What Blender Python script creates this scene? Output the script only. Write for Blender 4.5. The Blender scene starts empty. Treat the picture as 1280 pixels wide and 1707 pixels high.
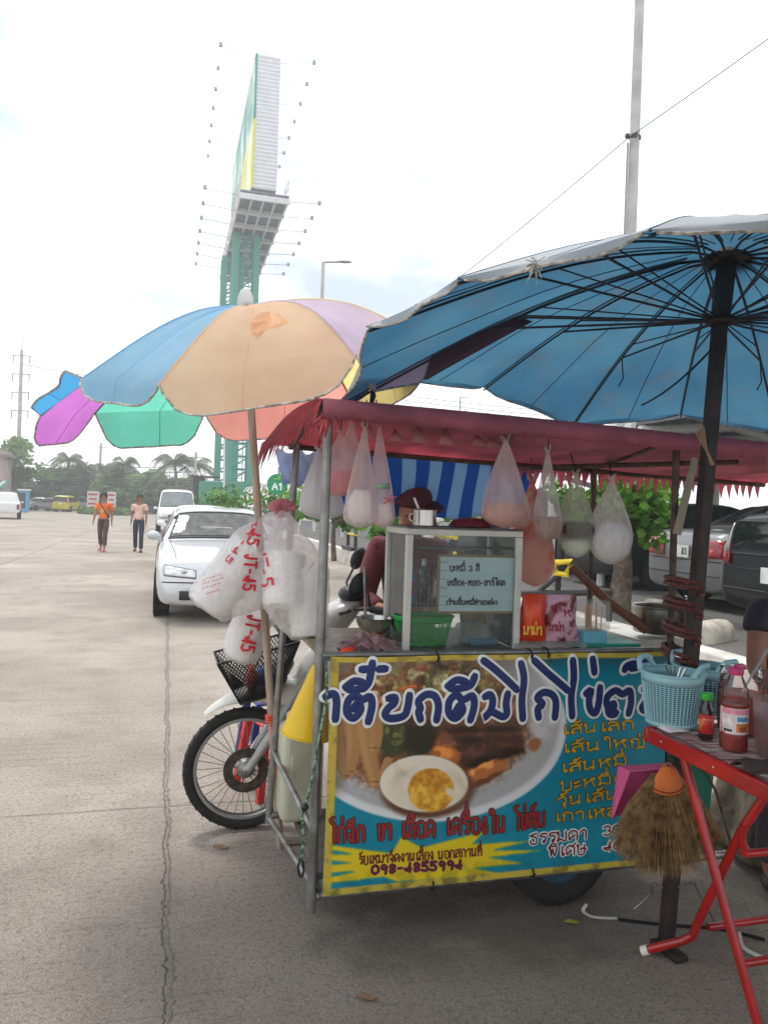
import bpy, math, random
import numpy as np
from mathutils import Vector as V, Matrix, noise as mn

scene = bpy.context.scene
COL = scene.collection
rad = math.radians

# ---------------------------------------------------------------- camera
FPX, ROLL, PITCH, CAMH = 1300.0, 0.035, 0.0042, 1.5   # focal length in photo pixels, roll, slight downward pitch, eye height
cam = bpy.data.cameras.new('camera')
cam.sensor_fit = 'HORIZONTAL'; cam.sensor_width = 36.0; cam.lens = FPX * 36.0 / 1280.0
cam.clip_start = 0.05; cam.clip_end = 3000
cam_o = bpy.data.objects.new('camera', cam); COL.objects.link(cam_o)
cr, sr, cp, sp = math.cos(ROLL), math.sin(ROLL), math.cos(PITCH), math.sin(PITCH)
RIGHT = V((cr, sr * sp, sr * cp)); FWD = V((0, cp, -sp)); UP = RIGHT.cross(FWD)
cam_o.matrix_world = Matrix(((RIGHT.x, UP.x, -FWD.x, 0), (RIGHT.y, UP.y, -FWD.y, 0), (RIGHT.z, UP.z, -FWD.z, CAMH), (0, 0, 0, 1)))
scene.camera = cam_o

# ---------------------------------------------------------------- sky, sun, exposure
SUN_EL, SUN_AZ = rad(62), rad(-35)          # overcast midday, sun high beyond the stall
w = bpy.data.worlds.new('World'); scene.world = w; w.use_nodes = True
nt = w.node_tree; nd = nt.nodes; lk = nt.links
bg = nd['Background']; bg.inputs['Strength'].default_value = 0.148
sky = nd.new('ShaderNodeTexSky'); sky.sky_type = 'NISHITA'; sky.sun_disc = False
sky.sun_elevation = SUN_EL; sky.sun_rotation = SUN_AZ; sky.dust_density = 4.0; sky.air_density = 1.0
tc = nd.new('ShaderNodeTexCoord')
nz = nd.new('ShaderNodeTexNoise'); nz.inputs['Scale'].default_value = 3.1; nz.inputs['Detail'].default_value = 7; nz.inputs['Roughness'].default_value = 0.5
mp = nd.new('ShaderNodeMapping'); mp.inputs['Scale'].default_value = (1, 1, 2.2); mp.inputs['Location'].default_value = (0.35, 0.1, 0.3)
rp = nd.new('ShaderNodeValToRGB'); rp.color_ramp.elements[0].position = 0.36; rp.color_ramp.elements[1].position = 0.52
rp.color_ramp.elements[0].color = (3.9, 4.7, 5.8, 1); rp.color_ramp.elements[1].color = (9.4, 9.5, 9.6, 1)   # thin grey cloud to bright cloud
mx = nd.new('ShaderNodeMixRGB'); mx.inputs['Fac'].default_value = 0.93   # cloud deck over the blue
lk.new(tc.outputs['Generated'], mp.inputs['Vector']); lk.new(mp.outputs['Vector'], nz.inputs['Vector'])
lk.new(nz.outputs['Fac'], rp.inputs['Fac']); lk.new(rp.outputs['Color'], mx.inputs['Color2'])
lk.new(sky.outputs['Color'], mx.inputs['Color1']); lk.new(mx.outputs['Color'], bg.inputs['Color'])
sun = bpy.data.lights.new('sun', 'SUN'); sun.energy = 1.5; sun.angle = rad(12); sun.color = (1, 0.96, 0.9)
sun_o = bpy.data.objects.new('sun', sun); COL.objects.link(sun_o)
sdir = V((math.sin(SUN_AZ) * math.cos(SUN_EL), math.cos(SUN_AZ) * math.cos(SUN_EL), math.sin(SUN_EL)))
sun_o.rotation_euler = sdir.to_track_quat('Z', 'Y').to_euler(); sun_o.location = (0, 0, 20)
scene.view_settings.view_transform = 'Standard'; scene.view_settings.look = 'None'
scene.view_settings.gamma = 1; scene.view_settings.use_curve_mapping = False
scene.view_settings.exposure = 0.38
try:
    scene.cycles.transparent_max_bounces = 24
except Exception: pass

# ---------------------------------------------------------------- measuring helpers (photo pixel + real distance -> world point)
def ray(px, py):
    u = (px - 640) / FPX; v = (853.5 - py) / FPX
    return RIGHT * u + UP * v + FWD
def W(px, py, y):
    d = ray(px, py); return V((0, 0, CAMH)) + d * (y / d.y)
def G(px, py, z=0.0):
    d = ray(px, py); return V((0, 0, CAMH)) + d * ((z - CAMH) / d.z)
YAW = rad(15.5)
EX = V((math.cos(YAW), math.sin(YAW), 0)); EY = V((-math.sin(YAW), math.cos(YAW), 0))
O = V((-0.185, 2.70, 0))                     # cart corner on the ground
def C(u, v, z): return O + EX * u + EY * v + V((0, 0, z))
def K(px, py, v=0.0):                        # pixel -> point on the plane at cart depth v, cart coordinates
    d = ray(px, py); c = V((0, 0, CAMH)); n = EY
    t = ((O + EY * v) - c).dot(n) / d.dot(n); p = c + d * t - O
    return p.dot(EX), v, p.z
def KW(px, py, v=0.0): return C(*K(px, py, v))
def proj(p):
    d = V(p) - V((0, 0, CAMH)); f = d.dot(FWD)
    return 640 + FPX * d.dot(RIGHT) / f, 853.5 - FPX * d.dot(UP) / f

# ---------------------------------------------------------------- materials
def lin(c):
    c = c / 255.0
    return c / 12.92 if c <= 0.04045 else ((c + 0.055) / 1.055) ** 2.4
def rgb(c): return (lin(c[0]), lin(c[1]), lin(c[2]), 1)
MATS = {}
def mat(name, col, rough=0.55, metal=0.0, var=0.12, scale=6.0, bump=0.0, bscale=80.0, col2=None, trans=0.0, alpha=1.0, coat=0.0, spec=0.5, lo=0.35, hi=0.65, stretch=None, sss=0.0):
    if name in MATS: return MATS[name]
    m = bpy.data.materials.new(name); m.use_nodes = True; MATS[name] = m
    t = m.node_tree; n = t.nodes; l = t.links; p = n['Principled BSDF']; out = n['Material Output']
    c = rgb(col)
    tcn = n.new('ShaderNodeTexCoord'); vec = tcn.outputs['Object']
    if stretch:
        mpn = n.new('ShaderNodeMapping'); mpn.inputs['Scale'].default_value = stretch; l.new(vec, mpn.inputs['Vector']); vec = mpn.outputs['Vector']
    nzn = n.new('ShaderNodeTexNoise'); nzn.inputs['Scale'].default_value = scale; nzn.inputs['Detail'].default_value = 5
    l.new(vec, nzn.inputs['Vector'])
    r = n.new('ShaderNodeValToRGB'); r.color_ramp.elements[0].position = lo; r.color_ramp.elements[1].position = hi
    if col2 is not None: a, b = c, rgb(col2)
    else:
        a = tuple(x * (1 - var) for x in c[:3]) + (1,); b = tuple(min(1, x * (1 + var)) for x in c[:3]) + (1,)
    r.color_ramp.elements[0].color = a; r.color_ramp.elements[1].color = b
    l.new(nzn.outputs['Fac'], r.inputs['Fac']); l.new(r.outputs['Color'], p.inputs['Base Color'])
    p.inputs['Roughness'].default_value = rough; p.inputs['Metallic'].default_value = metal
    p.inputs['Coat Weight'].default_value = coat; p.inputs['Specular IOR Level'].default_value = spec
    if sss: p.inputs['Subsurface Weight'].default_value = sss; p.inputs['Subsurface Radius'].default_value = (0.02, 0.008, 0.004)
    if bump:
        b2 = n.new('ShaderNodeTexNoise'); b2.inputs['Scale'].default_value = bscale; b2.inputs['Detail'].default_value = 4
        l.new(vec, b2.inputs['Vector'])
        bn = n.new('ShaderNodeBump'); bn.inputs['Strength'].default_value = bump; bn.inputs['Distance'].default_value = 0.01
        l.new(b2.outputs['Fac'], bn.inputs['Height']); l.new(bn.outputs['Normal'], p.inputs['Normal'])
    sh = p.outputs['BSDF']
    if trans:
        tr = n.new('ShaderNodeBsdfTranslucent'); l.new(r.outputs['Color'], tr.inputs['Color'])
        mxs = n.new('ShaderNodeMixShader'); mxs.inputs['Fac'].default_value = trans
        l.new(sh, mxs.inputs[1]); l.new(tr.outputs['BSDF'], mxs.inputs[2]); sh = mxs.outputs['Shader']
    if alpha < 1:
        ta = n.new('ShaderNodeBsdfTransparent'); ma = n.new('ShaderNodeMixShader'); ma.inputs['Fac'].default_value = alpha
        l.new(ta.outputs['BSDF'], ma.inputs[1]); l.new(sh, ma.inputs[2]); sh = ma.outputs['Shader']
    l.new(sh, out.inputs['Surface'])
    return m
def glass(name, tint=(235, 245, 245), alpha=0.10, rough=0.03):
    if name in MATS: return MATS[name]
    m = bpy.data.materials.new(name); m.use_nodes = True; MATS[name] = m
    t = m.node_tree; n = t.nodes; l = t.links; n.remove(n['Principled BSDF']); out = n['Material Output']
    tb = n.new('ShaderNodeBsdfTransparent'); tb.inputs['Color'].default_value = rgb(tint)
    gl = n.new('ShaderNodeBsdfGlossy'); gl.inputs['Roughness'].default_value = rough
    fr = n.new('ShaderNodeFresnel'); fr.inputs['IOR'].default_value = 1.28
    tcn = n.new('ShaderNodeTexCoord'); nz2 = n.new('ShaderNodeTexNoise'); nz2.inputs['Scale'].default_value = 9; nz2.inputs['Detail'].default_value = 6
    l.new(tcn.outputs['Object'], nz2.inputs['Vector'])
    df = n.new('ShaderNodeBsdfDiffuse'); df.inputs['Color'].default_value = (0.6, 0.6, 0.58, 1)
    m1 = n.new('ShaderNodeMixShader'); l.new(fr.outputs['Fac'], m1.inputs['Fac']); l.new(tb.outputs['BSDF'], m1.inputs[1]); l.new(gl.outputs['BSDF'], m1.inputs[2])
    mu = n.new('ShaderNodeMath'); mu.operation = 'MULTIPLY'; mu.inputs[1].default_value = alpha * 2; l.new(nz2.outputs['Fac'], mu.inputs[0])
    m2 = n.new('ShaderNodeMixShader'); l.new(mu.outputs['Value'], m2.inputs['Fac']); l.new(m1.outputs['Shader'], m2.inputs[1]); l.new(df.outputs['BSDF'], m2.inputs[2])
    l.new(m2.outputs['Shader'], out.inputs['Surface'])
    return m
def bagmat(name, col, alpha, rough=0.25, bscale=14.0):
    """thin crinkled plastic film: part see-through, part translucent, a little shine"""
    if name in MATS: return MATS[name]
    m = bpy.data.materials.new(name); m.use_nodes = True; MATS[name] = m
    t = m.node_tree; n = t.nodes; l = t.links; p = n['Principled BSDF']; out = n['Material Output']
    c = rgb(col); p.inputs['Base Color'].default_value = c; p.inputs['Roughness'].default_value = rough
    tcn = n.new('ShaderNodeTexCoord'); nz2 = n.new('ShaderNodeTexNoise'); nz2.inputs['Scale'].default_value = bscale; nz2.inputs['Detail'].default_value = 6; nz2.inputs['Distortion'].default_value = 1.2
    mpn = n.new('ShaderNodeMapping'); mpn.inputs['Scale'].default_value = (1, 1, 0.45); l.new(tcn.outputs['Object'], mpn.inputs['Vector']); l.new(mpn.outputs['Vector'], nz2.inputs['Vector'])
    bn = n.new('ShaderNodeBump'); bn.inputs['Strength'].default_value = 0.6; bn.inputs['Distance'].default_value = 0.012
    l.new(nz2.outputs['Fac'], bn.inputs['Height']); l.new(bn.outputs['Normal'], p.inputs['Normal'])
    tr = n.new('ShaderNodeBsdfTranslucent'); tr.inputs['Color'].default_value = c; l.new(bn.outputs['Normal'], tr.inputs['Normal'])
    m1 = n.new('ShaderNodeMixShader'); m1.inputs['Fac'].default_value = 0.62; l.new(p.outputs['BSDF'], m1.inputs[1]); l.new(tr.outputs['BSDF'], m1.inputs[2])
    ta = n.new('ShaderNodeBsdfTransparent'); ta.inputs['Color'].default_value = (0.95, 0.95, 0.95, 1)
    r = n.new('ShaderNodeMapRange'); r.inputs[1].default_value = 0.3; r.inputs[2].default_value = 0.7; r.inputs[3].default_value = max(0, alpha - 0.08); r.inputs[4].default_value = min(1, alpha + 0.08)
    l.new(nz2.outputs['Fac'], r.inputs[0])
    m2 = n.new('ShaderNodeMixShader'); l.new(r.outputs[0], m2.inputs['Fac']); l.new(ta.outputs['BSDF'], m2.inputs[1]); l.new(m1.outputs['Shader'], m2.inputs[2])
    l.new(m2.outputs['Shader'], out.inputs['Surface'])
    return m
def cloth2(name, under, over, trans=.65):
    """thin cloth, sun-bleached on its upper face, with water marks and dirt"""
    m = mat(name, under[0], .75, scale=2.2, col2=under[1], trans=trans, bump=.45, bscale=9)
    t = m.node_tree; n = t.nodes; l = t.links; g = n.new('ShaderNodeNewGeometry'); tcn = n.new('ShaderNodeTexCoord')
    nz = n.new('ShaderNodeTexNoise'); nz.inputs['Scale'].default_value = 5; nz.inputs['Detail'].default_value = 8; nz.inputs['Roughness'].default_value = .7; l.new(tcn.outputs['Object'], nz.inputs['Vector'])
    rp2 = n.new('ShaderNodeValToRGB'); rp2.color_ramp.elements[0].position = .5; rp2.color_ramp.elements[1].position = .75; rp2.color_ramp.elements[1].color = (.45, .45, .45, 1); rp2.color_ramp.elements[0].color = (0, 0, 0, 1); l.new(nz.outputs['Fac'], rp2.inputs['Fac'])
    src = [x for x in n if x.type == 'VALTORGB' and x != rp2][0]
    dirt = n.new('ShaderNodeMixRGB'); dirt.inputs['Color2'].default_value = rgb((110, 104, 92)); l.new(rp2.outputs['Color'], dirt.inputs['Fac']); l.new(src.outputs['Color'], dirt.inputs['Color1'])
    mxc = n.new('ShaderNodeMixRGB'); mxc.inputs['Color1'].default_value = rgb(over); l.new(g.outputs['Backfacing'], mxc.inputs['Fac']); l.new(dirt.outputs['Color'], mxc.inputs['Color2'])
    for x in n:
        if x.type == 'BSDF_PRINCIPLED': l.new(mxc.outputs['Color'], x.inputs['Base Color'])
        if x.type == 'BSDF_TRANSLUCENT': l.new(mxc.outputs['Color'], x.inputs['Color'])
    return m
def vcol(name, rough=0.4):
    """printed sheet: colours come from the mesh's own print"""
    if name in MATS: return MATS[name]
    m = bpy.data.materials.new(name); m.use_nodes = True; MATS[name] = m
    t = m.node_tree; n = t.nodes; p = n['Principled BSDF']; a = n.new('ShaderNodeVertexColor'); a.layer_name = 'print'
    t.links.new(a.outputs['Color'], p.inputs['Base Color']); p.inputs['Roughness'].default_value = rough
    return m

# ---------------------------------------------------------------- objects
WM = {}
def setp(o, label=None, cat=None, group=None, kind=None):
    if label: o['label'] = label
    if cat: o['category'] = cat
    if group: o['group'] = group
    if kind: o['kind'] = kind
    return o
def thing(name, label, cat, loc=(0, 0, 0), rz=0.0, group=None):
    o = bpy.data.objects.new(name, None); COL.objects.link(o); o.empty_display_size = 0.1
    o.location = loc; o.rotation_euler = (0, 0, rz)
    WM[o] = Matrix.Translation(V(loc)) @ Matrix.Rotation(rz, 4, 'Z')
    return setp(o, label, cat, group)
def dup(root, loc, rz, label=None, group=None):
    r = root.copy(); COL.objects.link(r); r.location = loc; r.rotation_euler = (0, 0, rz)
    if label: r['label'] = label
    if group: r['group'] = group
    def kids(src, dst):
        for ch in [x for x in COL.objects if x.parent == src]:
            c = ch.copy(); COL.objects.link(c); c.parent = dst; kids(ch, c)
    kids(root, r)
    return r
def frame(t, up=V((0, 0, 1))):
    t = t.normalized(); a = up - t * up.dot(t)
    if a.length < 1e-4: a = V((1, 0, 0)) - t * t.x
    a.normalize(); return a, t.cross(a)
class MB:
    def __init__(s): s.v = []; s.f = []
    def add(s, vs, fs):
        b = len(s.v); s.v += [V(p) for p in vs]; s.f += [tuple(i + b for i in f) for f in fs]; return s
    def box(s, c, size, M=None, taper=1.0):
        x, y, z = [a / 2 for a in size]; c = V(c); M = M or Matrix.Identity(3)
        vs = []
        for k in (-1, 1):
            q = taper if k > 0 else 1
            vs += [c + M @ V((i * x * q, j * y * q, k * z)) for i, j in ((-1, -1), (1, -1), (1, 1), (-1, 1))]
        return s.add(vs, [(3, 2, 1, 0), (4, 5, 6, 7), (0, 1, 5, 4), (1, 2, 6, 5), (2, 3, 7, 6), (3, 0, 4, 7)])
    def cbox(s, u0, u1, v0, v1, z0, z1):         # box in cart coordinates
        return s.box(C((u0 + u1) / 2, (v0 + v1) / 2, (z0 + z1) / 2), (u1 - u0, v1 - v0, z1 - z0), Matrix.Rotation(YAW, 3, 'Z'))
    def tube(s, pts, r, n=8, closed=False, up=V((0, 0, 1)), flat=1.0, ends=True):
        pts = [V(p) for p in pts]; m = len(pts); rs = r if isinstance(r, (list, tuple)) else [r] * m
        vs = []; pa = None
        for i, p in enumerate(pts):
            if closed: t = pts[(i + 1) % m] - pts[i - 1]
            else: t = pts[min(i + 1, m - 1)] - pts[max(i - 1, 0)]
            if t.length < 1e-9: t = V((0, 0, 1))
            a, b = frame(t, up if pa is None or flat != 1.0 else pa)
            if flat == 1.0: pa = a
            for k in range(n):
                g = 2 * math.pi * k / n; vs.append(p + a * (math.cos(g) * rs[i] * flat) + b * (math.sin(g) * rs[i]))
        fs = []
        for i in range(m if closed else m - 1):
            j = (i + 1) % m
            for k in range(n): fs.append((i * n + k, i * n + (k + 1) % n, j * n + (k + 1) % n, j * n + k))
        if not closed and ends: fs += [tuple(range(n - 1, -1, -1)), tuple(range((m - 1) * n, m * n))]
        return s.add(vs, fs)
    def lathe(s, prof, n=20, M=None, cap=True, wob=None):
        M = M or Matrix.Identity(4); vs = []
        for i, (r, z) in enumerate(prof):
            for k in range(n):
                g = 2 * math.pi * k / n; q = r * (wob(g, i) if wob else 1); vs.append(M @ V((q * math.cos(g), q * math.sin(g), z)))
        fs = [(i * n + k, i * n + (k + 1) % n, (i + 1) * n + (k + 1) % n, (i + 1) * n + k) for i in range(len(prof) - 1) for k in range(n)]
        if cap: fs += [tuple(range(n - 1, -1, -1)), tuple(range((len(prof) - 1) * n, len(prof) * n))]
        return s.add(vs, fs)
    def grid(s, rows, skip=()):
        a, b = len(rows), len(rows[0])
        return s.add([p for r in rows for p in r], [(i * b + j, i * b + j + 1, (i + 1) * b + j + 1, (i + 1) * b + j) for i in range(a - 1) for j in range(b - 1) if (i, j) not in skip])
    def loft(s, rings, cap=True, skip=()):
        n = len(rings[0]); m = len(rings)
        fs = [(i * n + k, i * n + (k + 1) % n, (i + 1) * n + (k + 1) % n, (i + 1) * n + k) for i in range(m - 1) for k in range(n) if (i, k) not in skip]
        if cap: fs += [tuple(range(n - 1, -1, -1)), tuple(range((m - 1) * n, m * n))]
        return s.add([p for r in rings for p in r], fs)
    def prism(s, pts, d):
        pts = [V(p) for p in pts]; d = V(d); n = len(pts)
        return s.add(pts + [p + d for p in pts], [tuple(range(n)), tuple(range(2 * n - 1, n - 1, -1))] + [(i, i + n, (i + 1) % n + n, (i + 1) % n) for i in range(n)])
    def ball(s, c, r, n=12, sq=(1, 1, 1), M=None):
        c = V(c); k = n // 2; M = M or Matrix.Identity(3)
        vs = [c + M @ V((r * sq[0] * math.sin(math.pi * (i + 0.02) / (k + 0.04)) * math.cos(2 * math.pi * j / n), r * sq[1] * math.sin(math.pi * (i + 0.02) / (k + 0.04)) * math.sin(2 * math.pi * j / n), r * sq[2] * math.cos(math.pi * i / k))) for i in range(k + 1) for j in range(n)]
        return s.add(vs, [(i * n + j, (i + 1) * n + j, (i + 1) * n + (j + 1) % n, i * n + (j + 1) % n) for i in range(k) for j in range(n)])
    def build(s, name, m, parent=None, smooth=True, bevel=0, sub=0, solid=0, loc=None, wm=None, seg=2, recalc=True):
        Mi = None
        if parent is not None: base = WM[parent]; Mi = base.inverted()
        elif loc is not None: base = Matrix.Translation(V(loc)); Mi = base.inverted()
        else: base = Matrix.Identity(4)
        vs = [Mi @ p for p in s.v] if Mi else s.v
        me = bpy.data.meshes.new(name); me.from_pydata([tuple(p) for p in vs], [], s.f); me.validate(); me.update()
        o = bpy.data.objects.new(name, me); COL.objects.link(o)
        if loc is not None and parent is None: o.location = loc
        for mm in (m if isinstance(m, list) else [m]): me.materials.append(mm)
        WM[o] = base
        if parent is not None: o.parent = parent
        import bmesh
        if recalc: bm = bmesh.new(); bm.from_mesh(me); bmesh.ops.recalc_face_normals(bm, faces=bm.faces); bm.to_mesh(me); bm.free()
        if smooth:
            for p in me.polygons: p.use_smooth = True
            try: me.set_sharp_from_angle(angle=rad(42))
            except Exception: pass
        if bevel:
            b = o.modifiers.new('bevel', 'BEVEL'); b.width = bevel; b.segments = seg; b.limit_method = 'ANGLE'; b.angle_limit = rad(40)
        if solid:
            b = o.modifiers.new('solid', 'SOLIDIFY'); b.thickness = solid; b.offset = 0
        if sub:
            b = o.modifiers.new('sub', 'SUBSURF'); b.levels = sub; b.render_levels = sub
        return o
def smooth_path(pts, k=4, closed=False):
    pts = [V(p) for p in pts]; n = len(pts)
    if n < 3: return pts
    out = []
    for i in range(n if closed else n - 1):
        if closed: a, b, c, d = pts[i - 1], pts[i], pts[(i + 1) % n], pts[(i + 2) % n]
        else: a, b, c, d = pts[max(i - 1, 0)], pts[i], pts[i + 1], pts[min(i + 2, n - 1)]
        for j in range(k):
            t = j / k
            out.append(0.5 * ((2 * b) + (c - a) * t + (2 * a - 5 * b + 4 * c - d) * t * t + (3 * b - a - 3 * c + d) * t ** 3))
    if not closed: out.append(pts[-1])
    return out
def sag(a, b, s, n=12):
    a, b = V(a), V(b); return [a.lerp(b, i / n) - V((0, 0, s * 4 * (i / n) * (1 - i / n))) for i in range(n + 1)]

# ---------------------------------------------------------------- hand lettering (drawn strokes)
GL = {  # x in 0..8, y in 0..8 (x height), letters above 9 = a,b,c..; z,y,x = -1,-2,-3
'เ': (4, '28 21 30 41 32'), 'ไ': (5, '40 49 2a 0c 3d'), 'ใ': (5, '40 4a 3c 1c 1a 2a'), 'โ': (5, '40 4b 1c 0d 6d'), 'แ': (7, '18 11 20 21|58 51 60 61'),
'ต': (8, '44 33 43 44 22 10 05 18 38 46 58 68 76 70'), 'ค': (8, '44 33 43 44 22 10 05 28 58 76 70'), 'ด': (8, '54 43 33 44 22 10 05 28 58 76 70'),
'ก': (8, '10 14 25 06 28 58 76 70'), 'ถ': (8, '21 10 11 21 14 25 06 28 58 76 70'), 'ข': (7, '27 17 18 28 25 21 30 50 62 68'), 'ช': (7, '27 17 18 28 25 21 30 50 62 65 57 79'),
'ง': (6, '48 38 37 47 48 51 40 05'), 'จ': (7, '34 24 23 33 51 60 66 48 18 07'), 'ฉ': (8, '24 34 33 24 31 40 61 66 48 18 07|50 61 70'), 'ธ': (7, '69 38 17 65 60 20 13'),
'น': (8, '17 07 08 18 10 52|68 61 50 71 61'), 'ม': (8, '17 07 08 18 12 01 10 22 70 78'), 'บ': (7, '17 07 08 18 10 60 68'), 'ย': (7, '28 27 17 18 15 34 14 10 60 68'),
'ว': (6, '06 28 48 56 52 40 31 42'), 'ร': (6, '68 28 16 55 52 40 31 42'), 'า': (6, '06 28 48 56 50'), 'อ': (7, '15 25 14 12 30 60 72 76 58 28 07'),
'ล': (7, '60 66 48 18 07|65 35 14 01 10 21 12'), 'ส': (7, '60 66 48 18 07|65 35 14 01 10 21 12|57 79'), 'ห': (8, '17 07 08 18 10|13 46 58 78 77 56 63 70'),
'ญ': (9, '10 14 25 06 28 48 56 50 80 88|4y 6z 8y'), 'พ': (8, '17 07 08 18 20 37 50 78'), 'ท': (7, '17 07 08 18 10|13 47 58 67 60'), 'ศ': (8, '44 33 43 44 22 10 05 28 58 76 70|57 8a'),
'ษ': (8, '17 07 08 18 10 60 68|45 34 44 45 84'), 'ะ': (4, '16 05 06 26 37|12 01 02 22 33'),
'0': (7, '30 02 06 38 66 62 30'), '3': (6, '07 28 57 44 34 44 62 30 01'), '4': (7, '50 54 58|58 31 03|03 33 63'), '5': (7, '68 38 18|18 15|15 45 62 40 01'), '8': (7, '44 16 38 66 44 12 30 62 44'), '9': (7, '65 34 16 38 66 65 50'), '1': (4, '06 28 20'), '7': (6, '08 58 10'), '2': (6, '06 28 56 00 50'),
'-': (6, '14 44'), 'J': (6, '48 45 42 30 20 12'), 'T': (6, '08 68|38 30'), 'A': (7, '00 38 60|13 53'), '(': (4, '38 16 12 30'), ')': (4, '18 36 32 10'), ' ': (5, ''), 'S': (6, '57 38 17 15 53 41 20 01'), 'H': (6, '08 00|58 50|04 54'),
}
MK = {'ี': '19 2b 5b 69 19|69 6c', 'ิ': '19 2b 5b 69 19', 'ื': '19 2b 5b 69 19|6c 69|4b 4d', 'ั': '2b 3b 3a 2a 3a 6d', '็': '2a 3b 5b 3c 4d 7d', 'ุ': '5z 6z 6x', 'ู': '4z 5z 5x 7x 7z', 'ํ': '4a 5a 5b 4b 4a'}
TM = {'่': '5a 5d', '้': '3b 4c 4b 3b 4a 7d', '๊': '2a 3c 4a 5c 7a 7d', '๋': '3b 7b|5a 5d', '์': '4a 3b 5b 4c 7e'}
def _pl(s, ox, oy=0.0):
    out = []
    for st in s.split('|'):
        if not st: continue
        p = []
        for t in st.split():
            y = t[1]; y = {'z': -1, 'y': -2, 'x': -3.2}.get(y, None) if y in 'xyz' else int(y, 36)
            p.append((ox + int(t[0]), oy + y))
        out.append(p)
    return out
def strokes(text, gap=1.6):
    """text -> list of polylines in units of x-height/8, total width"""
    x = 0.0; out = []; lastx = 0; high = False
    for ch in text:
        if ch == 'ำ':
            out += _pl(MK['ํ'], lastx); ch = 'า'
        if ch in MK:
            out += _pl(MK[ch], lastx); high = high or ch not in 'ุู'; continue
        if ch in TM:
            out += _pl(TM[ch], lastx, 3.2 if high else 0); continue
        wd, st = GL.get(ch, GL['-'])
        lastx = x + (wd - 8) * 0.7; high = False
        out += _pl(st, x); x += wd + gap
    return out, x - gap
def letter(mb, lines, mapf, r, flat=0.3, k=3, n=6):
    """draw polylines (2-D) through mapf(x,y)->(point, normal) as flattened round strokes"""
    for ln in lines:
        pts = smooth_path([V((a, b, 0)) for a, b in ln], k) if len(ln) > 2 else [V((a, b, 0)) for a, b in ln]
        P = []; N = None
        for q in pts:
            p, nn = mapf(q.x, q.y); P.append(V(p)); N = V(nn)
        if len(P) < 2: continue
        d0 = (P[0] - P[1]).normalized() * r; d1 = (P[-1] - P[-2]).normalized() * r
        P = [P[0] + d0, P[0] + d0 * 0.7] + P + [P[-1] + d1 * 0.7, P[-1] + d1]
        rs = [r * 0.3, r * 0.72] + [r] * (len(P) - 4) + [r * 0.72, r * 0.3]
        mb.tube(P, rs, n, up=N, flat=flat)

rnd = random.Random(7)
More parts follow.
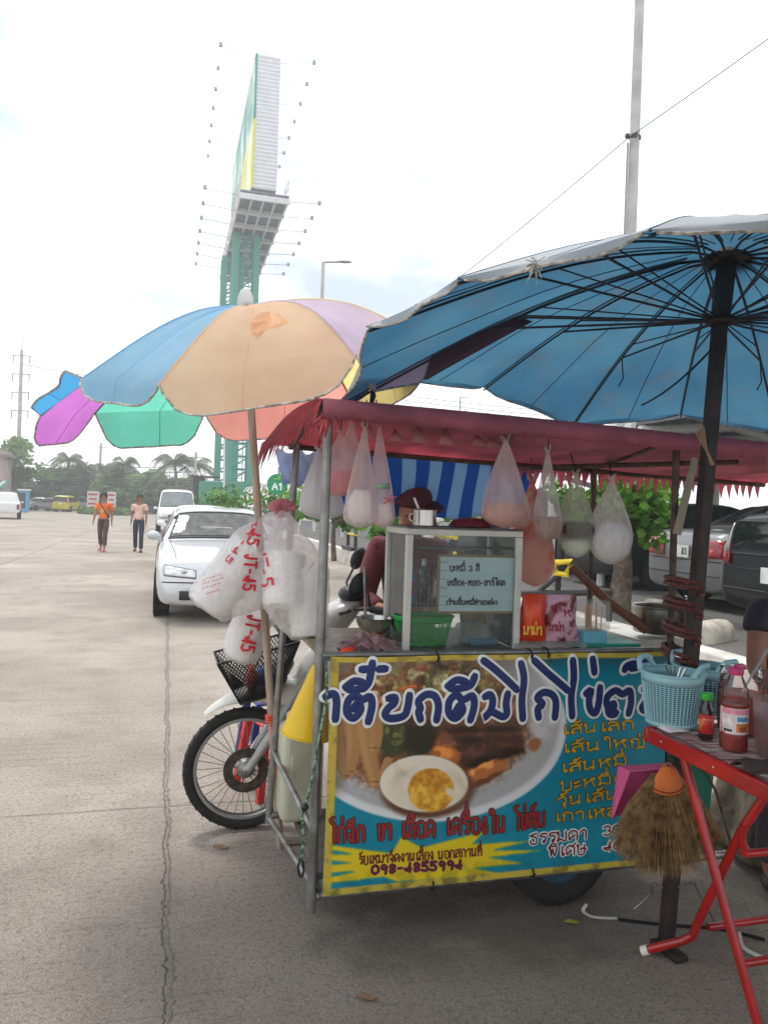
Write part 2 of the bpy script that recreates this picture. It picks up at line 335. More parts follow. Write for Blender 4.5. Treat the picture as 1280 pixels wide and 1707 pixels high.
# ================================================================ ground
def concrete():
    m = bpy.data.materials.new('concrete'); m.use_nodes = True; t = m.node_tree; n = t.nodes; l = t.links; p = n['Principled BSDF']
    tcn = n.new('ShaderNodeTexCoord'); mpn = n.new('ShaderNodeMapping'); mpn.vector_type = 'POINT'; mpn.inputs['Rotation'].default_value = (0, 0, -YAW)
    l.new(tcn.outputs['Object'], mpn.inputs['Vector']); uv = mpn.outputs['Vector']
    sx = n.new('ShaderNodeSeparateXYZ'); l.new(uv, sx.inputs[0]); U, Vv = sx.outputs['X'], sx.outputs['Y']
    def ma(op, a, b=None, c=None):
        q = n.new('ShaderNodeMath'); q.operation = op
        for i, x in enumerate((a, b, c)):
            if x is None: continue
            if isinstance(x, (int, float)): q.inputs[i].default_value = x
            else: l.new(x, q.inputs[i])
        return q.outputs[0]
    def noise(sc, det=4, stretch=None, rough=0.55, dist=0.0):
        q = n.new('ShaderNodeTexNoise'); q.inputs['Scale'].default_value = sc; q.inputs['Detail'].default_value = det; q.inputs['Roughness'].default_value = rough; q.inputs['Distortion'].default_value = dist
        v = uv
        if stretch:
            k = n.new('ShaderNodeMapping'); k.inputs['Scale'].default_value = stretch; l.new(uv, k.inputs['Vector']); v = k.outputs['Vector']
        l.new(v, q.inputs['Vector']); return q.outputs['Fac']
    def ss(x, a, b):
        q = n.new('ShaderNodeMapRange'); q.interpolation_type = 'SMOOTHSTEP'
        for i, y in ((1, a), (2, b)): q.inputs[i].default_value = y
        l.new(x, q.inputs[0]); return q.outputs[0]
    def mixc(f, a, b):
        q = n.new('ShaderNodeMixRGB')
        for i, x in ((0, f), (1, a), (2, b)):
            if isinstance(x, tuple): q.inputs[i].default_value = x
            elif isinstance(x, float): q.inputs[i].default_value = x
            else: l.new(x, q.inputs[i])
        return q.outputs[0]
    big = noise(0.45, 5); mid = noise(3.0, 6); fine = noise(130, 3, rough=0.7); grit = noise(46, 4, rough=0.7)
    col = mixc(ss(big, 0.35, 0.68), rgb((156, 146, 134)), rgb((184, 174, 162)))
    col = mixc(ma('MULTIPLY', ss(mid, 0.45, 0.75), 0.5), col, rgb((140, 130, 120)))
    streak = noise(1.0, 5, (0.5, 60, 1), 0.65)
    worn = ss(noise(0.8, 3), 0.38, 0.62)
    col = mixc(ma('MULTIPLY', ma('MULTIPLY', ss(streak, 0.53, 0.64), worn), 0.55), col, rgb((82, 74, 66)))
    col = mixc(ma('MULTIPLY', ss(grit, 0.50, 0.62), 0.5), col, rgb((96, 88, 80)))
    col = mixc(ma('MULTIPLY', ss(fine, 0.55, 0.66), 0.6), col, rgb((218, 211, 202)))
    col = mixc(ma('MULTIPLY', ss(fine, 0.46, 0.36), 0.62), col, rgb((84, 76, 68)))
    wob = ma('MULTIPLY', ma('SUBTRACT', noise(2.2, 8, rough=0.72), 0.5), 0.11)
    wob2 = ma('MULTIPLY', ma('SUBTRACT', noise(1.1, 3), 0.5), 0.05)
    rag = noise(26, 5, rough=0.75)
    jm = None
    for c, hw, ax in ((0.045, 0.011, 'u'), (-3.42, 0.016, 'u'), (-6.9, 0.014, 'u'), (3.95, 0.008, 'v'), (10.4, 0.009, 'v'), (13.0, 0.02, 'v'), (22.2, 0.02, 'v'), (31.4, 0.02, 'v')):
        d = ma('ABSOLUTE', ma('ADD', ma('SUBTRACT', U if ax == 'u' else Vv, c), wob if ax == 'u' and c > -1 else wob2))
        d = ma('SUBTRACT', d, ma('MULTIPLY', ss(rag, 0.42, 0.72), hw * (1.3 if ax == 'u' else 0.5)))
        k = ss(d, hw, hw * 0.35); jm = k if jm is None else ma('MAXIMUM', jm, k)
    edge = ma('ABSOLUTE', ma('ADD', ma('SUBTRACT', U, 0.045), wob))
    col = mixc(ma('MULTIPLY', ss(edge, 0.10, 0.02), 0.35), col, rgb((150, 143, 134)))
    col = mixc(ma('MULTIPLY', jm, 0.6), col, mixc(ss(rag, 0.36, 0.5), rgb((74, 67, 60)), rgb((140, 132, 123))))
    # oil and dish-water stains under and before the cart
    st = None
    for px, py, r in ((650, 1575, 0.36), (740, 1540, 0.42), (900, 1545, 0.5), (600, 1500, 0.3)):
        g = G(px, py); a = g.x * math.cos(YAW) + g.y * math.sin(YAW); b = -g.x * math.sin(YAW) + g.y * math.cos(YAW)
        d = ma('SQRT', ma('ADD', ma('POWER', ma('SUBTRACT', U, a), 2.0), ma('POWER', ma('MULTIPLY', ma('SUBTRACT', Vv, b), 1.5), 2.0)))
        k = ss(ma('ADD', d, ma('MULTIPLY', ma('SUBTRACT', noise(5, 6, rough=0.7), 0.5), 0.7)), r, r * 0.25); st = k if st is None else ma('MAXIMUM', st, k)
    col = mixc(ma('MULTIPLY', st, 0.6), col, rgb((58, 51, 45)))
    col = mixc(ma('MULTIPLY', ss(noise(1.3, 6, rough=0.65), 0.52, 0.7), 0.35), col, rgb((112, 103, 92)))
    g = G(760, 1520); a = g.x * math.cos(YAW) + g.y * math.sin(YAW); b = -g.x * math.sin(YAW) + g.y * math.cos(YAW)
    d = ma('SQRT', ma('ADD', ma('POWER', ma('MULTIPLY', ma('SUBTRACT', U, a), 0.8), 2.0), ma('POWER', ma('SUBTRACT', Vv, b), 2.0)))      # shade round the stall painted into the ground colour as grimy brown
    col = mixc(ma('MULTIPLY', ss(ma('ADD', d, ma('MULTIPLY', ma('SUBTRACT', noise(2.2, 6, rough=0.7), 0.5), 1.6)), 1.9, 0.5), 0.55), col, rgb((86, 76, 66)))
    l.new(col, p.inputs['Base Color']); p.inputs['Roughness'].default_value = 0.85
    h = ma('ADD', ma('MULTIPLY', streak, ma('MULTIPLY', worn, 0.9)), ma('ADD', ma('MULTIPLY', grit, 0.7), ma('MULTIPLY', fine, 0.35)))
    h = ma('SUBTRACT', h, ma('MULTIPLY', jm, 1.2))
    bn = n.new('ShaderNodeBump'); bn.inputs['Strength'].default_value = 1.0; bn.inputs['Distance'].default_value = 0.012
    l.new(h, bn.inputs['Height']); l.new(bn.outputs['Normal'], p.inputs['Normal'])
    return m
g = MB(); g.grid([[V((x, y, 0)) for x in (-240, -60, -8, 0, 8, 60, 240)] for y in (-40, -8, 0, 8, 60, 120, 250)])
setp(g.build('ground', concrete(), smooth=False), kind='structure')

# raised car park behind the kerb, its gravel bed
KA = rad(15); KD = V((-math.sin(KA), math.cos(KA), 0)); KN = V((KD.y, -KD.x, 0)); K0 = V((2.8, 6.5, 0))   # kerb line direction, outward normal
def kp(s, o, z=0.0): return K0 + KD * s + KN * o + V((0, 0, z))
PZ = 0.34
asphalt = mat('asphalt', (92, 90, 88), 0.9, scale=3, bump=0.5, bscale=220, col2=(66, 64, 63))
gravel = mat('gravel', (60, 57, 54), 0.95, scale=90, bump=1.0, bscale=130, col2=(152, 148, 142), lo=0.4, hi=0.7)
m = MB(); m.grid([[kp(s, o, PZ) for o in (2.4, 12, 60, 160)] for s in (-14, 0, 20, 56)]); setp(m.build('parking_lot', asphalt, smooth=False), kind='structure')
m = MB(); m.grid([[kp(s, o, PZ - 0.004 + (0.02 * rnd.random() if 0.3 < o < 2.3 else 0)) for o in [0.2 + 0.22 * i for i in range(11)]] for s in [-14 + 0.5 * i for i in range(140)]]); setp(m.build('gravel_bed', gravel), kind='structure')
kerbm = mat('kerb_paint', (226, 222, 214), 0.8, scale=3, bump=0.3, bscale=60, col2=(190, 184, 174))
m = MB()
for i in range(46):
    a = -14 + i * 1.5
    m.box(kp(a + 0.745, 0.1, 0.19), (0.21, 1.485, 0.39), Matrix.Rotation(KA, 3, 'Z'))
setp(m.build('kerb', kerbm, bevel=0.02), kind='structure')

# ================================================================ the food cart
steel = mat('galvanised', (158, 158, 155), 0.42, 0.75, scale=14, col2=(120, 118, 114), bump=0.05)
rusty = mat('rusty_pipe', (104, 88, 74), 0.65, 0.4, scale=16, col2=(64, 54, 48), bump=0.2)
alu = mat('painted_alu', (196, 194, 186), 0.45, 0.2, scale=9, var=0.08)
blackp = mat('black_plastic', (24, 24, 25), 0.45, scale=10)
rubber = mat('rubber', (34, 33, 32), 0.8, scale=20, bump=0.2, bscale=60)
woodp = mat('worn_wood', (176, 160, 138), 0.7, scale=5, stretch=(6, 6, 0.7), col2=(132, 114, 94), bump=0.15)
yellowtrim = mat('yellow_trim', (186, 160, 52), 0.5, scale=10, col2=(150, 122, 40))
cart = thing('food_cart', 'noodle cart of grey pipes with a printed front banner, left of the red table', 'food cart', C(0.68, 0.3, 0))
CW, CD = 1.37, 0.60
def pipe(name, pts, r=0.0135, m=steel, par=cart, n=10):
    b = MB(); b.tube(pts, r, n); return b.build(name, m, par)
zt = 1.80
pipe('front_post', [C(-0.02, 0.0, 0.095), C(-0.02, 0.0, 1.2), C(-0.018, 0.01, zt)], 0.0165)
pipe('rear_post', [C(-0.095, CD, 0.17), C(-0.03, CD, zt - 0.03)], 0.0145)
pipe('right_post', [C(CW + 0.015, 0.0, 0.16), C(CW + 0.005, 0.0, zt - 0.02)], 0.0135, rusty)
pipe('rear_right_post', [C(CW, CD, 0.18), C(CW, CD, zt - 0.06)], 0.0135, rusty)
pipe('bottom_rail', [C(-0.02, 0.012, 0.145), C(1.70, 0.012, 0.145)], 0.0165)
pipe('rear_rail', [C(-0.092, CD, 0.2), C(CW, CD, 0.2)], 0.014)
pipe('side_brace', [C(-0.085, CD, 0.47), C(-0.02, 0.03, 0.37)], 0.012)
pipe('side_rail', [C(-0.092, CD, 0.19), C(-0.02, 0.0, 0.19)], 0.012)
pipe('top_rail', [C(-0.02, 0.0, 0.985), C(CW, 0.0, 0.985)], 0.011)
b = MB(); b.tube([C(CW / 2 - 0.75, CD * 0.55, 0.2), C(CW / 2 + 0.75, CD * 0.55, 0.2)], 0.018); b.cbox(0, CW, 0.03, CD, 0.19, 0.215); b.build('cart_floor', mat('floor_board', (120, 112, 98), 0.8, scale=8, col2=(84, 76, 66)), cart)
b = MB(); b.cbox(-0.01, CW + 0.03, -0.005, CD + 0.02, 0.965, 0.982); b.build('counter', mat('counter_sheet', (150, 138, 112), 0.5, scale=12, col2=(112, 100, 80)), cart, bevel=0.003)
b = MB(); b.cbox(0.04, CW, 0.06, 0.075, 0.21, 0.95); b.build('back_panel', mat('dark_panel', (70, 66, 60), 0.7), cart)
# yellow cloth-edge strip left of the banner
# wheel under the cart
wc = C(K(925, 1440, .07)[0], 0.075, 0.215)
WX = Matrix((EX, V((0, 0, 1)), EY)).transposed().to_4x4()   # lathe axis along the cart depth
WX.translation = wc
b = MB(); b.lathe([(0.125, -0.05), (0.15, -0.06), (0.185, -0.062), (0.211, -0.045), (0.215, -0.015), (0.215, 0.015), (0.211, 0.045), (0.185, 0.062), (0.15, 0.06), (0.125, 0.05)], 36, WX, cap=False)
tyre = b.build('wheel', rubber, cart)
b = MB(); b.lathe([(0.02, -0.035), (0.05, -0.032), (0.075, 0.0), (0.10, 0.005), (0.128, -0.03), (0.139, -0.055), (0.147, -0.058), (0.145, 0.04)], 32, WX); rim = b.build('rim', mat('blue_rim', (92, 132, 158), 0.45, 0.2, scale=14, col2=(62, 92, 116)), tyre)
b = MB(); b.lathe([(0.006, -0.06), (0.022, -0.058), (0.024, -0.03)], 12, WX); b.build('hub', rusty, tyre)

# ---------------------------------------------------------------- printed banner
def banner():
    z0, z1 = 0.155, 0.984; u0, u1 = 0.015, CW - 0.012
    nu, nv = 430, 264
    def sheet(u, z, d=0.0):
        a = (u - u0) / (u1 - u0); e = (z - z0) / (z1 - z0)
        v = -0.022 - 0.006 * math.sin(a * 9 + e * 3) * (1 - abs(2 * e - 1)) - 0.006 * math.sin(math.pi * e) - d - 0.004 * math.sin(a * 23) * e ** 4
        zz = z - 0.008 * abs(math.sin(a * math.pi * 3)) * max(0, e - 0.7) / 0.3 * 0.6
        return C(u, v, zz)
    us = np.linspace(u0, u1, nu); zs = np.linspace(z0, z1, nv)
    P = [[sheet(u, z) for u in us] for z in zs]
    X = np.zeros((nv, nu)); Y = np.zeros((nv, nu))
    for j in range(nv):
        for i in range(nu):
            q = proj(C(us[i], -0.022, zs[j])); X[j, i], Y[j, i] = q
    rng = np.random.default_rng(3)
    def vnoise(sc, oct=4, seed=0):
        out = np.zeros_like(X); amp = 1; tot = 0
        for o in range(oct):
            r = np.random.default_rng(seed + o); t = r.random((220, 220)); a = X / sc * 2 ** o; b = Y / sc * 2 ** o
            ia = np.floor(a).astype(int); ib = np.floor(b).astype(int); fa = a - ia; fb = b - ib; fa = fa * fa * (3 - 2 * fa); fb = fb * fb * (3 - 2 * fb)
            g = lambda x, y: t[x % 220, y % 220]
            out += amp * ((g(ia, ib) * (1 - fa) + g(ia + 1, ib) * fa) * (1 - fb) + (g(ia, ib + 1) * (1 - fa) + g(ia + 1, ib + 1) * fa) * fb); tot += amp; amp *= .55
        return out / tot
    def S(x, a, b): t = np.clip((x - a) / (b - a), 0, 1); return t * t * (3 - 2 * t)
    img = np.zeros((nv, nu, 3)); img[:] = (10, 128, 150)
    def blend(c, k): img[:] = img * (1 - k[..., None]) + np.array(c, float) * k[..., None]
    n1 = vnoise(60, 4, 1); n2 = vnoise(14, 4, 9); n3 = vnoise(26, 5, 20)
    blend((24, 158, 178), S(n1, .45, .75) * .5)
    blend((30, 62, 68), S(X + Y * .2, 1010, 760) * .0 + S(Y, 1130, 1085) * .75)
    wx = X + (n3 - .5) * 14; wy = Y + (n2 - .5) * 10
    def ell(cx, cy, a, b, rot=0, soft=.04, x=None, y=None):
        x = X if x is None else x; y = Y if y is None else y
        c, s = math.cos(rot), math.sin(rot); dx = (x - cx) * c + (y - cy) * s; dy = -(x - cx) * s + (y - cy) * c
        return S(np.sqrt((dx / a) ** 2 + (dy / b) ** 2), 1 + soft, 1 - soft)
    # bowl: rim, wall, soup
    blend((214, 216, 216), ell(714, 1208, 228, 162, 0, .012)); blend((168, 168, 166), ell(714, 1204, 216, 152, 0, .03)); blend((150, 146, 140), ell(705, 1195, 205, 140, 0, .1) * S(n1, .3, .7))
    blend((140, 92, 56), ell(700, 1200, 178, 122, .05, .12, wx, wy)); blend((112, 62, 34), ell(720, 1215, 150, 100, .05, .2, wx, wy) * S(n2, .35, .6))
    blend((176, 116, 66), ell(690, 1150, 150, 60, .1, .3, wx, wy) * S(n3, .45, .7) * .8)
    blend((150, 140, 84), ell(720, 1130, 110, 38, .1, .3, wx, wy) * S(n3, .38, .62)); blend((204, 196, 140), ell(735, 1120, 90, 26, .1, .4, wx, wy) * S(n2, .5, .7))
    blend((86, 70, 46), ell(800, 1130, 60, 24, .2, .4, wx, wy) * S(n3, .5, .7))
    rs = np.random.default_rng(8)
    pal = [(196, 132, 72), (150, 92, 48), (92, 56, 34), (214, 168, 110), (120, 104, 56), (70, 76, 38), (168, 84, 40), (228, 190, 136), (58, 38, 28)]
    for i in range(110):
        a, r_ = rs.uniform(0, 6.28), math.sqrt(rs.random()); cx, cy = 715 + 165 * r_ * math.cos(a), 1205 + 105 * r_ * math.sin(a); c = pal[rs.integers(len(pal))]
        if cx < 640 and cy > 1190: continue
        L, w_ = rs.uniform(5, 20), rs.uniform(2, 6); ro = rs.uniform(-1.2, 1.2); m_ = ell(cx, cy, L, w_, ro, .35, wx, wy); blend([q * .55 for q in c], ell(cx + 1.5, cy + 2.5, L, w_, ro, .4, wx, wy) * .6); blend(c, m_ * .85); blend([min(255, q * 1.4 + 14) for q in c], ell(cx - 1, cy - w_ * .4, L * .6, w_ * .35, ro, .6, wx, wy) * .6)
    sm = ell(705, 1205, 185, 130, 0, .1); fn = vnoise(5, 3, 40); img *= 1 + (sm * (fn - .5) * .9)[..., None]; img[:] = np.clip(img, 0, 255)
    # greens
    blend((58, 62, 34), ell(660, 1225, 34, 36, .2, .25, wx, wy)); blend((120, 112, 62), ell(655, 1222, 30, 34, 0, .3, wx, wy) * S(n2, .5, .66)); blend((44, 40, 26), ell(700, 1225, 30, 40, -.2, .3, wx, wy))
    # meat
    for cx, cy, a, b, r, c in ((756, 1236, 34, 22, -.4, (126, 76, 50)), (790, 1222, 40, 26, .2, (84, 54, 40)), (838, 1242, 34, 22, -.15, (74, 46, 34)), (800, 1258, 36, 22, -.3, (66, 42, 32)), (770, 1205, 40, 18, 0, (96, 60, 40)), (690, 1190, 40, 18, .2, (104, 64, 40)), (832, 1205, 36, 18, 0, (92, 62, 44)), (742, 1262, 26, 18, .3, (170, 96, 44)), (808, 1290, 44, 14, -.5, (176, 104, 56))):
        blend(c, ell(cx, cy, a, b, r, .18, wx, wy)); blend([min(255, q * 1.55) for q in c], ell(cx - 5, cy - 6, a * .7, b * .5, r, .4, wx, wy) * S(n2, .42, .62)); blend([q * .5 for q in c], ell(cx + 4, cy + b * .6, a * .8, b * .3, r, .4, wx, wy) * .8)
    # chicken feet: toes from the upper left
    for pts, r0, r1 in (([(582, 1195), (588, 1240), (580, 1285)], 15, 9), ([(604, 1195), (612, 1250), (624, 1302)], 17, 10), ([(622, 1190), (626, 1222), (622, 1246)], 13, 9), ([(646, 1268), (638, 1285), (632, 1296)], 7, 4), ([(560, 1215), (566, 1260), (574, 1292)], 10, 7)):
        q = np.array([(p.x, p.y) for p in smooth_path([V((a, b, 0)) for a, b in pts], 10)])
        for k, (a, b) in enumerate(q):
            rr = r0 + (r1 - r0) * k / len(q); blend((168, 122, 74), ell(a, b, rr, rr, 0, .25)); blend((206, 160, 106), ell(a - rr * .35, b, rr * .45, rr * .7, 0, .5) * .6)
            if k % 4 == 0: blend((112, 74, 42), ell(a + 1, b, rr * .9, 1.6, 0, .6) * .8)
    # boiled egg half
    blend((92, 58, 34), ell(712, 1316, 78, 48, -.05, .12)); blend((226, 216, 196), ell(706, 1306, 74, 47, .02, .03)); blend((206, 190, 162), ell(712, 1314, 66, 40, 0, .12) * S(n1, .4, .7) * .7)
    ek = ell(718, 1317, 39, 36, .05, .05, wx * .3 + X * .7, wy * .3 + Y * .7); blend((208, 148, 44), ek); blend((232, 184, 70), ek * S(n2, .5, .66)); blend((176, 112, 26), ek * S(n2, .46, .34) * .8)
    blend((222, 206, 178), ell(752, 1322, 12, 6, .6, .3))
    blend((196, 196, 192), ell(902, 1195, 24, 40, 0, .3) * S(n1, .4, .7)); blend((150, 100, 62), ell(890, 1240, 10, 12, .4, .3, wx, wy))
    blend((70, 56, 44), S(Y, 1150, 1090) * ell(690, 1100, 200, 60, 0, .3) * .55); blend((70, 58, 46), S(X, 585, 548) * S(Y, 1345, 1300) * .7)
    # yellow starburst
    def poly(pts):
        k = np.zeros_like(X, bool); m = len(pts); j = m - 1
        for i in range(m):
            xi, yi = pts[i]; xj, yj = pts[j]; c = ((yi > Y) != (yj > Y)) & (X < (xj - xi) * (Y - yi) / (yj - yi + 1e-9) + xi); k ^= c; j = i
        k = k.astype(float); q = np.pad(k, 1, mode='edge'); return sum(q[a:a + nv, b:b + nu] for a in (0, 1, 2) for b in (0, 1, 2)) / 9
    star = [(668, 1394), (702, 1413), (808, 1386), (786, 1408), (884, 1402), (818, 1418), (905, 1418), (815, 1430), (874, 1440), (790, 1448), (860, 1462), (760, 1464), (660, 1470), (640, 1462), (535, 1474), (535, 1466), (600, 1452), (535, 1456), (535, 1444), (585, 1438), (535, 1432), (535, 1424), (590, 1424), (535, 1412), (548, 1408), (652, 1422)]
    blend((216, 190, 30), poly(star)); blend((216, 190, 30), poly([(868, 1412), (905, 1409), (868, 1419)]) * 0)
    # yellow edge strip and dirt
    A_ = np.tile(np.linspace(0, 1, nu), (nv, 1)); E_ = np.tile(np.linspace(0, 1, nv)[:, None], (1, nu))
    yb = np.maximum(np.maximum(S(A_, .022, .020), S(E_, .030, .026)), np.maximum(S(E_, .975, .979), S(A_, .982, .986) * .0)); blend((196, 170, 60), yb * .95)
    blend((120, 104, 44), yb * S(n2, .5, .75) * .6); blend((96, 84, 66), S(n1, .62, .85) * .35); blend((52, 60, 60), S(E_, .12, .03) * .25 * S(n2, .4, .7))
    root = thing('banner', 'teal vinyl banner with a noodle bowl picture and Thai menu on the cart front', 'banner', C(CW / 2, 0, 0.15))
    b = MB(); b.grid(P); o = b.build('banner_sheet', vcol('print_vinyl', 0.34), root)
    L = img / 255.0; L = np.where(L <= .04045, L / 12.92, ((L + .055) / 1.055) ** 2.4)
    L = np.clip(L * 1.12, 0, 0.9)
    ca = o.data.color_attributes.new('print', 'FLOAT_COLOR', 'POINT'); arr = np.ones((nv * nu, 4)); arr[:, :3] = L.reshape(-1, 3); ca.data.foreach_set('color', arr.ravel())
    b = MB(); b.grid([[sheet(u, z, -0.004) for u in us[::20]] for z in zs[::20]]); b.build('banner_back', mat('vinyl_back', (200, 198, 190), 0.6), o)
    # lettering
    navy = mat('ink_navy', (24, 44, 104), 0.4, var=.05); white = mat('ink_white', (232, 232, 228), 0.4, var=.03); red = mat('ink_red', (150, 44, 42), 0.4, var=.08); dark = mat('ink_dark', (44, 26, 28), 0.4, var=.1); gold = mat('ink_gold', (206, 166, 44), 0.4, var=.1); maroon = mat('ink_maroon', (112, 26, 34), 0.4, var=.1)
    nrm = -EY
    def at(d):
        def f(x, y):
            u, v, z = K(x, y, -0.022); return sheet(u, z, d), nrm
        return f
    pxm = 2.75 / FPX
    def put(name, lines, layers, k=3):
        par = root
        for (r, mm, d) in layers:
            b = MB(); letter(b, lines, at(d), r * pxm, flat=0.16, k=k, n=6)
            o = b.build(name if par is root else name + '_fill', mm, par if par is root else first)
            if par is root: first = o; par = None
    title = [[(543, 1160), (555, 1156), (560, 1168), (558, 1197)], [(588, 1180), (596, 1170), (600, 1182), (588, 1196), (577, 1186), (580, 1166), (592, 1159), (603, 1165), (616, 1160), (619, 1176), (613, 1201)], [(576, 1144), (590, 1134), (606, 1138), (602, 1146), (584, 1149), (576, 1144)], [(605, 1146), (613, 1137), (617, 1122), (620, 1104)], [(603, 1114), (641, 1113)],
        [(648, 1163), (658, 1162), (656, 1172), (647, 1179), (641, 1190), (650, 1197), (672, 1193), (679, 1178), (682, 1159)], [(700, 1198), (697, 1186), (700, 1180), (697, 1168), (710, 1157), (724, 1160), (730, 1176), (727, 1199)],
        [(758, 1186), (766, 1174), (770, 1184), (758, 1197), (747, 1188), (748, 1168), (760, 1158), (770, 1166), (786, 1159), (789, 1176), (783, 1199)], [(746, 1143), (760, 1133), (776, 1137), (772, 1145), (754, 1148), (746, 1143)], [(774, 1145), (784, 1140), (790, 1127)],
        [(808, 1160), (816, 1157), (820, 1168), (816, 1184), (806, 1196), (818, 1186), (836, 1194), (843, 1188), (842, 1172), (845, 1156)], [(806, 1100), (822, 1112), (842, 1130), (860, 1148)], [(868, 1105), (872, 1130), (868, 1165), (869, 1196)],
        [(895, 1194), (894, 1180), (902, 1172), (893, 1162), (904, 1153), (918, 1157), (924, 1170), (922, 1194)], [(890, 1100), (908, 1118), (926, 1134), (944, 1150)], [(954, 1101), (955, 1130), (950, 1160), (951, 1192)], [(988, 1098), (990, 1119)],
        [(976, 1155), (984, 1150), (980, 1166), (982, 1182), (990, 1188), (996, 1172), (999, 1146)], [(1020, 1182), (1022, 1172), (1012, 1178), (1014, 1190), (1026, 1188), (1012, 1180), (1010, 1162), (1024, 1150), (1036, 1156), (1048, 1150), (1050, 1170), (1046, 1188)], [(1040, 1114), (1044, 1108), (1058, 1104), (1048, 1112), (1062, 1110), (1078, 1099)],
        [(1072, 1148), (1078, 1150), (1076, 1166), (1068, 1180), (1076, 1184), (1084, 1172), (1090, 1182)]]
    put('headline', title, ((12.2, white, 0.001), (7.6, navy, 0.003)), 4)
    def row(name, text, x0, y0, x1, y1, xh, layers, k=3, gap=1.6):
        ls, wd = strokes(text, gap); sx = (x1 - x0) / wd; q = []
        for ln in ls: q.append([(x0 + a * sx, y0 + (y1 - y0) * a / wd - c * xh / 8.0) for a, c in ln])
        put(name, q, layers, k)
    rl = ((4.2, dark, 0.001), (2.6, red, 0.0025))
    for tx, x0, y0, x1, y1, h in (('ไก่ฉีก', 550, 1403, 607, 1401, 25), ('ขา', 628, 1399, 651, 1397, 24), ('เลือด', 668, 1396, 725, 1394, 25), ('เครื่องใน', 743, 1391, 842, 1387, 25), ('ไข่ต้ม', 857, 1383, 907, 1377, 24)): row('red_line', tx, x0, y0, x1, y1, h, rl)
    row('yellow_note', 'รับเหมาจัดงานเลี้ยง', 598, 1440, 722, 1432, 12.5, ((1.5, maroon, 0.0015),)); row('yellow_note', 'นอกสถานที่', 730, 1432, 803, 1426, 12.5, ((1.5, maroon, 0.0015),))
    row('phone_number', '098-4855994', 620, 1457, 770, 1448, 14, ((2.9, mat('ink_purple', (88, 40, 96), .4), 0.001), (1.7, maroon, 0.002)))
    gl_ = ((3.3, dark, 0.001), (1.9, gold, 0.0022))
    for tx, x0, y0, x1, y1 in (('เส้นเล็ก', 935, 1223, 1056, 1214), ('เส้นใหญ่', 935, 1253, 1074, 1243), ('เส้นหมี่', 932, 1286, 1042, 1273), ('บะหมี่(', 933, 1316, 1030, 1303), ('วุ้นเส้น', 928, 1342, 1028, 1329), ('เกาเหลา', 923, 1369, 1044, 1356)): row('menu_line', tx, x0, y0, x1, y1, 13, gl_)
    wl = ((4.0, white, 0.001), (1.7, maroon, 0.0026))
    for tx, x0, y0, x1, y1 in (('ธรรมดา', 881, 1407, 977, 1397), ('พิเศษ', 914, 1428, 976, 1422), ('30', 1005, 1392, 1034, 1389), ('40', 1005, 1419, 1036, 1415), ('บ', 1054, 1413, 1066, 1411)): row('price_line', tx, x0, y0, x1, y1, 15, wl)
    # black cable ties
    for px, py in ((729, 1094), (721, 1477), (887, 1455), (884, 1090), (530, 1480), (912, 1088), (1122, 1076)):
        u, v, z = K(px, py, -0.02); c = C(u, -0.005, z + (0.0 if py > 1200 else -0.004))
        b = MB(); ring = [c + V((0, 0, 1)) * (0.019 * math.sin(a)) - EY * (0.03 * math.cos(a) - 0.002) for a in [2 * math.pi * i / 14 for i in range(14)]]
        b.tube(ring, 0.0035, 6, closed=True); b.tube([c - EY * 0.03, c - EY * 0.036 + EX * 0.006 - V((0, 0, 0.03))], 0.002, 5); b.ball(c - EY * 0.032, 0.006, 8); b.build('cable_tie', blackp, root)
banner()
# ---------------------------------------------------------------- red canopy on the cart
def redcloth(name, c, tr): return mat(name, c, 0.75, scale=7, var=.2, trans=tr, bump=0.15, bscale=12)
redc = redcloth('red_cloth', (216, 138, 150), 0.6)
canopy = thing('canopy', 'faded red cloth canopy with a fringe tied over the food cart', 'canopy', C(0.9, 0.3, 1.75))
def can(u, v):        # cloth height over the cart frame
    z = 1.862 - 0.10 * (v / CD) - 0.026 * u + 0.004 * math.sin(u * 7.0 + v * 9) * (v / CD) - 0.010 * abs(math.sin(u * 5.2)) * math.sin(math.pi * min(1, max(0, v / CD))) + .003 * math.sin(u * 2.1)
    return z
UE = 2.35
P = [[None] * 60 for _ in range(14)]
for j in range(14):
    for i in range(60):
        u = -0.06 + (UE + 0.06) * i / 59; v = -0.05 + (CD + 0.10) * j / 13
        z = can(u, max(0, v)) + (0.045 * math.exp(-((u + 0.02) / 0.10) ** 2) * math.sin(math.pi * j / 13))
        P[j][i] = C(u - .10 * max(0, v / CD) * math.exp(-max(0, u) / .35), v, z)
b = MB(); b.grid(P); b.build('cloth', redc, canopy, solid=0.002)
def teeth(name, base, hang, n, m, depth0=0.06, depth1=0.07, frac=1.0):
    """strip of cloth cut into pointed teeth along a line of points"""
    b = MB(); k = len(base) - 1
    top = []; mid = []
    for i in range(n + 1):
        t = i / n * k; a = min(int(t), k - 1); p = base[a].lerp(base[a + 1], t - a); top.append(p); mid.append(p + hang * depth0)
    b.grid([top, mid])
    for i in range(n):
        c = (mid[i] + mid[i + 1]) / 2 + hang * depth1 * rnd.uniform(0.75, 1.2) + EX * rnd.uniform(-.008, .008) + EY * rnd.uniform(-.012, .012)
        b.add([mid[i], mid[i + 1], mid[i].lerp(c, .55) + EY * .004, mid[i + 1].lerp(c, .55) + EY * .004, c], [(0, 1, 3, 2), (2, 3, 4)])
    return b.build(name, m, canopy, solid=0.0015)
dn = V((0, 0, -1))
